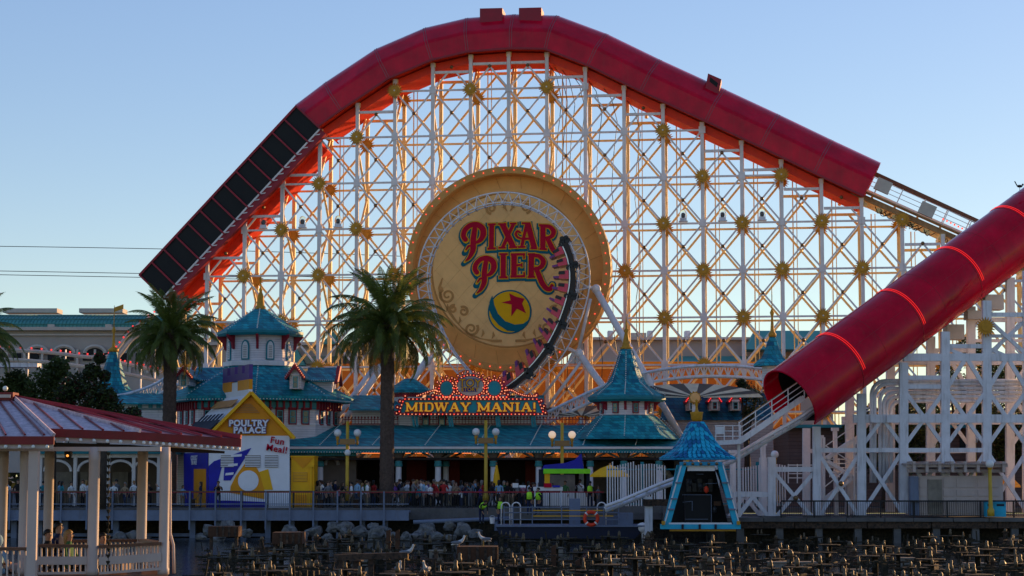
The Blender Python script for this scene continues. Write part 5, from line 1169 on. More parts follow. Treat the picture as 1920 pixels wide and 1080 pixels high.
# concave pyramid roof with shingles
rpro = [(62, 861), (60, 858.5), (46, 849), (34, 836), (25, 820), (18, 804), (11, 789)]   # half width, row
ctr = kc + V((0, dk / 2, 0)); yaw = R(8)
def rring(hw, py, j): 
    c = [(-1, -1), (1, -1), (1, 1), (-1, 1)][j]; x, y = c[0] * hw * k_, c[1] * hw * k_
    return V((ctr.x + x * math.cos(yaw) - y * math.sin(yaw), ctr.y + x * math.sin(yaw) + y * math.cos(yaw), kz(py)))
s = MB()
for hw, py in rpro: s.v += [rring(hw - .8, py + .5, j) for j in range(4)]
for i in range(len(rpro) - 1):
    for j in range(4): s.f.append([i * 4 + j, i * 4 + (j + 1) % 4, (i + 1) * 4 + (j + 1) % 4, (i + 1) * 4 + j]); s.mi.append(0); s.sm.append(False)
s.f.append([0, 1, 2, 3]); s.mi.append(0); s.sm.append(False)
roofk = s.build('roof', 'sky_blue_mid', kio)
def rlerp(t):
    t *= len(rpro) - 1; i = min(int(t), len(rpro) - 2); f = t - i; return rpro[i][0] + (rpro[i + 1][0] - rpro[i][0]) * f, rpro[i][1] + (rpro[i + 1][1] - rpro[i][1]) * f
random.seed(11)
for fc in (0, 1, 3):
    for row in range(11):
        t0, t1 = .1 + row * .084, .1 + (row + 1.5) * .084
        h0, p0 = rlerp(min(t0, 1)); h1, p1 = rlerp(min(t1, 1)); n = max(3, round(h0 * 2 / 9.5))
        A, B = rring(h0 + .6, p0, fc), rring(h0 + .6, p0, (fc + 1) % 4); Cc, D_ = rring(h1, p1, fc), rring(h1, p1, (fc + 1) % 4)
        nn = (B - A).cross(Cc - A).normalized()
        for i in range(-1, n):
            f0, f1 = (i + .5 * (row % 2)) / n + .012, (i + 1 + .5 * (row % 2)) / n - .012
            f0, f1 = max(0, f0), min(1, f1)
            if f1 - f0 < .03: continue
            fm = (f0 + f1) / 2; a, b_, c, d = A.lerp(B, f0), A.lerp(B, f1), Cc.lerp(D_, f1), Cc.lerp(D_, f0); low = A.lerp(B, fm)
            al, bl_ = a.lerp(d, .34), b_.lerp(c, .34); lift = nn * (.05 + .01 * ((i + row) % 2))
            top_ = [low + lift, bl_ + lift, c + nn * .02, d + nn * .02, al + lift]
            s = MB(); s.add(top_ + [p - nn * .04 for p in top_], [(0, 1, 2, 3, 4), (0, 5, 6, 1), (4, 9, 5, 0), (1, 6, 7, 2), (3, 8, 9, 4)])
            s.build('shingle', random.choice(['sky_blue', 'sky_blue', 'sky_blue_mid', 'sky_blue_dark']), roofk, fix=False)
s = MB(); s.smooth = True; s.lathe((ctr.x, ctr.y, kz(790)), [(.22, 0), (.33, .2), (.34, .4), (.38, .55), (.38, .6), (.14, .6), (.08, .72), (.07, .95), (.10, 1.0), (.06, 1.2), (.1, 1.26), (.02, 1.32)], 14); s.build('finial', 'gold', kio)
for x in (1244, 1385): prect('corner_lamp', x - 3, 977, x + 3, 984, KY - .5, .25, 'gold', kio)

# ============================================================ sunburst canopies
def fan(nm, lab, px, py, r, a0, a1, n, Y, hub=True):
    c = at(px, py, Y); k = mpp(Y); t = thing(nm, lab, 'canopy', V((c.x, Y + 1, 0)))
    mat('canopy_cream', (.72, .60, .40), .7); mat('canopy_brown', (.11, .09, .07), .7)
    for i in range(n):
        p, q = R(a0 + (a1 - a0) * i / n), R(a0 + (a1 - a0) * (i + 1) / n); f = lambda rr, a, y: V((c.x + rr * k * math.cos(a) * 2.45 * r, Y + y, c.z + rr * k * math.sin(a) * r * .52))
        P = [f(.12, p, -.05), f(1, p, 2.8), f(1, q, 2.8), f(.12, q, -.05)]; s = MB(); s.add(P + [v + V((0, .05, .05)) for v in P], [(0, 1, 2, 3), (7, 6, 5, 4), (0, 4, 5, 1), (1, 5, 6, 2), (2, 6, 7, 3)]); s.build('ray_panel', 'canopy_cream' if i % 2 == 0 else 'canopy_brown', t)
    if hub:
        s = MB(); s.lathe((c.x, Y - .1, c.z), [(.02, -.25), (.33, -.22), (.36, 0), (.36, .1)], 16, axis=V((0, 1, 0))); s.build('hub_disc', 'tan', t)
        pts = []
        for i in range(24): rr = .5 if i % 2 else .4; pts.append((c.x + rr * math.cos(i * .2618), c.z + rr * math.sin(i * .2618)))
        MB().prism(pts, lambda x, y, d: V((x, Y + d, y)), 0, .06).build('hub_star', 'gold', t)
    bar('mast', V((c.x, Y + .4, c.z)), V((c.x, Y + .4, 0)), .35, .35, 'near_steel', t)
    return t
fan('sunburst_canopy', 'cream and brown sunburst fan canopy behind the blue kiosk finial', 1303, 746, 56, 8, 172, 13, 141, True)
fan('sunburst_canopy', 'half hidden cream sunburst canopy low behind the marquee and spire tower', 1090, 782, 45, 6, 174, 13, 146, False)
bar('track_post', at(1303, 745, 146.5), at(1303, 692, 146.5), .5, .4, 'white_steel', bpy.data.objects['sunburst_canopy']) if False else None
# ============================================================ toy meal box kiosk
BX = thing('meal_box_kiosk', 'giant toy meal box kiosk with yellow gable reading POULTRY PALACE', 'kiosk', at(470, 953, 134.5))
BY = 134.5; bd = V((-2.6, 6.0, 0))
def KF(x, y, d=0.0): return at(x, y, BY) + bd * d        # d: 0 front .. 1 back
def kplate(nm, poly, m, d0=-.01, th=.03, parent=BX):
    s = MB(); s.prism(poly, lambda x, y, d: at(x, y, BY) + V((0, d, 0)), d0 - th, d0); return s.build(nm, m, parent)
def kslab(nm, P, m, th, parent=BX):        # quad from four world points, thickened along its normal
    n = (P[1] - P[0]).cross(P[3] - P[0]).normalized() * th; s = MB(); s.hexa(list(P) + [p + n for p in P]); return s.build(nm, m, parent)
s = MB(); s.hexa([KF(391.5, 953), KF(543, 953), KF(543, 953, 1), KF(391.5, 953, 1), KF(391.5, 817), KF(543, 817), KF(543, 817, 1), KF(391.5, 817, 1)]); s.build('body', 'box_white', BX)
s = MB(); s.add([KF(391.5, 817), KF(543, 817), KF(469, 741), KF(391.5, 817, 1), KF(543, 817, 1), KF(469, 741, 1)], [(0, 1, 2), (3, 5, 4), (0, 2, 5, 3), (1, 4, 5, 2)]); s.build('gable_wall', 'amber', BX)
kslab('roof_panel', (KF(384, 822, -.02), KF(384, 822, 1.04), KF(469, 737, 1.04), KF(469, 737, -.02)), 'box_white', .12)
kslab('roof_panel', (KF(549, 821, -.02), KF(469, 737, -.02), KF(469, 737, 1.04), KF(549, 821, 1.04)), 'signal_yellow', .12)
for a, b_ in (((383, 823), (469, 736)), ((469, 736), (550, 822))): p, q = KF(*a, -.05), KF(*b_, -.05); bar('gable_edge', p, q, .2, .5, 'signal_yellow', BX)
rp = lambda t, d, h: KF(384 + 85 * t, 822 - 85 * t, d) + V((-.1, -.05, .16 + h))   # on the left roof slope
kslab('roof_stripe', (rp(.02, -.0, 0), rp(.02, 1.0, 0), rp(.36, 1.0, 0), rp(.36, 0, 0)), 'navy', .03)
for i in range(6): d = .1 + i * .15; kslab('roof_tooth', (rp(.36, d, .005), rp(.36, d + .075, .005), rp(.5, d + .075, .005), rp(.5, d, .005)), 'navy', .03)
kslab('roof_band', (rp(.66, .1, .0), rp(.66, .92, .0), rp(.82, .92, .0), rp(.82, .1, .0)), 'tan_scroll', .03)
# carton top along the ridge
top = MB(); P = [KF(469, 742, -.02), KF(469, 742, 1.02)]
def cz(py): return at(469, py, BY).z - P[0].z
nx = V((.12, .035, 0))
def carton(nm, d0, d1, y0, y1, m, e=0): a, b_ = P[0].lerp(P[1], d0), P[0].lerp(P[1], d1); nn = nx * (1 + e); return MB().hexa([a - nn + V((0, 0, cz(y0))), b_ - nn + V((0, 0, cz(y0))), b_ + nn + V((0, 0, cz(y0))), a + nn + V((0, 0, cz(y0))), a - nn + V((0, 0, cz(y1))), b_ - nn + V((0, 0, cz(y1))), b_ + nn + V((0, 0, cz(y1))), a + nn + V((0, 0, cz(y1)))]).build(nm, m, BX)
carton('carton_neck', .0, 1, 742, 730, 'box_white'); carton('carton_handle', 0, .42, 730, 711, 'amber'); carton('carton_handle', .68, 1, 730, 711, 'amber'); carton('handle_opening', .42, .68, 730, 713, 'box_white', -.6)
carton('carton_crown', 0, 1, 711, 698, 'purple')
for d0, d1 in ((0, .16), (.26, .42), (.54, .70), (.82, 1)): carton('crown_tooth', d0, d1, 698, 683, 'purple', .02)
# front graphics, plain shapes
zz_ = lambda x, y: (340 + x / 3.725, 670 + y / 3.725)
ZP = lambda L: [zz_(*p) for p in L]
kplate('blue_swoosh', ZP([(190, 1050), (190, 760), (230, 725), (300, 700), (262, 850), (245, 900), (235, 960), (260, 1000), (330, 1000), (590, 1010), (590, 1050)]), 'royal')
kplate('blue_wedge', ZP([(305, 700), (490, 632), (345, 860), (295, 860)]), 'royal', -.01)
for y in (680, 745, 808): kplate('wedge_slot', ZP([(330 + (745 - y) * .3, y), (395 + (745 - y) * .45, y - 5), (392 + (745 - y) * .45, y + 12), (325 + (745 - y) * .3, y + 17)]), 'box_white', -.045)
kplate('yellow_kite', ZP([(455, 728), (520, 760), (560, 830), (580, 900), (578, 990), (340, 945), (345, 900), (380, 830)]), 'amber', -.012)
kplate('yellow_point', ZP([(607, 780), (640, 925), (580, 925), (545, 800)]), 'signal_yellow', -.014)
c = at(*zz_(468, 862), BY - .05); MB().lathe(c, [(.7, 0), (.7, .03)], 28, axis=V((0, -1, 0))).build('white_disc', 'box_white', BX)
for x0, x1 in ((275, 365), (445, 552), (583, 675)):
    a, b_ = zz_(x0, 685), zz_(x1, 768); f = prect('vent_grille', a[0], a[1], b_[0], b_[1], BY - .06, .04, 'tan_interior', BX)
    for i in range(7): y = a[1] + 1.5 + i * 3.0; prect('grille_slat', a[0], y, b_[0], y + 1.6, BY - .1, .04, 'box_white', f)
a, b_ = zz_(390, 345), zz_(525, 395)
for i in range(6): w_ = 22 - (5 - i) * 3; prect('gable_louvre', 464 - w_, 757 + i * 3, 464 + w_, 758.8 + i * 3, BY - .12, .1, 'tan_scroll', BX)
for wd, x, y in (('POULTRY', 466, 794), ('PALACE', 468, 807)):
    c = at(x, y, BY - .2); text('name_backing', wd, .58, face_mx(c), 'purple', BX, offset=.06, extrude=.03, space=1.08); text('name_word', wd, .58, face_mx(c + V((0, -.05, 0))), 'box_white', BX, offset=.026, extrude=.03, space=1.08)
for wd, x, y in (('Fun', 520, 827), ('Meal!', 519, 842)):
    c = at(x, y, BY - .1); mx = face_mx(c, (1, 0, -.16), (.16, 0, 1)); text('tag_word', wd, .62, mx, 'letter_red', BX, offset=.012, extrude=.02, space=1.1)
# blue side wall
sidep = lambda d, y, o=0.0: KF(391.5, y, d) + V((-.05 - o, -.02, 0))
kslab('side_panel', (sidep(.0, 953), sidep(1, 953), sidep(1, 848), sidep(0, 848)), 'royal', -.04)
kslab('side_door', (sidep(.05, 953, .03), sidep(.55, 953, .03), sidep(.55, 879, .03), sidep(.05, 879, .03)), 'amber', -.04)
for i, wd in enumerate(("COLLECT", "'EM ALL!")): text('side_word', wd, .42, face_mx(sidep(.52, 858 + i * 9, .1), -bd.normalized() * 1), 'box_white', BX, extrude=.01, offset=.01)
# yellow annexe
AX = thing('yellow_annexe', 'bright yellow box annexe with louvre beside the meal box kiosk', 'annexe', at(567, 953, 134.8))
prect('body', 545, 856, 589.5, 953, 134.9, 2.5, 'signal_yellow', AX); prect('flap', 544.5, 854.5, 590, 857, 134.8, 2.6, 'signal_yellow', AX)
s = MB(); s.prism([(549, 859), (587, 859), (568, 878)], lambda x, y, d: at(x, y, 134.9) + V((0, d, 0)), -.06, 0); s.build('flap_triangle', 'amber', AX)
f = prect('vent_grille', 549.5, 885.5, 576, 903, 134.84, .06, 'tan_scroll', AX)
for i in range(6): prect('grille_slat', 550, 886.5 + i * 2.8, 575.5, 888 + i * 2.8, 134.8, .04, 'signal_yellow', f)
prect('pipe', 581, 874, 585, 952, 134.75, .15, 'signal_yellow', AX); prect('pipe', 578, 872, 589, 876, 134.72, .15, 'signal_yellow', AX); prect('lower_grille', 553, 928, 575, 950, 134.86, .04, 'amber', AX)

# ============================================================ promenade edge
prom = struct(box('promenade', (-80, 131.3, -.75), (at(1372, 0, 132).x, 133.9, 0), 'concrete', None))
struct(box('quay_wall', (-80, 131.9, -2.3), (at(1372, 0, 132).x, 133.2, -.75), 'algae_shade', None))  # wall's dark colour paints the shade of the gap under the ledge
struct(box('quay_step', (at(1372, 0, 132).x + .02, 133.1, -.37), (90, 133.95, .0), 'concrete', None))
iron_fence('promenade_railing', 'black railing with dark red top rail in front of the crowd', -40, at(1128, 0, 131.7).x, 131.7, 0, 1.05, top='red_trim', sp=.12, posts=1.7)
for i, x in enumerate((359, 600, 667)): t = thing('brick_pier', ['short brick pier at the foot of the meal box kiosk', 'short brick pier just right of the yellow annexe', 'short brick pier beside the first yellow lamp post'][i], 'pier', at(x, 952, 132.3)); prect('pier_body', x - 5, 937, x + 5, 956, 132.2, .5, 'caisson', t); prect('pier_cap', x - 6, 935, x + 6, 937, 132.1, .7, 'concrete', t)
# grey service walkway in front
WY = 128.6
gw = thing('service_walkway', 'blue grey steel service walkway with railing in front of the promenade', 'walkway', at(500, 990, WY))
x0, x1 = at(-30, 0, WY).x, at(771, 0, WY).x
z = lambda p: at(960, p, WY).z
box('girder', (x0, WY, z(974)), (x1, WY + .4, z(957)), 'pier_grey', gw); box('girder_flange', (x0, WY - .12, z(976)), (x1, WY + .5, z(973.5)), 'pier_grey', gw); box('deck', (x0, WY + .4, z(962)), (x1, WY + 2.6, z(958)), 'pier_grey', gw)
for y, m in ((921.5, 'wood_rail'), (945, 'pier_grey')): bar('handrail', (x0, WY - .1, z(y)), (x1, WY - .1, z(y)), .09 if y < 930 else .06, .1, m, gw)
for i, px in enumerate(list(range(-5, 510, 47)) + [510, 554, 597, 641, 684, 726]):
    x = at(px, 0, WY).x; bar('post', (x, WY - .2, z(993)), (x, WY - .2, z(921)), .1, .1, 'pier_grey', gw)
    bar('pile', (x, WY + 1.2, -2.4), (x, WY + 1.2, z(962)), .36, .36, 'pier_grey', gw)
prect('lower_beam', -30, 1000, 500, 1006, WY + 1.6, .4, 'pier_grey', gw)
# blue pipe of the next stretch, concrete ledge
pp = thing('blue_pipe', 'long blue grey pipe lying along the quay left of the barge', 'pipe', at(850, 990, 127)); s = MB(); s.smooth = True; s.ring([at(775, 979, 128), at(880, 975, 128), at(960, 972, 128)], .13, 8); s.build('pipe', 'pier_grey', pp)
for x in (790, 860, 930): prect('pipe_saddle', x - 3, 976, x + 3, 995, 128, .3, 'pier_grey', pp)

# ============================================================ lamp posts with globes
def lamp(px, ytop, yb, Y, lab, twin=True, tall=None):
    c = at(px, 0, Y); z = lambda p: at(960, p, Y).z; zb = z(yb); k = mpp(Y)
    t = thing('lamp_post', lab, 'street lamp', (c.x, Y, zb), 'yellow lamp posts')
    s = MB(); s.smooth = True; s.lathe((c.x, Y, zb), [(.22, 0), (.22, .35), (.14, .5), (.12, 1.0), (.11, z(ytop) - zb)], 10); s.build('pole', 'yellow_post', t)
    if twin:
        zc_ = z(ytop + 38)
        box('arm_box', (c.x - 14 * k, Y - .22, zc_ - .2), (c.x + 14 * k, Y + .22, zc_ + .18), 'bronze', t)
        for sg in (-1, 1):
            gx = c.x + sg * 18.5 * k; s = MB(); s.smooth = True; s.lathe((gx, Y, zc_ - .25), [(.05, 0), (.09, .1), (.06, .25), (.13, .5), (.1, .6)], 8); s.build('globe_holder', 'gold', t)
            bar('arm', (c.x + sg * 12 * k, Y, zc_ - .1), (gx, Y, zc_ - .1), .06, .06, 'gold', t)
            s = MB(); s.smooth = True; s.ball((gx, Y, zc_ + .58), .26, 14, 9); s.build('globe', 'globe_glass' if px != 1052 else 'globe_lit', t)
        s = MB(); s.smooth = True; s.ball((c.x + 1 * k, Y - .3, zc_ - .75), .22, 12, 8); s.build('globe', 'globe_glass', t) if px == 658 else None
    else:
        s = MB(); s.smooth = True; s.ball((c.x, Y, z(ytop) + .2), .26, 14, 9); s.build('globe', 'globe_glass', t)
        s = MB(); s.smooth = True; s.lathe((c.x, Y, z(ytop) - .2), [(.08, 0), (.16, .15), (.1, .25)], 8); s.build('globe_holder', 'gold', t)
mat('globe_lit', (.8, .7, .55), emit=(1, .66, .4), es=.4)
lamp(658, 790, 940, 133.6, 'yellow lamp post with three white globes left of the big palm trunk')
lamp(912, 788, 940, 133.6, 'yellow lamp post with two white globes below the marquee')
lamp(1052, 793, 930, 136, 'yellow lamp post with two lit globes behind the blue awning')
lamp(1282, 826, 940, 133, 'lamp post with one white globe left of the blue kiosk roof', False)
lamp(1836, 876, 968, 118.6, 'short yellow lamp post with one globe before the pergola shed', False)
lamp(1809, 830, 930, 134, 'yellow lamp post far behind the launch trestle', False)
lamp(1585, 836, 940, 130, 'lamp with one glowing globe inside the launch trestle', False); lamp(1442, 858, 940, 128, 'lamp with one pale globe left of the launch trestle', False)

# ============================================================ white picket fence, awnings, umbrellas
wf = thing('picket_fence', 'tall white picket fence with scalloped top left of the blue kiosk', 'fence', at(1270, 955, 126))
FY = 126.0; i = 0; px = 1138
while px < 1472:
    if px < 1190: top_y = 872 + (1160 - px) * .25 if px > 1150 else 868 + 6 * math.cos((px - 1138) * .2)
    else: top_y = 873 + 3.5 * math.cos((px - 1160) * .055)
    if not (1250 < px < 1388): prect('picket', px, top_y, px + 1.7, 950, FY, .05, 'white_paint', wf)
    px += 4.9
for y in (880, 945): bar('rail', at(1138, y, FY + .12), at(1472, y, FY + .12), .09, .07, 'teal_trim', wf)
for x in (1204, 1420): bar('post', at(x, 952, FY + .2), at(x, 866, FY + .2), .2, .2, 'teal_trim', wf)
prect('footing', 1130, 949, 1475, 962, FY - .2, 1.0, 'concrete', wf)
prect('fence_pier', 1255 - 12, 945, 1255 + 6, 990, FY - .4, 1, 'concrete', wf)
ak = thing('snack_stand', 'snack stand with blue awning and lime green fascia on the promenade', 'stand', at(1060, 950, 133)); SYk = 133.2
prect('fascia', 1019, 879, 1107, 888, SYk - .6, .3, 'lime', ak)
s = MB(); s.prism([(1016, 880), (1095, 880), (1090, 850), (1078, 862), (1060, 868), (1020, 872)], lambda x, y, d: at(x, y, SYk - .3) + V((0, d, 0)), 0, .4); s.build('awning', 'royal', ak)
prect('counter', 1018, 924, 1107, 950, SYk, 1.2, 'lime', ak) if False else prect('counter', 1018, 924, 1107, 950, SYk, 1.2, 'white_paint', ak)
prect('rear_panel', 1030, 890, 1078, 924, SYk + 1.4, .2, 'pale_box', ak); prect('post', 1010, 880, 1020, 950, SYk, .3, 'navy', ak); prect('post', 1100, 888, 1106, 950, SYk, .3, 'navy', ak); prect('side_cloth', 1021, 882, 1031, 912, SYk - .4, .2, 'signal_yellow', ak)
def umbrella(px, py, hw, Y, m, lab, closed=False):
    c = at(px, py, Y); k = mpp(Y); t = thing('parasol', lab, 'parasol', (c.x, Y, 0)); bar('pole', (c.x, Y, 0), (c.x, Y, c.z), .07, .07, 'yellow_post', t)
    s = MB(); n = 8
    s.lathe((c.x, Y, c.z), [(hw * k, -.75), (hw * k * .98, -.62), (hw * k * .5, -.2), (.03, .05)] if not closed else [(.24, -2.0), (.3, -1.7), (.2, -.7), (.05, 0)], n, rot=.2, caps=False); s.build('canopy', m, t)
    s = MB(); s.ball((c.x, Y, c.z + .1), .07, 6, 5); s.build('tip', 'bronze', t)
umbrella(1143, 873, 38, 131.4, 'signal_yellow', 'open yellow parasol beside the white picket fence')
umbrella(931, 872, 12, 136, 'signal_yellow', 'folded yellow parasol right of the lamp post below the marquee', True)
umbrella(1888, 892, 26, 128, 'amber', 'amber parasol far right behind the pergola shed')

# ============================================================ palms
def frond_mesh(L, droop, seed, fold=.35):
    random.seed(seed); b = MB(); n = 30; pts = []
    p = V((0, 0, 0)); a = R(48)
    for i in range(n + 1):
        t = i / n; pts.append(p.copy()); aa = a - droop * (t ** 1.35); p = p + V((math.cos(aa), 0, math.sin(aa))) * (L / n)
    b.ring(pts, .04, 5, rfun=lambda t: .05 * (1 - t) + .008)
    for i in range(3, n):
        t = i / n; tg = (pts[i + 1] - pts[i - 1]).normalized(); upv = tg.cross(V((0, 1, 0))) * -1
        ll = L * .15 * (math.sin(math.pi * min(1, (t + .12) * .92)) ** .7) * random.uniform(.8, 1.12)
        for h in (0, .5):
            for sg in (-1, 1):
                o = pts[i] + (pts[i + 1] - pts[i]) * h; d = (tg * .75 + V((0, sg, 0)) * .8 - V((0, 0, .30 + .25 * random.random())) + upv * fold * .3).normalized(); wv = tg * .035
                m = o + d * ll * .55; e = m + (d - V((0, 0, .55))).normalized() * ll * .5
                b.add([o - wv * .6, o + wv * .6, m + wv, m - wv, e], [(0, 1, 2, 3), (3, 2, 4)])
    me = bpy.data.meshes.new('frond'); me.from_pydata(b.v, [], b.f); me.materials.append(MATS['frond']); me.update(); return me
FR = [frond_mesh(4.9, R(d), 20 + i) for i, d in enumerate((88, 106, 120, 130, 72))]
FRD = FR[2].copy(); FRD.materials.clear(); FRD.materials.append(MATS['frond_dry'])
def palm(px, y_top, y_base, Y, lab, scale=1.0, seed=0, tw=.44):
    c = at(px, y_top, Y); zb = max(-.5, at(px, y_base, Y).z) if y_base else 0
    t = thing('palm_tree', lab, 'palm tree', (c.x, Y, zb)); H = c.z - zb
    random.seed(seed); s = MB(); s.smooth = True; n = 46; prof = []
    for i in range(n + 1):
        f = i / n; r = tw * (1.1 - .12 * f) + (.1 if f < .03 else 0) + (.035 if i % 2 else 0) + (.22 * max(0, (f - .86) / .14)) ; prof.append((r, H * f))
    s.lathe((c.x, Y, zb), prof, 16); s.build('trunk', 'bark_palm', t)
    s = MB(); s.smooth = True; s.lathe((c.x, Y, c.z - .2), [(.55, -.9), (.8, -.4), (.85, .1), (.6, .6), (.2, .9)], 12); crown = s.build('crown_boss', 'bark_palm', t)
    for i in range(84):
        f = i / 84; az = i * 2.39996 + random.uniform(-.2, .2); tilt = R(40) - R(80) * f ** 1.15 + random.uniform(-.12, .12); v = FR[4] if f < .2 else FR[min(3, int(f * 4))]
        if f < .18: tilt = R(52) + random.uniform(-.15, .25)
        m = Matrix.Translation((c.x, Y, c.z + .25 - .5 * f)) @ Matrix.Rotation(az, 4, 'Z') @ Matrix.Rotation(-tilt + R(20), 4, 'Y') @ Matrix.Rotation(random.uniform(-.35, .35), 4, 'X') @ Matrix.Scale(scale * random.uniform(.85, 1.05) * (.84 if f > .8 else 1), 4)
        link('frond', FRD if (f > .86 and random.random() < .5) else v, m, t)
    return t
palm(727, 618, 952, 134.0, 'tall date palm with thick bare trunk left of the round sign', 1.12, 1)
palm(320, 636, 960, 136.0, 'date palm with drooping crown in front of the louvred tunnel foot', .9, 2)
palm(-62, 645, 960, 130.0, 'palm crown cut by the left edge of the picture', .92, 3)

# ============================================================ broadleaf trees
def tree(nm, lab, cx, cyb, Y, blobs, leaf_m, n, ls=.28, seed=0, trunk=True):
    random.seed(seed); base = at(cx, 950, Y); t = thing(nm, lab, 'tree', (base.x, Y, 0)); k = mpp(Y)
    zc_ = at(cx, cyb, Y).z
    if trunk:
        s = MB(); s.smooth = True; s.ring([(base.x, Y, 0), (base.x + .1, Y, zc_ * .45), (base.x - .1, Y + .1, zc_)], .25, 8, rfun=lambda f: .32 - .2 * f)
        for bx_, by_, r in blobs: p = at(bx_, by_, Y); s.ring([(base.x, Y, zc_ * .5), ((base.x + p.x) / 2, Y + .3, (zc_ * .6 + p.z) / 2), p], .1, 6, rfun=lambda f: .14 - .1 * f)
        s.build('trunk', 'bark', t)
    b = MB()
    for i in range(n):
        bx_, by_, r = random.choice(blobs); p = at(bx_, by_, Y); rr = r * k
        d = V((random.gauss(0, 1), random.gauss(0, 1), random.gauss(0, 1))).normalized() * rr * (random.random() ** .45) * random.uniform(.75, 1.15)
        q = p + V((d.x, d.y * .8, d.z)); u = V((random.gauss(0, 1), random.gauss(0, 1), random.gauss(0, .7))).normalized(); w_ = u.orthogonal().normalized(); l_ = ls * random.uniform(.6, 1.3)
        b.cur = random.choices((0, 1, 2), (6, 3, 1))[0]; b.add([q - u * l_ * .5, q + w_ * l_ * .28, q + u * l_ * .5, q - w_ * l_ * .28], [(0, 1, 2, 3)])
    b.build('crown', leaf_m, t, fix=False, mats=[leaf_m, 'leaf_mid', 'leaf_red' if leaf_m == 'leaf_dark' and cx < 400 else 'leaf_dark'])
    return t
tree('shade_tree', 'dark bushy tree with reddish leaves above the gazebo roof', 190, 740, 128, [(145, 722, 28), (178, 735, 30), (210, 768, 26), (165, 762, 34), (125, 742, 26), (172, 698, 17), (186, 672, 11), (250, 778, 16), (232, 790, 18), (196, 705, 11), (204, 745, 18)], 'leaf_dark', 6500, .28, 4)
tree('shade_tree', 'yellow green tree lit by low sun left of the dark tree', 95, 740, 131, [(95, 710, 30), (60, 740, 40), (110, 745, 34), (110, 690, 22), (20, 750, 36), (80, 770, 40), (30, 715, 24), (-20, 735, 36)], 'leaf_mid', 7000, .28, 5)
tree('shade_tree', 'dark leafy tree behind the white pipe bends at right', 1660, 820, 133, [(1640, 800, 40), (1690, 770, 34), (1680, 820, 40), (1730, 810, 40), (1700, 850, 40), (1640, 850, 36), (1600, 820, 30)], 'leaf_dark', 7000, .3, 6)
tree('shade_tree', 'dark spreading tree at the far right edge behind the trestle', 1890, 830, 131, [(1880, 800, 40), (1910, 830, 44), (1850, 790, 34), (1930, 780, 44), (1890, 850, 36), (1825, 760, 30), (1960, 840, 50), (1990, 760, 50)], 'leaf_dark', 8000, .3, 7)
tree('shade_tree', 'sunlit tree showing golden through the gaps of the launch trestle', 1800, 740, 150, [(1780, 720, 36), (1830, 740, 40), (1870, 700, 40), (1740, 760, 40), (1820, 660, 30), (1900, 740, 50), (1950, 690, 50)], 'leaf_mid', 7000, .32, 8)
tree('shade_tree', 'thin tree with dark foliage beside the dormered house', 1400, 760, 145, [(1400, 735, 20), (1418, 750, 24), (1405, 775, 16), (1390, 720, 12)], 'leaf_dark', 1500, .22, 9)

# ============================================================ gazebo
G = thing('gazebo', 'red roofed gazebo with white columns and railing over the lagoon at left', 'gazebo', at(180, 1075, 47))
gzd = at(180, 1078, 47).z
A1, A2 = at(-80, 748, 50.5), at(26, 748, 50.5)
El, Er = at(-80, 818, 45.5), at(101, 818, 45.5)
C0, C1, C2 = at(88, 803, 46.8), at(263, 810, 47.2), at(452, 823, 48.9)
back_l = at(-80, 780, 58); 
def slab(nm, P, m, th, parent=G): n = (P[1] - P[0]).cross(P[2] - P[0]).normalized() * th; k = len(P); s = MB(); s.add(list(P) + [p - n for p in P], [list(range(k)), list(range(k, 2 * k))[::-1]] + [[i, k + i, k + (i + 1) % k, (i + 1) % k] for i in range(k)]); return s.build(nm, m, parent)
slab('roof_panel', [El, Er, A2, A1], 'gaz_roof', .05); slab('roof_panel', [C0, C1, A2], 'gaz_roof', .05); slab('roof_panel', [C1, C2, A2], 'gaz_red', .05)
Bk = at(330, 822, 60); slab('roof_panel', [C2, Bk, A2], 'gaz_red', .05); slab('roof_panel', [Bk, at(-80, 815, 60), A1, A2], 'gaz_red', .05)
for i in range(5):                         # standing seams
    f = (i + .5) / 5
    bar('roof_seam', El.lerp(Er, f) + V((0, 0, .04)), A1.lerp(A2, f) + V((0, 0, .03)), .035, .05, 'gaz_red', G)
for f in (.16, .38, .6, .82): e = C0.lerp(C1, f); tq = A2.lerp(C1, f * .92 + .02); bar('roof_seam', e + V((0, 0, .02)), tq + V((0, 0, .03)), .035, .05, 'gaz_red', G)
for f in (.2, .4, .6, .8): bar('roof_seam', C1.lerp(C2, f) + V((0, 0, .03)), A2.lerp(C2, f) + V((0, 0, .06)), .05, .05, 'red_trim', G)
bar('hip_cap', C1 + V((0, -.02, .03)), A2 + V((0, 0, .03)), .09, .06, 'gaz_roof', G); bar('hip_cap', C2 + V((0, 0, .05)), A2 + V((0, 0, .06)), .1, .08, 'red_trim', G); bar('hip_cap', Er + V((0, 0, .03)), A2 + V((0, 0, .05)), .08, .06, 'gaz_roof', G)
box('ridge_cap', (A1.x, A2.y - .3, A2.z - .05), (A2.x + .05, A2.y + .3, A2.z + .16), 'gaz_red', G); box('ridge_board', (A1.x, A2.y - .36, A2.z + .02), (A2.x, A2.y - .31, A2.z + .1), 'gaz_column', G); ball('ridge_bulb', A2 + V((-.2, -.1, .26)), .07, 'bulb_white', G)
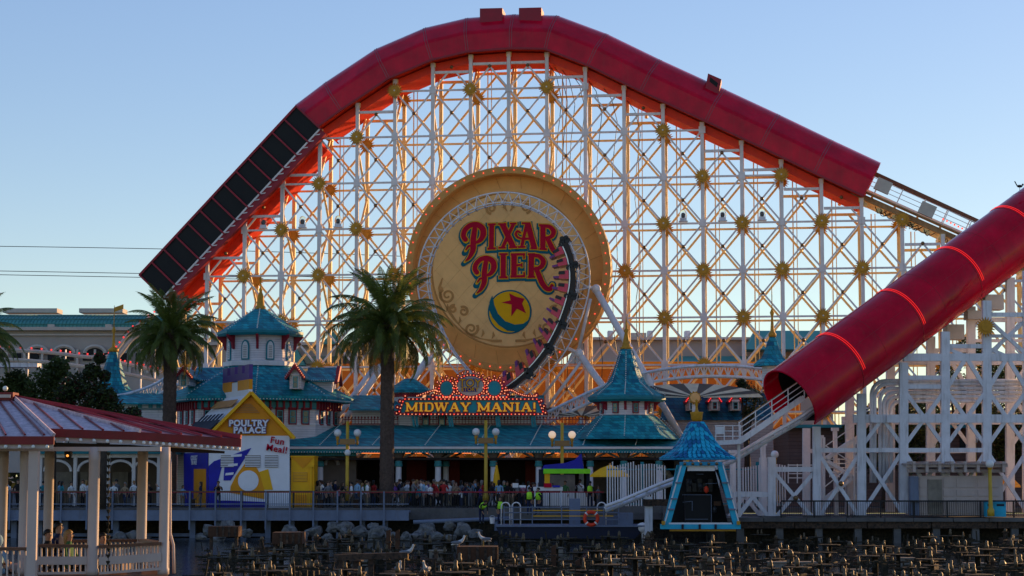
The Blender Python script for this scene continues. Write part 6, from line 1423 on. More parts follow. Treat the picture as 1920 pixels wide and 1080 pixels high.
def fascia(p, q, nb_, h=.2):
    d = V((0, 0, -1)); s = MB(); bk = V((0, .06, 0)) if abs(q.x - p.x) > abs(q.y - p.y) * .5 else V((-.06, 0, 0))
    s.hexa([p, q, q + bk, p + bk, p + d * h, q + d * h, q + d * h + bk, p + d * h + bk]); s.build('fascia', 'gaz_red', G)
    s = MB(); o = V((-.03, .05, 0)); p2, q2 = p + o + d * h, q + o + d * h; s.hexa([p2, q2, q2 + bk, p2 + bk, p2 + d * .09, q2 + d * .09, q2 + d * .09 + bk, p2 + d * .09 + bk]); s.build('soffit_board', 'gaz_column', G)
    for i in range(nb_): ball('eave_bulb', p.lerp(q, (i + .5) / nb_) + V((.02, -.05, -h - .05)), .045, 'bulb_white', G)
fascia(El, Er, 7, .19); fascia(C0, C1, 7); fascia(C1, C2, 16)
slab('soffit', [C0 + V((-1, 0, -.3)), C1 + V((-.3, .2, -.3)), C2 + V((-.4, 0, -.3)), Bk + V((0, 0, -.25)), at(-80, 815, 60) + V((0, 0, -.3)), El + V((0, .3, -.3))], 'dark_interior', .06)
def gcol(px, Y, yt, r, m='gaz_column', yb=None, sq=False):
    c = at(px, 900, Y); zt_ = at(px, yt, Y).z; zb = gzd if yb is None else at(px, yb, Y).z
    if sq: return box('column', (c.x - r, Y - r, zb), (c.x + r, Y + r, zt_), m, G)
    s = MB(); s.smooth = True; s.lathe((c.x, Y, zb), [(r * 1.15, 0), (r * 1.15, .12), (r, .16), (r, zt_ - zb - .35), (r * 1.04, zt_ - zb - .34), (r * 1.04, zt_ - zb)], 20); return s.build('column', m, G)
gcol(176.5, 47, 838, .13); gcol(309, 47.3, 838, .117); gcol(63.5, 45.8, 846, .108, sq=True); gcol(46, 47.2, 846, .112); gcol(92, 52, 846, .125); gcol(267, 53, 838, .135); gcol(5, 52.5, 846, .14); gcol(318.5, 47.5, 846, .02)
box('tie_beam', (at(-80, 0, 47).x, 46.9, at(0, 846, 47).z), (at(316, 0, 47).x, 47.1, at(0, 838, 47).z), 'gaz_column', G)
dkp = [at(-120, 900, 46.2), at(318, 900, 46.6), at(318, 900, 47.6), at(272, 900, 53.4), at(-120, 900, 53.4)]
s = MB(); s.prism([(p.x, p.y) for p in dkp], lambda x, y, d: V((x, y, d)), gzd - .25, gzd); struct(s.build('gazebo_deck', 'wood_rail'))
def grail(p, q, y_top, ybot, nb_, board=True):
    Yp = p[1]; a, b_ = at(p[0], y_top[0], p[1]), at(q[0], y_top[1], q[1]); a2, b2 = at(p[0], ybot[0], p[1]), at(q[0], ybot[1], q[1])
    bar('top_rail', a, b_, .07, .2, 'wood_rail', G); bar('bottom_rail', a2, b2, .06, .08, 'gaz_column', G)
    for i in range(nb_): f = (i + .5) / nb_; bar('baluster', a2.lerp(b2, f), a.lerp(b_, f), .04, .04, 'gaz_column', G)
    if board: bar('mid_board', a2.lerp(a, .46) + V((0, -.035, 0)), b2.lerp(b_, .46) + V((0, -.035, 0)), .19, .03, 'gaz_column', G)
grail((72, 46.9), (166, 47), (1023, 1024), (1075, 1074), 9); grail((186, 47), (303, 47.2), (1025, 1019), (1075, 1066), 18); grail((303, 47.3), (266, 53), (1019, 1013), (1066, 1054), 12, False); grail((-60, 46.2), (53, 46), (1029, 1029), (1090, 1090), 10, False)
grail((100, 53), (260, 53), (1015, 1013), (1050, 1048), 20, False)
s = MB(); s.smooth = True; s.ring([at(319, 860, 47.5), at(319, 1000, 47.5), at(325, 1022, 47.5), at(326, 1075, 47.5)], .035, 8); s.build('downpipe', 'gaz_column', G)
ch = thing('hanging_rain_chain', 'rain chain of small funnel cups hanging inside the gazebo railing', 'rain chain', at(203, 1065, 46.6))
for i in range(18): y = 850 + i * 12; c = at(203 + math.sin(i) * .6, y, 46.6); s = MB(); s.lathe(c, [(.012, -.06), (.045, 0), (.05, .03)], 7); s.build('cup', 'algae_shade', ch); bar('chain_link', c, at(203, y + 12, 46.6), .012, .012, 'algae_shade', ch)
ln = thing('hanging_lantern', 'iron lantern glowing amber under the gazebo ceiling', 'lantern', at(128, 860, 48.5)); c = at(128, 852, 48.5)
MB().lathe(c, [(.05, -.12), (.09, -.06), (.11, .05), (.07, .12), (.02, .2)], 8).build('cage', 'black_iron', ln); s = MB(); s.ball(c + V((0, -.08, -.03)), .035, 8, 6); s.build('flame', 'lantern_glow', ln); bar('hook', c + V((0, 0, .2)), c + V((0, 0, .4)), .02, .02, 'black_iron', ln)

# white arched porch seen through the gazebo
ap = thing('arched_porch', 'white fretwork arched porch seen between the gazebo columns', 'porch', at(240, 952, 140))
prect('entablature', 60, 851, 302, 858, 140, .6, 'white_paint', ap); prect('porch_wall', 40, 850, 330, 952, 146, .4, 'tan_interior', ap); prect('porch_roof', 50, 838, 320, 851, 139.6, 6, 'teal_trim', ap)
for x in (75, 140, 202, 250, 297): prect('post', x - 4, 856, x + 4, 952, 140, .35, 'white_paint', ap)
for x in (108, 171, 226, 274):
    s = MB(); s.ring([at(x + 25 * math.cos(R(t)), 884 - 20 * math.sin(R(t)), 140.1) for t in range(0, 181, 15)], .1, 6); s.build('fret_arch', 'white_paint', ap)
for x0, x1 in ((100, 135), (210, 240), (150, 165)): prect('inner_panel', x0, 885, x1, 925, 145, .2, 'pale_box', ap)
# ============================================================ rocks
def rock_mesh(seed):
    random.seed(seed); bm = bmesh.new(); bmesh.ops.create_icosphere(bm, subdivisions=3, radius=1); off = V((seed * 7.1, seed * 3.3, seed)); sx, sy, sz = random.uniform(.9, 1.3), random.uniform(.8, 1.1), random.uniform(.6, .85)
    for v in bm.verts:
        n = noise.noise(v.co * 1.1 + off) * .55 + noise.noise(v.co * 2.7 + off) * .22 + noise.noise(v.co * 6 + off) * .07
        co = v.co * (1 + n); v.co = V((co.x * sx, co.y * sy, max(-.5, co.z * sz)))
    for k in range(5):
        d = V((random.gauss(0, 1), random.gauss(0, 1), random.gauss(0, .7))).normalized(); lim = random.uniform(.62, .9)
        for v in bm.verts:
            e = v.co.dot(d) - lim
            if e > 0: v.co -= d * e * .9
    me = bpy.data.meshes.new('rock'); bm.to_mesh(me); bm.free(); me.materials.append(MATS['rock']); me.update(); return me
RK = [rock_mesh(i) for i in range(7)]
random.seed(5)
rocks = [(395, 990, 16), (425, 985, 18), (445, 992, 14), (410, 1003, 13), (462, 996, 12), (545, 995, 16), (565, 1000, 14), (590, 992, 14), (625, 985, 13), (648, 985, 19), (675, 992, 16), (700, 985, 13), (705, 998, 17), (735, 1000, 12), (720, 990, 10), (800, 990, 18), (785, 1000, 14), (820, 1002, 12), (843, 982, 13), (870, 990, 16), (890, 995, 13), (250, 1000, 14), (225, 1003, 12), (270, 1004, 11), (375, 1003, 9), (615, 1004, 11), (760, 1004, 11), (845, 1004, 9)]
ORDB = 'leftmost,second from left,third from left,fourth from left,fifth from left,sixth from left,seventh from left,eighth from left,ninth from left,tenth from left'.split(',')
def zone_of(x): return 0 if x < 480 else 1 if x < 600 else 2 if x < 720 else 3 if x < 850 else 4
def rank(i): return sorted([q for q in rocks if zone_of(q[0]) == zone_of(rocks[i][0])]).index(rocks[i])
for i, (x, y, r) in enumerate(rocks):
    Y = 125.5 - (y - 985) * .12; c = at(x, y + r * .45, Y); k = r * mpp(Y)
    place = 'below the meal box kiosk' if x < 480 else 'under the grey walkway girder' if x < 600 else 'left of the palm trunk foot' if x < 720 else 'below the crowd right of the palm trunk' if x < 850 else 'near the barge stern'
    rk = [q for q in rocks if abs(q[0] - x) < 60]; big = max(q[2] for q in rk)
    t = tag(link('boulder', RK[i % 7], Matrix.Translation(c) @ Matrix.Rotation(i * 1.3, 4, 'Z') @ Matrix.Diagonal((k * 1.15, k, k * 1.1, 1))), 'grey quay boulder %s, %s' % (place, ORDB[rank(i)]), 'boulder', 'boulders along the quay')

# ============================================================ people
def skin_body(name, joints, edges, root=0, sub=1):
    me = bpy.data.meshes.new(name); me.from_pydata([j[0] for j in joints], edges, []); o = bpy.data.objects.new(name, me); COL.objects.link(o)
    md = o.modifiers.new('s', 'SKIN'); md.use_smooth_shade = True; sb = o.modifiers.new('u', 'SUBSURF'); sb.levels = sub; sb.render_levels = sub
    for i, j in enumerate(joints): r = j[1]; me.skin_vertices[0].data[i].radius = r if isinstance(r, tuple) else (r, r)
    me.skin_vertices[0].data[root].use_root = True
    res = bpy.data.meshes.new_from_object(o.evaluated_get(bpy.context.evaluated_depsgraph_get())); bpy.data.objects.remove(o); res.name = name; return res
def person_mesh(kind):
    lift = 0.0
    J = [((0, 0, .95), (.15, .10)), ((0, 0, 1.15), (.14, .095)), ((0, .0, 1.36), (.165, .095)), ((0, 0, 1.47), (.07, .065)), ((0, -.01, 1.56), (.075, .085)), ((0, -.015, 1.66), (.085, .10)), ((0, -.005, 1.74), (.06, .07))]
    E_ = [(0, 1), (1, 2), (2, 3), (3, 4), (4, 5), (5, 6)]
    if kind == 'stand': arms = [((.22, 0, 1.36), (.27, .02, 1.1), (.26, -.1, .86)), ((-.22, 0, 1.36), (-.27, .02, 1.1), (-.25, -.06, .85))]; legs = [((.1, 0, .9), (.11, -.01, .48), (.11, .02, .07), (.12, -.14, .03)), ((-.1, 0, .9), (-.11, -.01, .48), (-.11, .02, .07), (-.12, -.14, .03))]
    elif kind == 'walk': arms = [((.22, 0, 1.36), (.27, .12, 1.12), (.25, .05, .9)), ((-.22, 0, 1.36), (-.26, -.12, 1.12), (-.22, -.28, .98))]; legs = [((.1, 0, .9), (.1, -.16, .5), (.1, -.2, .08), (.1, -.36, .04)), ((-.1, 0, .9), (-.1, .1, .48), (-.1, .3, .12), (-.1, .2, .03))]
    elif kind == 'phone': arms = [((.22, 0, 1.36), (.28, -.12, 1.16), (.1, -.3, 1.4)), ((-.22, 0, 1.36), (-.28, -.12, 1.16), (-.08, -.3, 1.4))]; legs = [((.1, 0, .9), (.11, -.01, .48), (.11, .02, .07), (.12, -.14, .03)), ((-.1, 0, .9), (-.11, .01, .48), (-.12, .03, .07), (-.13, -.12, .03))]
    elif kind == 'bend':
        J = [((0, .1, .92), (.15, .11)), ((0, -.05, 1.08), (.14, .10)), ((0, -.22, 1.2), (.165, .10)), ((0, -.32, 1.26), (.07, .065)), ((0, -.38, 1.3), (.075, .08)), ((0, -.46, 1.34), (.085, .095)), ((0, -.52, 1.38), (.06, .065))]
        arms = [((.22, -.22, 1.18), (.25, -.26, .92), (.18, -.36, .72)), ((-.22, -.22, 1.18), (-.25, -.26, .92), (-.18, -.36, .72))]; legs = [((.1, .08, .88), (.11, .02, .48), (.11, .04, .07), (.12, -.12, .03)), ((-.1, .08, .88), (-.11, .04, .48), (-.11, .06, .07), (-.12, -.1, .03))]
    else:                                  # sit: hip at .45
        J = [((x, y, z - .42), r) for (x, y, z), r in J]; arms = [((.22, 0, .94), (.27, -.08, .7), (.15, -.3, .68)), ((-.22, 0, .94), (-.27, -.08, .7), (-.12, -.3, .7))]; legs = [((.1, -.05, .5), (.12, -.42, .5), (.12, -.44, .09), (.12, -.58, .05)), ((-.1, -.05, .5), (-.12, -.42, .5), (-.12, -.44, .09), (-.12, -.58, .05))]
    for a in arms:
        k = len(J); J += [(a[0], .06), (a[1], .047), (a[2], .036)]; E_ += [(2, k), (k, k + 1), (k + 1, k + 2)]
        h = V(a[2]); d = (h - V(a[1])).normalized(); J.append((tuple(h + d * .08), (.042, .025))); J.append((tuple(h + d * .17), (.03, .016))); E_ += [(k + 2, k + 3), (k + 3, k + 4)]
        J.append((tuple(h + d * .1 + V((-.03 if a[2][0] > 0 else .03, -.035, 0))), (.014, .014))); E_.append((k + 3, k + 5))
    for a in legs:
        k = len(J); J += [(a[0], .095), (a[1], .065), (a[2], .05), (a[3], (.045, .035))]; E_ += [(0, k), (k, k + 1), (k + 1, k + 2), (k + 2, k + 3)]
    me = skin_body('person', J, E_, 0, 1)
    nx_ = 1.5 if kind not in ('sit', 'bend') else (1.08 if kind == 'sit' else 9); hip = .93 if kind != 'sit' else .54
    for i in range(4): me.materials.append(MATS['skin0'])
    for p in me.polygons:
        c = p.center; m = 1
        if kind == 'bend': hd = c.y < -.33 and c.z > 1.22
        else: hd = c.z > nx_
        ends = any((c - V(a[2])).length < .2 and (c - V(a[1])).length > .16 for a in arms)
        foot = any((c - V(a[3])).length < .16 or (c - V(a[2])).length < .07 for a in legs)
        leg = (c.z < hip) and not any((c - (V(a[1]) * .5 + V(a[2]) * .5)).length < .2 for a in arms) if kind != 'sit' else (c.z < .58 and (c.y < -.12 or c.z < .42))
        if hd: m = 0
        elif ends: m = 0
        elif foot: m = 3
        elif leg: m = 2
        p.material_index = m; p.use_smooth = True
    # face: nose ridge and brow pulled out of the head
    return me
def hair_mesh(kind, long_):
    s = MB(); s.smooth = True
    c = V((0, .012, 1.675)); 
    if kind == 'sit': c = c - V((0, 0, .42))
    if kind == 'bend': c = V((0, -.455, 1.36))
    s.ball(c, .118, 12, 8, (.95, 1.08, 1.05))
    vs = s.v
    for i, v in enumerate(vs):
        if v.y < c.y - .05 and v.z < c.z + .03: v.y = c.y - .02
        if v.z < c.z - .04 and not long_: v.z = c.z - .04
        if long_ and v.z < c.z - .02 and v.y > c.y: v.z -= .2 * (c.z - v.z) / .1
    me = bpy.data.meshes.new('hair'); me.from_pydata(s.v, [], s.f); me.materials.append(MATS['hair0']); me.polygons.foreach_set('use_smooth', [True] * len(me.polygons)); me.update(); return me
def face_mesh(kind):
    s = MB(); c = V((0, -.015, 1.655)) - (V((0, 0, .42)) if kind == 'sit' else V((0, 0, 0)))
    if kind == 'bend': c = V((0, -.46, 1.335))
    s.smooth = True; s.ball(c + V((0, -.105, -.01)), .016, 6, 5, (.8, 1.2, 1.4)); s.cur = 1
    for sg in (-1, 1): s.ball(c + V((sg * .034, -.088, .018)), .011, 6, 4)
    s.ball(c + V((0, -.09, -.045)), .017, 6, 4, (1.4, .5, .35)); s.cur = 0
    for sg in (-1, 1): s.ball(c + V((sg * .086, .01, -.005)), .022, 6, 4, (.4, .8, 1.3))
    me = bpy.data.meshes.new('face'); me.from_pydata(s.v, [], s.f); me.materials.append(MATS['skin0']); me.materials.append(MATS['eye']); me.polygons.foreach_set('material_index', s.mi); me.update(); return me
for i, c in enumerate(((.45, .25, .17), (.33, .17, .10), (.16, .075, .04))): mat('skin%d' % i, c, .5, var=.06)
for i, c in enumerate(((.012, .009, .008), (.05, .025, .012), (.30, .17, .06), (.18, .16, .15))): mat('hair%d' % i, c, .5, var=.2)
mat('eye', (.03, .015, .012), .3)
CL = {'black': (.012, .012, .014), 'white': (.75, .75, .75), 'grey': (.16, .16, .17), 'red': (.38, .02, .02), 'navy': (.015, .02, .06), 'teal': (.03, .25, .3), 'tan': (.34, .24, .15), 'pink': (.5, .2, .25), 'green': (.05, .14, .05), 'pale blue': (.22, .36, .5), 'purple': (.12, .04, .2), 'denim': (.04, .06, .12), 'khaki': (.25, .19, .12), 'neon': (.45, .85, .04)}
for k_n, c in CL.items(): mat('cloth_' + k_n, c, .85, var=.2, scale=6)
mat('shoe', (.05, .05, .05), .6)
PM = {k: person_mesh(k) for k in ('stand', 'walk', 'phone', 'sit', 'bend')}; HM = {(k, l_): hair_mesh(k, l_) for k in PM for l_ in (0, 1)}; FM = {k: face_mesh(k) for k in PM}
used_labels = set()
def person(x, Y, z, rz, kind, top, legs, sk, hr, long_, label, sc=1.0, group='people in the crowd'):
    o = link('person', PM[kind], Matrix.Translation((x, Y, z)) @ Matrix.Rotation(rz, 4, 'Z') @ Matrix.Scale(sc, 4)); tag(o, label, 'person', group)
    for i, m in enumerate(('skin%d' % sk, 'cloth_' + top, 'cloth_' + legs, 'shoe')): o.material_slots[i].link = 'OBJECT'; o.material_slots[i].material = MATS[m]
    h = link('hair', HM[(kind, long_)], WM[o], o); h.material_slots[0].link = 'OBJECT'; h.material_slots[0].material = MATS['hair%d' % hr]
    f = link('face', FM[kind], WM[o], o); f.material_slots[0].link = 'OBJECT'; f.material_slots[0].material = MATS['skin%d' % sk]
    return o
random.seed(21)
zones = [(20, 160, 11, 'through the left gazebo bay'), (165, 300, 12, 'between right gazebo columns'), (305, 392, 4, 'by the blue kiosk side'), (590, 655, 13, 'beside the yellow annexe'), (660, 712, 11, 'left of the palm trunk'), (745, 800, 14, 'right of the palm trunk'), (800, 860, 15, 'midway from palm to lamp'), (860, 908, 12, 'just left of the marquee lamp'), (918, 965, 9, 'right of the marquee lamp'), (965, 1020, 8, 'left of the snack stand'), (1030, 1125, 6, 'around the snack stand')]
tops_ = ['black', 'white', 'grey', 'red', 'navy', 'teal', 'tan', 'pink', 'green', 'pale blue', 'purple']; bots = ['black', 'denim', 'khaki', 'grey']; hairs = ['black', 'brown', 'fair', 'grey']
wts = [4, 5, 4, 2.4, 3, 1.6, 2.4, 1.6, 1.2, 2, 1]
for (x0, x1, n, where) in zones:
    for i in range(n):
        Y = random.uniform(132.4, 136.6) if x0 > 320 or x1 < 320 else random.uniform(132.4, 133.6)
        px = x0 + (x1 - x0) * (i + random.uniform(.1, .9)) / n
        for _ in range(40):
            tp_c = random.choices(tops_, wts)[0]; bt = random.choice(bots); hr = random.choices(range(4), (5, 4, 1.2, 1))[0]; lg = random.randint(0, 1); kd = random.choice(['stand', 'stand', 'walk', 'walk', 'phone'])
            act = {'stand': 'standing', 'walk': 'walking', 'phone': 'filming'}[kd]
            lab = 'person in %s top and %s trousers %s, %s' % (tp_c, bt, act, where)
            if lab not in used_labels: break
        used_labels.add(lab)
        o = person(at(px, 0, Y).x, Y, 0, random.uniform(-3.1, 3.1), kd, tp_c, bt, random.choices(range(3), (4, 4, 1))[0], hr, lg, lab, random.choice((random.uniform(.92, 1.07), random.uniform(.92, 1.07), random.uniform(.92, 1.07), random.uniform(.66, .85))))
        if kd == 'phone':
            m_ = WM[o]; s = MB(); s.box((-.04, -.38, 1.42), (.04, -.365, 1.56)); ph = s.build('held_phone', 'black_iron', None); ph.matrix_basis = m_ @ ph.matrix_basis; tag(ph, 'small phone held up by the ' + lab, 'phone', 'phones held up in the crowd')
            ph['label'] = 'phone of ' + lab.replace(' filming', '').replace(' trousers', ' legs')
person(at(422, 0, 132.3).x, 132.3, 0, .1, 'phone', 'black', 'denim', 1, 0, 0, 'person in black shirt leaning at the railing before the meal box kiosk')
# workers by the barge
def worker(px, Y, z, kind, rz, lab):
    o = person(at(px, 0, Y).x, Y, z, rz, kind, 'black', 'navy', 1, 0, 0, lab, 1.0, 'dock workers'); v = MB(); v.smooth = True
    if kind == 'bend': v.ring([(0, .02, 1.02), (0, -.12, 1.13), (0, -.25, 1.2)], .18, 10, rfun=lambda t: .19)
    else: v.lathe((0, 0, 1.0), [(.185, 0), (.18, .2), (.19, .36), (.12, .46)], 12)
    ob = v.build('safety_vest', 'cloth_neon', None, keep=True); ob.matrix_basis = WM[o]; WM[ob] = WM[o]; ob.parent = o; ob.matrix_parent_inverse = WM[o].inverted()
BZ = at(1000, 985, 124).z
worker(905, 125.5, at(905, 982, 125.5).z, 'bend', .6, 'worker in neon vest stooping at the left end of the barge'); worker(938, 125.2, BZ, 'stand', .5, 'worker in neon vest standing beside the white bucket'); worker(992, 125.8, BZ + .6, 'stand', 2.9, 'worker in neon vest with back turned on the barge'); worker(1008, 126.2, BZ + .55, 'walk', -1.2, 'worker in neon striped vest right of the turned worker'); worker(1103, 132.2, 0, 'stand', 3.0, 'worker in blue and neon shirt behind the lifebuoy')
person(at(1905, 0, 127).x, 127, -.4, 1.0, 'sit', 'pale blue', 'denim', 1, 0, 0, 'person in pale blue top seated beside the right hand bins', group='people at the right')
# gazebo guests
gd_z = gzd - .1
for px, Y, rz, top, hr, lg, lab in ((112, 48.6, .9, 'black', 0, 0, 'seated guest with short dark hair turned right behind the gazebo railing'), (131, 49.4, 1.2, 'navy', 0, 0, 'taller dark haired guest sitting in the gazebo'), (150, 48.4, 1.3, 'green', 2, 1, 'fair long haired guest glowing in low sun in the gazebo'), (198, 49.6, 1.0, 'black', 1, 0, 'brown haired guest right of the gazebo middle column'), (212, 48.3, .7, 'grey', 0, 0, 'guest bent low beside the rain chain in the gazebo'), (20, 47.4, 2.6, 'pale blue', 1, 1, 'guest in pale blue hood at the left gazebo bay')):
    zt = at(px, {112: 993, 131: 980, 150: 994, 198: 984, 212: 999, 20: 1004}[px], Y).z - 1.36
    o = person(at(px, 0, Y).x, Y, zt, rz, 'sit', top, 'black', 1, hr, lg, lab, 1.0, 'guests in the gazebo')
    if px == 20: h = MB(); h.smooth = True; h.ball((0, .02, 1.24), .15, 12, 8, (1, 1.05, 1.1)); ho = h.build('hood', 'cloth_pale blue', None, keep=True); ho.matrix_basis = WM[o]; ho.parent = o; ho.matrix_parent_inverse = WM[o].inverted()
bn = thing('gazebo_bench', 'dark bench under the seated gazebo guests', 'bench', at(150, 1060, 49)); p, q = at(80, 1050, 49), at(240, 1050, 49); sz_ = gd_z + .38
MB().box((p.x, 48.1, sz_ - .06), (q.x, 50.1, sz_)).build('seat', 'wood_rail', bn)
for f in (.05, .5, .95): x = p.x + (q.x - p.x) * f; MB().box((x - .05, 48.4, gzd), (x + .05, 49.8, sz_ - .06)).build('leg', 'wood_rail', bn)

# ============================================================ barge
bg_ = thing('work_barge', 'grey work barge with railings and outboard motor moored at the quay', 'barge', at(1080, 1000, 123)); Yb = 122.6; zb_ = lambda p: at(960, p, Yb).z
MB().hexa([at(940, 1010, Yb), at(1190, 1010, Yb), at(1190, 1010, Yb) + V((0, 3.5, 0)), at(940, 1010, Yb) + V((0, 3.5, 0)), at(930, 988, Yb), at(1212, 988, Yb), at(1212, 988, Yb) + V((0, 3.5, 0)), at(930, 988, Yb) + V((0, 3.5, 0))]).build('hull', 'navy', bg_)
prect('deck', 930, 985, 1212, 988, Yb - .1, 3.8, 'pier_grey', bg_); prect('cabin_box', 1160, 962, 1187, 988, Yb + .4, 1.2, 'pier_grey', bg_); prect('cabin_box', 1068, 935, 1088, 986, Yb + 1.6, 1.0, 'pier_grey', bg_); prect('cabin_box', 1120, 968, 1160, 988, Yb + 1, 1.2, 'pier_grey', bg_)
for y, m in ((951, 'pier_grey'), (961, 'pier_grey'), (974, 'pier_grey')): bar('rail', at(945, y, Yb + .1), at(1160, y, Yb + .1), .06, .06, m, bg_)
for y in (957, 967.5): bar('yellow_rail', at(998, y, Yb + .2), at(1150, y, Yb + .2), .05, .05, 'signal_yellow', bg_)
for x in (945, 962, 998, 1053, 1100, 1132, 1160): bar('rail_post', at(x, 987, Yb + .1), at(x, 948, Yb + .1), .06, .06, 'pier_grey', bg_)
for x0 in (940, 960, 1120): s = MB(); s.smooth = True; s.ring([at(x0, 985, Yb + .3)] + [at(x0 + 8 - 8 * math.cos(R(t)), 950 - 8 * math.sin(R(t)), Yb + .3) for t in range(0, 181, 30)] + [at(x0 + 16, 985, Yb + .3)], .04, 6); s.build('grab_hoop', 'white_steel', bg_)
mo = MB(); mo.smooth = True; c = at(1205, 990, Yb + .2); mo.ball(c, .4, 12, 8, (1, .8, .85)); mo.lathe(c + V((.05, 0, -.9)), [(.1, 0), (.14, .5), (.2, .8)], 10); mo.build('outboard_motor', 'white_paint', bg_)
lb = thing('lifebuoy', 'orange lifebuoy hanging on the barge railing', 'lifebuoy', at(1108, 987, Yb - .15)); c = at(1108.5, 972, Yb - .15); s = MB(); s.smooth = True; s.ring([c + V((.4 * math.cos(R(t)), 0, .4 * math.sin(R(t)))) for t in range(0, 360, 12)], .11, 10, closed=True); s.build('ring', 'lifebuoy_orange', lb)
for t in (45, 135, 225, 315): s = MB(); s.ring([c + V((.4 * math.cos(R(t + d)), 0, .4 * math.sin(R(t + d)))) for d in (-6, 0, 6)], .118, 10); s.build('band', 'bulb_white', lb)
bk = thing('bucket', 'white plastic bucket standing between two workers', 'bucket', at(923, 982, 125)); c = at(923, 982, 125); MB().lathe(c, [(.13, 0), (.17, .38), (.18, .4), (.16, .4)], 12).build('pail', 'white_paint', bk); s = MB(); s.ring([c + V((.17 * math.cos(R(t)), -.02, .38 + .12 * math.sin(R(t)))) for t in range(0, 181, 20)], .01, 5); s.build('handle', 'near_steel', bk)
tb = thing('supply_table', 'table of white bundles and signs on the barge deck', 'table', at(1025, 950, 127.5)); prect('top', 1000, 913, 1055, 920, 127.5, .8, 'white_paint', tb)
for x in (1003, 1052): prect('leg', x - 1, 920, x + 1, 952, 127.6, .1, 'near_steel', tb)
for i, (x0, x1) in enumerate(((961, 972), (974, 986), (1020, 1034), (1036, 1050))): prect('bundle', x0, 906 + i % 2 * 4, x1, 914, 127.4, .5, ['white_paint', 'box_white', 'letter_red', 'royal'][i], tb)

# ============================================================ fountain field
def noz(kind):
    b1, b2 = MB(), MB(); b1.smooth = b2.smooth = True
    root = link('fountain_head', None)
    if kind == 0:
        b1.lathe((0, 0, -.8), [(.11, 0), (.11, .78), (.16, .8)], 8); b1.smooth = False; b1.lathe((0, 0, 0), [(.5, 0), (.55, .02), (.55, .05), (.1, .07)], 12); b2.lathe((0, 0, .07), [(.07, 0), (.07, .1), (.05, .16), (.055, .26), (.02, .3)], 8)
    elif kind == 1:
        b1.smooth = False; b1.box((-.62, -.07, -.06), (.62, .07, 0)); b1.box((-.12, -.12, -.9), (.12, .12, -.1)); b1.box((-.46, -.1, -.02), (-.3, .1, .06)); b1.box((.3, -.1, -.02), (.46, .1, .06)); b2.lathe((0, 0, 0), [(.06, 0), (.06, .16), (.04, .2), (.045, .32), (.01, .34)], 8); b3 = MB(); b3.lathe((.36, 0, .06), [(.05, 0), (.05, .14), (.02, .16)], 6); b3.build('side_nozzle', 'nozzle', root, keep=True)
    elif kind == 2:
        b1.smooth = False; b1.lathe((0, 0, -.7), [(.2, 0), (.2, .3), (.09, .4), (.09, .7)], 8); b1.lathe((0, 0, 0), [(.42, 0), (.42, .03), (.05, .04)], 6); b1.bar((-.5, .1, -.25), (.5, -.1, -.2), .06, .06); b2.lathe((0, 0, .04), [(.05, 0), (.06, .08), (.06, .18), (.03, .25), (.0, .28)], 8)
    else:
        b1.smooth = False; b1.box((-.3, -.25, -.8), (.3, .25, -.35)); b1.box((-.34, -.29, -.36), (.34, .29, -.3)); b1.bar((-.7, 0, -.5), (.7, 0, -.5), .08, .08); b1.lathe((0, 0, -.3), [(.14, 0), (.12, .3), (.22, .32), (.22, .36)], 8); b2.lathe((0, 0, .05), [(.1, 0), (.11, .1), (.05, .2)], 8)
    b1.build('support', 'algae_shade' if kind != 3 else 'rust', root, keep=True); b2.build('nozzle', 'nozzle', root, keep=True)
    return root
NZ = [noz(i) for i in range(4)]
kinds_l = ['round plated fountain head', 'cross barred fountain head', 'stubby fountain head', 'boxy fountain head']
random.seed(9); cand = []
while len(cand) < 285:
    px, py = random.uniform(380, 1960), 992 + 108 * random.random() ** 1.15
    if px < 480 and py < 1025: continue
    if py < 1003 and not (1010 < px < 1230 or px > 1400 or 540 < px < 900): continue
    g_ = ground(px, py, -1.5 + random.uniform(-.1, .35))
    if any(abs(g_.x - q.x) < .75 and abs(g_.y - q.y) < 1.3 for q in cand): continue
    if g_.y > 118 or (1228 < px < 1400 and g_.y > 106): continue
    cand.append(g_)
near_y, far_y = 92, 106
for i, g_ in enumerate(cand):
    k = random.choices(range(4), (5, 3, 3, 2))[0]; band = 'nearest band of the lagoon' if g_.y < near_y else 'middle band of the lagoon' if g_.y < far_y else 'far band below the quay'
    px = 960 + F * g_.x / g_.y
    sec = 'left of the sitting gulls' if px < 800 else 'below the barge' if px < 1230 else 'below the blue kiosk' if px < 1420 else 'below the launch trestle' if px < 1700 else 'at the right edge'
    dup(NZ[k], Matrix.Translation(g_) @ Matrix.Rotation(random.uniform(0, 6.28) if k != 1 else random.uniform(-.4, .4), 4, 'Z') @ Matrix.Scale(random.uniform(.8, 1.3), 4), None)
    o = bpy.data.objects[-1] if False else None
    r_ = COL.objects[-1] if False else None
_roots = [o for o in COL.objects if o.type == 'EMPTY' and o.name.startswith('fountain_head.')]
for o in list(NZ): pass
HEADS = {}
def _lab_head(o):
    p = o.matrix_basis.translation; px = 960 + F * p.x / p.y
    band = 'nearest rows' if p.y < 92 else 'middle rows' if p.y < 106 else 'far rows'
    sec = 'left of the sitting gulls' if px < 800 else 'below the barge' if px < 1230 else 'below the blue kiosk' if px < 1420 else 'below the launch trestle' if px < 1700 else 'at the right edge'
    src = o.children[0].data.name
    k = next(i for i, r in enumerate(NZ) if r.children[0].data == o.children[0].data)
    tag(o, '%s in the %s %s' % (kinds_l[k], band, sec), 'fountain head', '%s, %s %s' % (kinds_l[k], band, sec)); HEADS.setdefault((kinds_l[k], band, sec), []).append((px, o))
for r in NZ:
    if r in _roots: _roots.remove(r)
for o in _roots:
    if o.children: _lab_head(o)
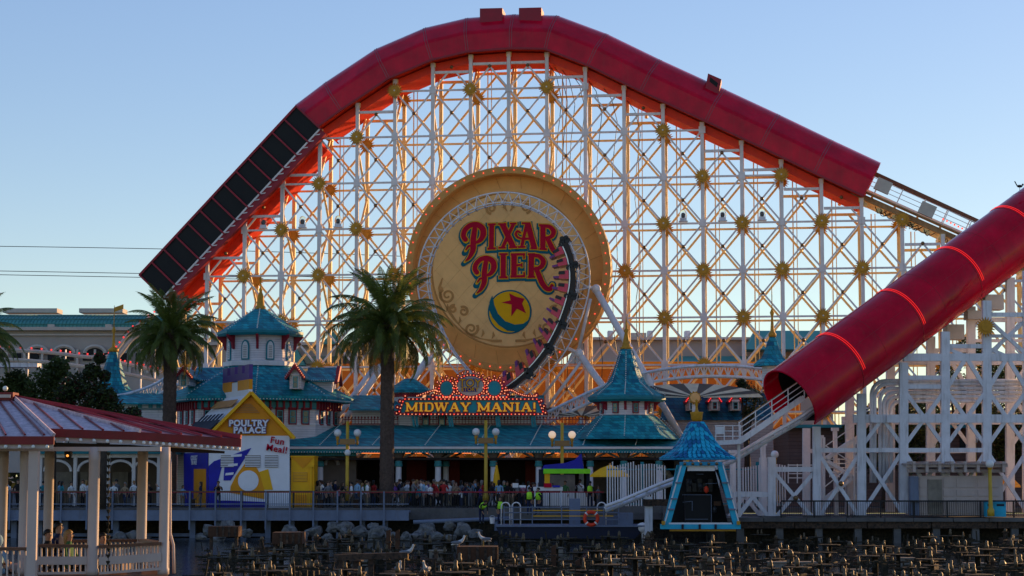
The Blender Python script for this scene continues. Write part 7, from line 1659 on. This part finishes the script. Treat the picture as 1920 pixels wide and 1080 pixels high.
for i, r in enumerate(NZ):                 # the four first ones stand in the field too
    m = Matrix.Translation(ground(700 + i * 260, 1046 + i * 5, -1.45)); r.matrix_basis = m; _lab_head(r)
ORD = 'leftmost second third fourth fifth sixth seventh eighth ninth tenth eleventh twelfth thirteenth fourteenth fifteenth sixteenth seventeenth eighteenth nineteenth twentieth'.split()
for (kn, band, sec), L_ in HEADS.items():
    L_.sort(key=lambda q: q[0])
    for i, (_, o) in enumerate(L_): o['label'] = '%s, %s%s, %s %s' % (kn, ORD[min(i, 19)], '' if i == 0 else ' from left', band, sec)
# pipes, trays and small hoses between the heads: too many and too small to count
random.seed(14); b = MB()
for i in range(1500):
    px, py = random.uniform(370, 1990), 996 + 104 * random.random() ** 1.1
    if px < 500 and py < 1030: continue
    c = ground(px, py, -1.72 + random.uniform(-.1, .25)); 
    if c.y > 117: continue
    a = random.choice([0, 0, 1.57, random.uniform(0, 3)]); L = random.uniform(.3, 1.6); d = V((math.cos(a), math.sin(a), random.uniform(-.08, .08))) * L / 2; t_ = random.uniform(.03, .09)
    if random.random() < .3: b.bar(c, c + V((random.uniform(-.1, .1), 0, random.uniform(.2, .6))), t_, t_)
    else: b.bar(c - d, c + d, t_, t_)
stuff(tag(b.build('fountain_pipework', 'algae_shade', fix=False), 'tangle of dark pipes and brackets between the fountain heads', 'pipework'))
# pale control boxes, posts and brown caissons
random.seed(31)
def pbx(px, py, wpx, hpx, m, nm, lab, cat, grp):
    g_ = ground(px, py, -1.9); k = g_.y / F; t = thing(nm, lab, cat, g_, grp); W_, H_ = wpx * k, hpx * k
    MB().box((g_.x - W_ / 2, g_.y, -2.2), (g_.x + W_ / 2, g_.y + W_ * .7, -1.9 + H_)).build('body', m, t)
    MB().box((g_.x - W_ / 2 - .04, g_.y - .05, -1.9 + H_), (g_.x + W_ / 2 + .04, g_.y + W_ * .7 + .05, -1.9 + H_ + .05)).build('lid', m, t)
    MB().box((g_.x - W_ * .3, g_.y - .03, -1.9 + H_ * .4), (g_.x - W_ * .2, g_.y, -1.9 + H_ * .7)).build('latch', 'black_iron', t)
    return t
for i, (px, py, w_, h_) in enumerate(((670, 1062, 42, 16), (820, 1056, 30, 22), (985, 1062, 26, 12), (1150, 1072, 32, 22), (1218, 1072, 42, 20), (1352, 1068, 36, 20), (1460, 1078, 34, 22), (1510, 1078, 40, 22), (1605, 1082, 28, 12), (1700, 1060, 30, 12), (1830, 1072, 36, 14), (1760, 1045, 24, 10), (1230, 1050, 24, 14), (1045, 1040, 22, 12))):
    pbx(px, py, w_, h_, 'pale_box', 'control_box', 'pale weathered control box in the fountain field, %s' % ['beneath the long trestle plank', 'right of the standing gull', 'left of the upright timber', 'left of the wide pale box', 'widest, below the blue kiosk', 'right below the blue kiosk', 'left of two under the launch trestle', 'right of two under the launch trestle', 'low one under the pipe bends', 'low one under the pergola shed', 'nearest the right edge', 'small one far right', 'small one below the blue kiosk', 'small one below the barge'][i], 'control box', 'pale control boxes')
for i, (px, py, w_) in enumerate(((538, 1052, 56), (895, 1075, 76), (418, 1035, 56))):
    g_ = ground(px, py, -1.9); k = g_.y / F; W_ = w_ * k; t = thing('caisson', ['rusty brown caisson on piles at the left of the fountain field', 'rusty brown caisson the white gull stands on', 'brown caisson on thin piles near the gazebo downpipe'][i], 'caisson', g_); z0 = -1.1 if i != 1 else -1.35
    MB().box((g_.x - W_ / 2, g_.y, z0), (g_.x + W_ / 2, g_.y + 1.5, z0 + .55)).build('body', 'caisson', t)
    for q in range(4): x = g_.x - W_ * .2 + q * W_ * .2; MB().box((x - .06, g_.y - .06, z0 + .02), (x + .06, g_.y, z0 + .55)).build('rib', 'rust', t)
    for x in (-.42, .42): MB().box((g_.x + x * W_ - .08, g_.y + .2, -2.4), (g_.x + x * W_ + .08, g_.y + .4, z0)).build('pile', 'rust', t)
for i, (px, py, h_) in enumerate(((728, 1055, 60), (745, 1040, 45), (1038, 1072, 48), (1083, 1080, 30), (612, 1040, 22), (1520, 1085, 20), (1725, 1040, 26), (1605, 1070, 22), (1672, 1052, 24))):
    g_ = ground(px, py, -1.9); k = g_.y / F; t = thing('timber_pile', ['tall timber pile left of the gull roost', 'shorter timber pile just behind the tall one', 'upright timber pile lit golden below the barge', 'low orange pile at the bottom edge', 'small timber stump at the left of the field', 'golden lit stump under the crossed braces', 'leaning golden pile below the pergola shed', 'thin golden stump under the pipe bends', 'dark stump below the tall trestle leg'][i], 'pile', g_, 'timber piles in the fountain field'); H_ = h_ * k
    b = MB(); b.hexa([V((g_.x + sx * .12, g_.y + sy * .12, -2.3)) for sx, sy in ((-1, -1), (1, -1), (1, 1), (-1, 1))] + [V((g_.x + sx * .1, g_.y + sy * .1, -1.9 + H_ + sx * .05)) for sx, sy in ((-1, -1), (1, -1), (1, 1), (-1, 1))]); b.build('shaft', 'caisson', t); b = MB(); b.box((g_.x - .15, g_.y - .15, -1.9 + H_ * .6), (g_.x + .15, g_.y + .15, -1.9 + H_ * .66)); b.build('strap', 'rust', t)
pl = thing('plank_trestle', 'long dark plank on low posts behind the pale box', 'trestle', ground(690, 1060, -1.9)); a_, b_ = ground(630, 1050, -1.0), ground(760, 1046, -1.0); MB().bar(a_ + V((0, 0, .1)), b_ + V((0, 0, .1)), .22, .3).build('plank', 'rust', pl)
for f in (.05, .5, .95): p = a_.lerp(b_, f); MB().box((p.x - .1, p.y - .1, -2.3), (p.x + .1, p.y + .1, p.z)).build('post', 'rust', pl)
# ============================================================ gulls
mat('gull_white', (.62, .6, .58), .7); mat('gull_grey', (.16, .17, .2), .7); mat('gull_beak', (.5, .25, .03), .5)
def gull_mesh():
    me = skin_body('seagull', [((0, .02, .26), (.07, .075)), ((0, -.1, .32), (.065, .07)), ((0, -.17, .42), (.035, .04)), ((0, -.19, .5), (.045, .05)), ((0, -.21, .53), (.035, .035)), ((0, .14, .22), (.05, .05)), ((0, .3, .18), (.045, .018))], [(0, 1), (1, 2), (2, 3), (3, 4), (0, 5), (5, 6)], 0, 1)
    me.materials.append(MATS['gull_white'])
    for p in me.polygons: p.use_smooth = True
    return me
GM = gull_mesh()
def gull(pos, rz, lab, young=False, sc=1.15):
    m = Matrix.Translation(pos) @ Matrix.Rotation(rz, 4, 'Z') @ Matrix.Scale(sc, 4); o = link('seagull', GM, m); tag(o, lab, 'seagull', 'gulls in the lagoon')
    for sg in (-1, 1):
        s = MB(); s.smooth = True; s.ball((sg * .072, .1, .27), .12, 10, 6, (.22, 1.75, .5)); w_ = s.build('wing', 'gull_grey', None, keep=True); w_.matrix_basis = m; w_.parent = o; w_.matrix_parent_inverse = m.inverted()
        s = MB(); s.bar((sg * .03, .0, 0), (sg * .03, 0, .2), .014, .014); s.box((sg * .03 - .02, -.05, 0), (sg * .03 + .02, .01, .01)); w_ = s.build('leg', 'gull_beak', None, keep=True); w_.matrix_basis = m; w_.parent = o; w_.matrix_parent_inverse = m.inverted()
    s = MB(); s.lathe((0, -.235, .515), [(.018, 0), (.012, .05), (.0, .08)], 6, axis=V((0, -1, -.15))); w_ = s.build('beak', 'gull_beak', None, keep=True); w_.matrix_basis = m; w_.parent = o; w_.matrix_parent_inverse = m.inverted()
g_ = ground(895, 1075, -1.9)
gull(V((g_.x + .25, g_.y + .5, -.80)), -1.2, 'white gull standing on the rusty caisson'); gull(V((g_.x - .78, g_.y + .6, -.95)), 1.5, 'grey backed gull sitting at the caisson end'); gull(ground(765, 1050, -1.1), 1.2, 'dark young gull standing on a fountain pipe'); gull(ground(748, 1082, -1.5), .3, 'gull whose head shows at the bottom edge, left one'); gull(ground(798, 1082, -1.5), -.3, 'gull whose head shows at the bottom edge, right one')
bird = thing('perched_bird', 'small dark bird perched on top of the lower red tube', 'bird', LT(LL - 3.0, R(95), LR)); p = at(1912, 352, 126); b = MB(); b.smooth = True; b.ball(p + V((0, 0, .1)), .12, 8, 6, (1.6, .8, .8)); b.ball(p + V((.2, 0, .2)), .07, 8, 6); b.bar(p + V((-.15, 0, .1)), p + V((-.32, 0, .42)), .06, .04); b.bar(p + V((0, 0, 0)), p + V((0, 0, -.2)), .03, .03); b.build('body', 'black_iron', bird)
# ============================================================ overhead wires
for i, (y0, y1, y2, lab) in enumerate(((461, 470, 488, 'thin upper overhead wire crossing the left sky'), (507, 516, 526, 'middle overhead wire crossing the left sky'), (514, 523, 531, 'lowest overhead wire crossing the left sky'))):
    Y = 200; pts = [at(-60 + k * 100, y0 + (y2 - y0) * (k / 10) ** 1.0 + (y1 - (y0 + y2) / 2) * math.sin(math.pi * k / 10), Y) for k in range(11)]
    tag(MB().ring(pts, .035, 5).build('overhead_wire', 'black_iron'), lab, 'wire', 'overhead wires')
# ground-level hedge far behind closes the horizon at the right
hd = MB(); random.seed(2)
for i in range(14000):
    x = random.uniform(-160, 200); y = 300 + random.uniform(-4, 4); z_ = random.random() ** .7 * (9 + 2.5 * noise.noise(V((x * .08, 0, 0)))); q = V((x, y, z_)); u = V((random.gauss(0, 1), random.gauss(0, 1), random.gauss(0, 1))).normalized(); w_ = u.orthogonal().normalized(); hd.add([q - u, q + w_ * .6, q + u, q - w_ * .6], [(0, 1, 2, 3)])
stuff(tag(hd.build('tree_belt', 'leaf_dark', fix=False), 'dark belt of far trees low behind all the buildings', 'trees'))
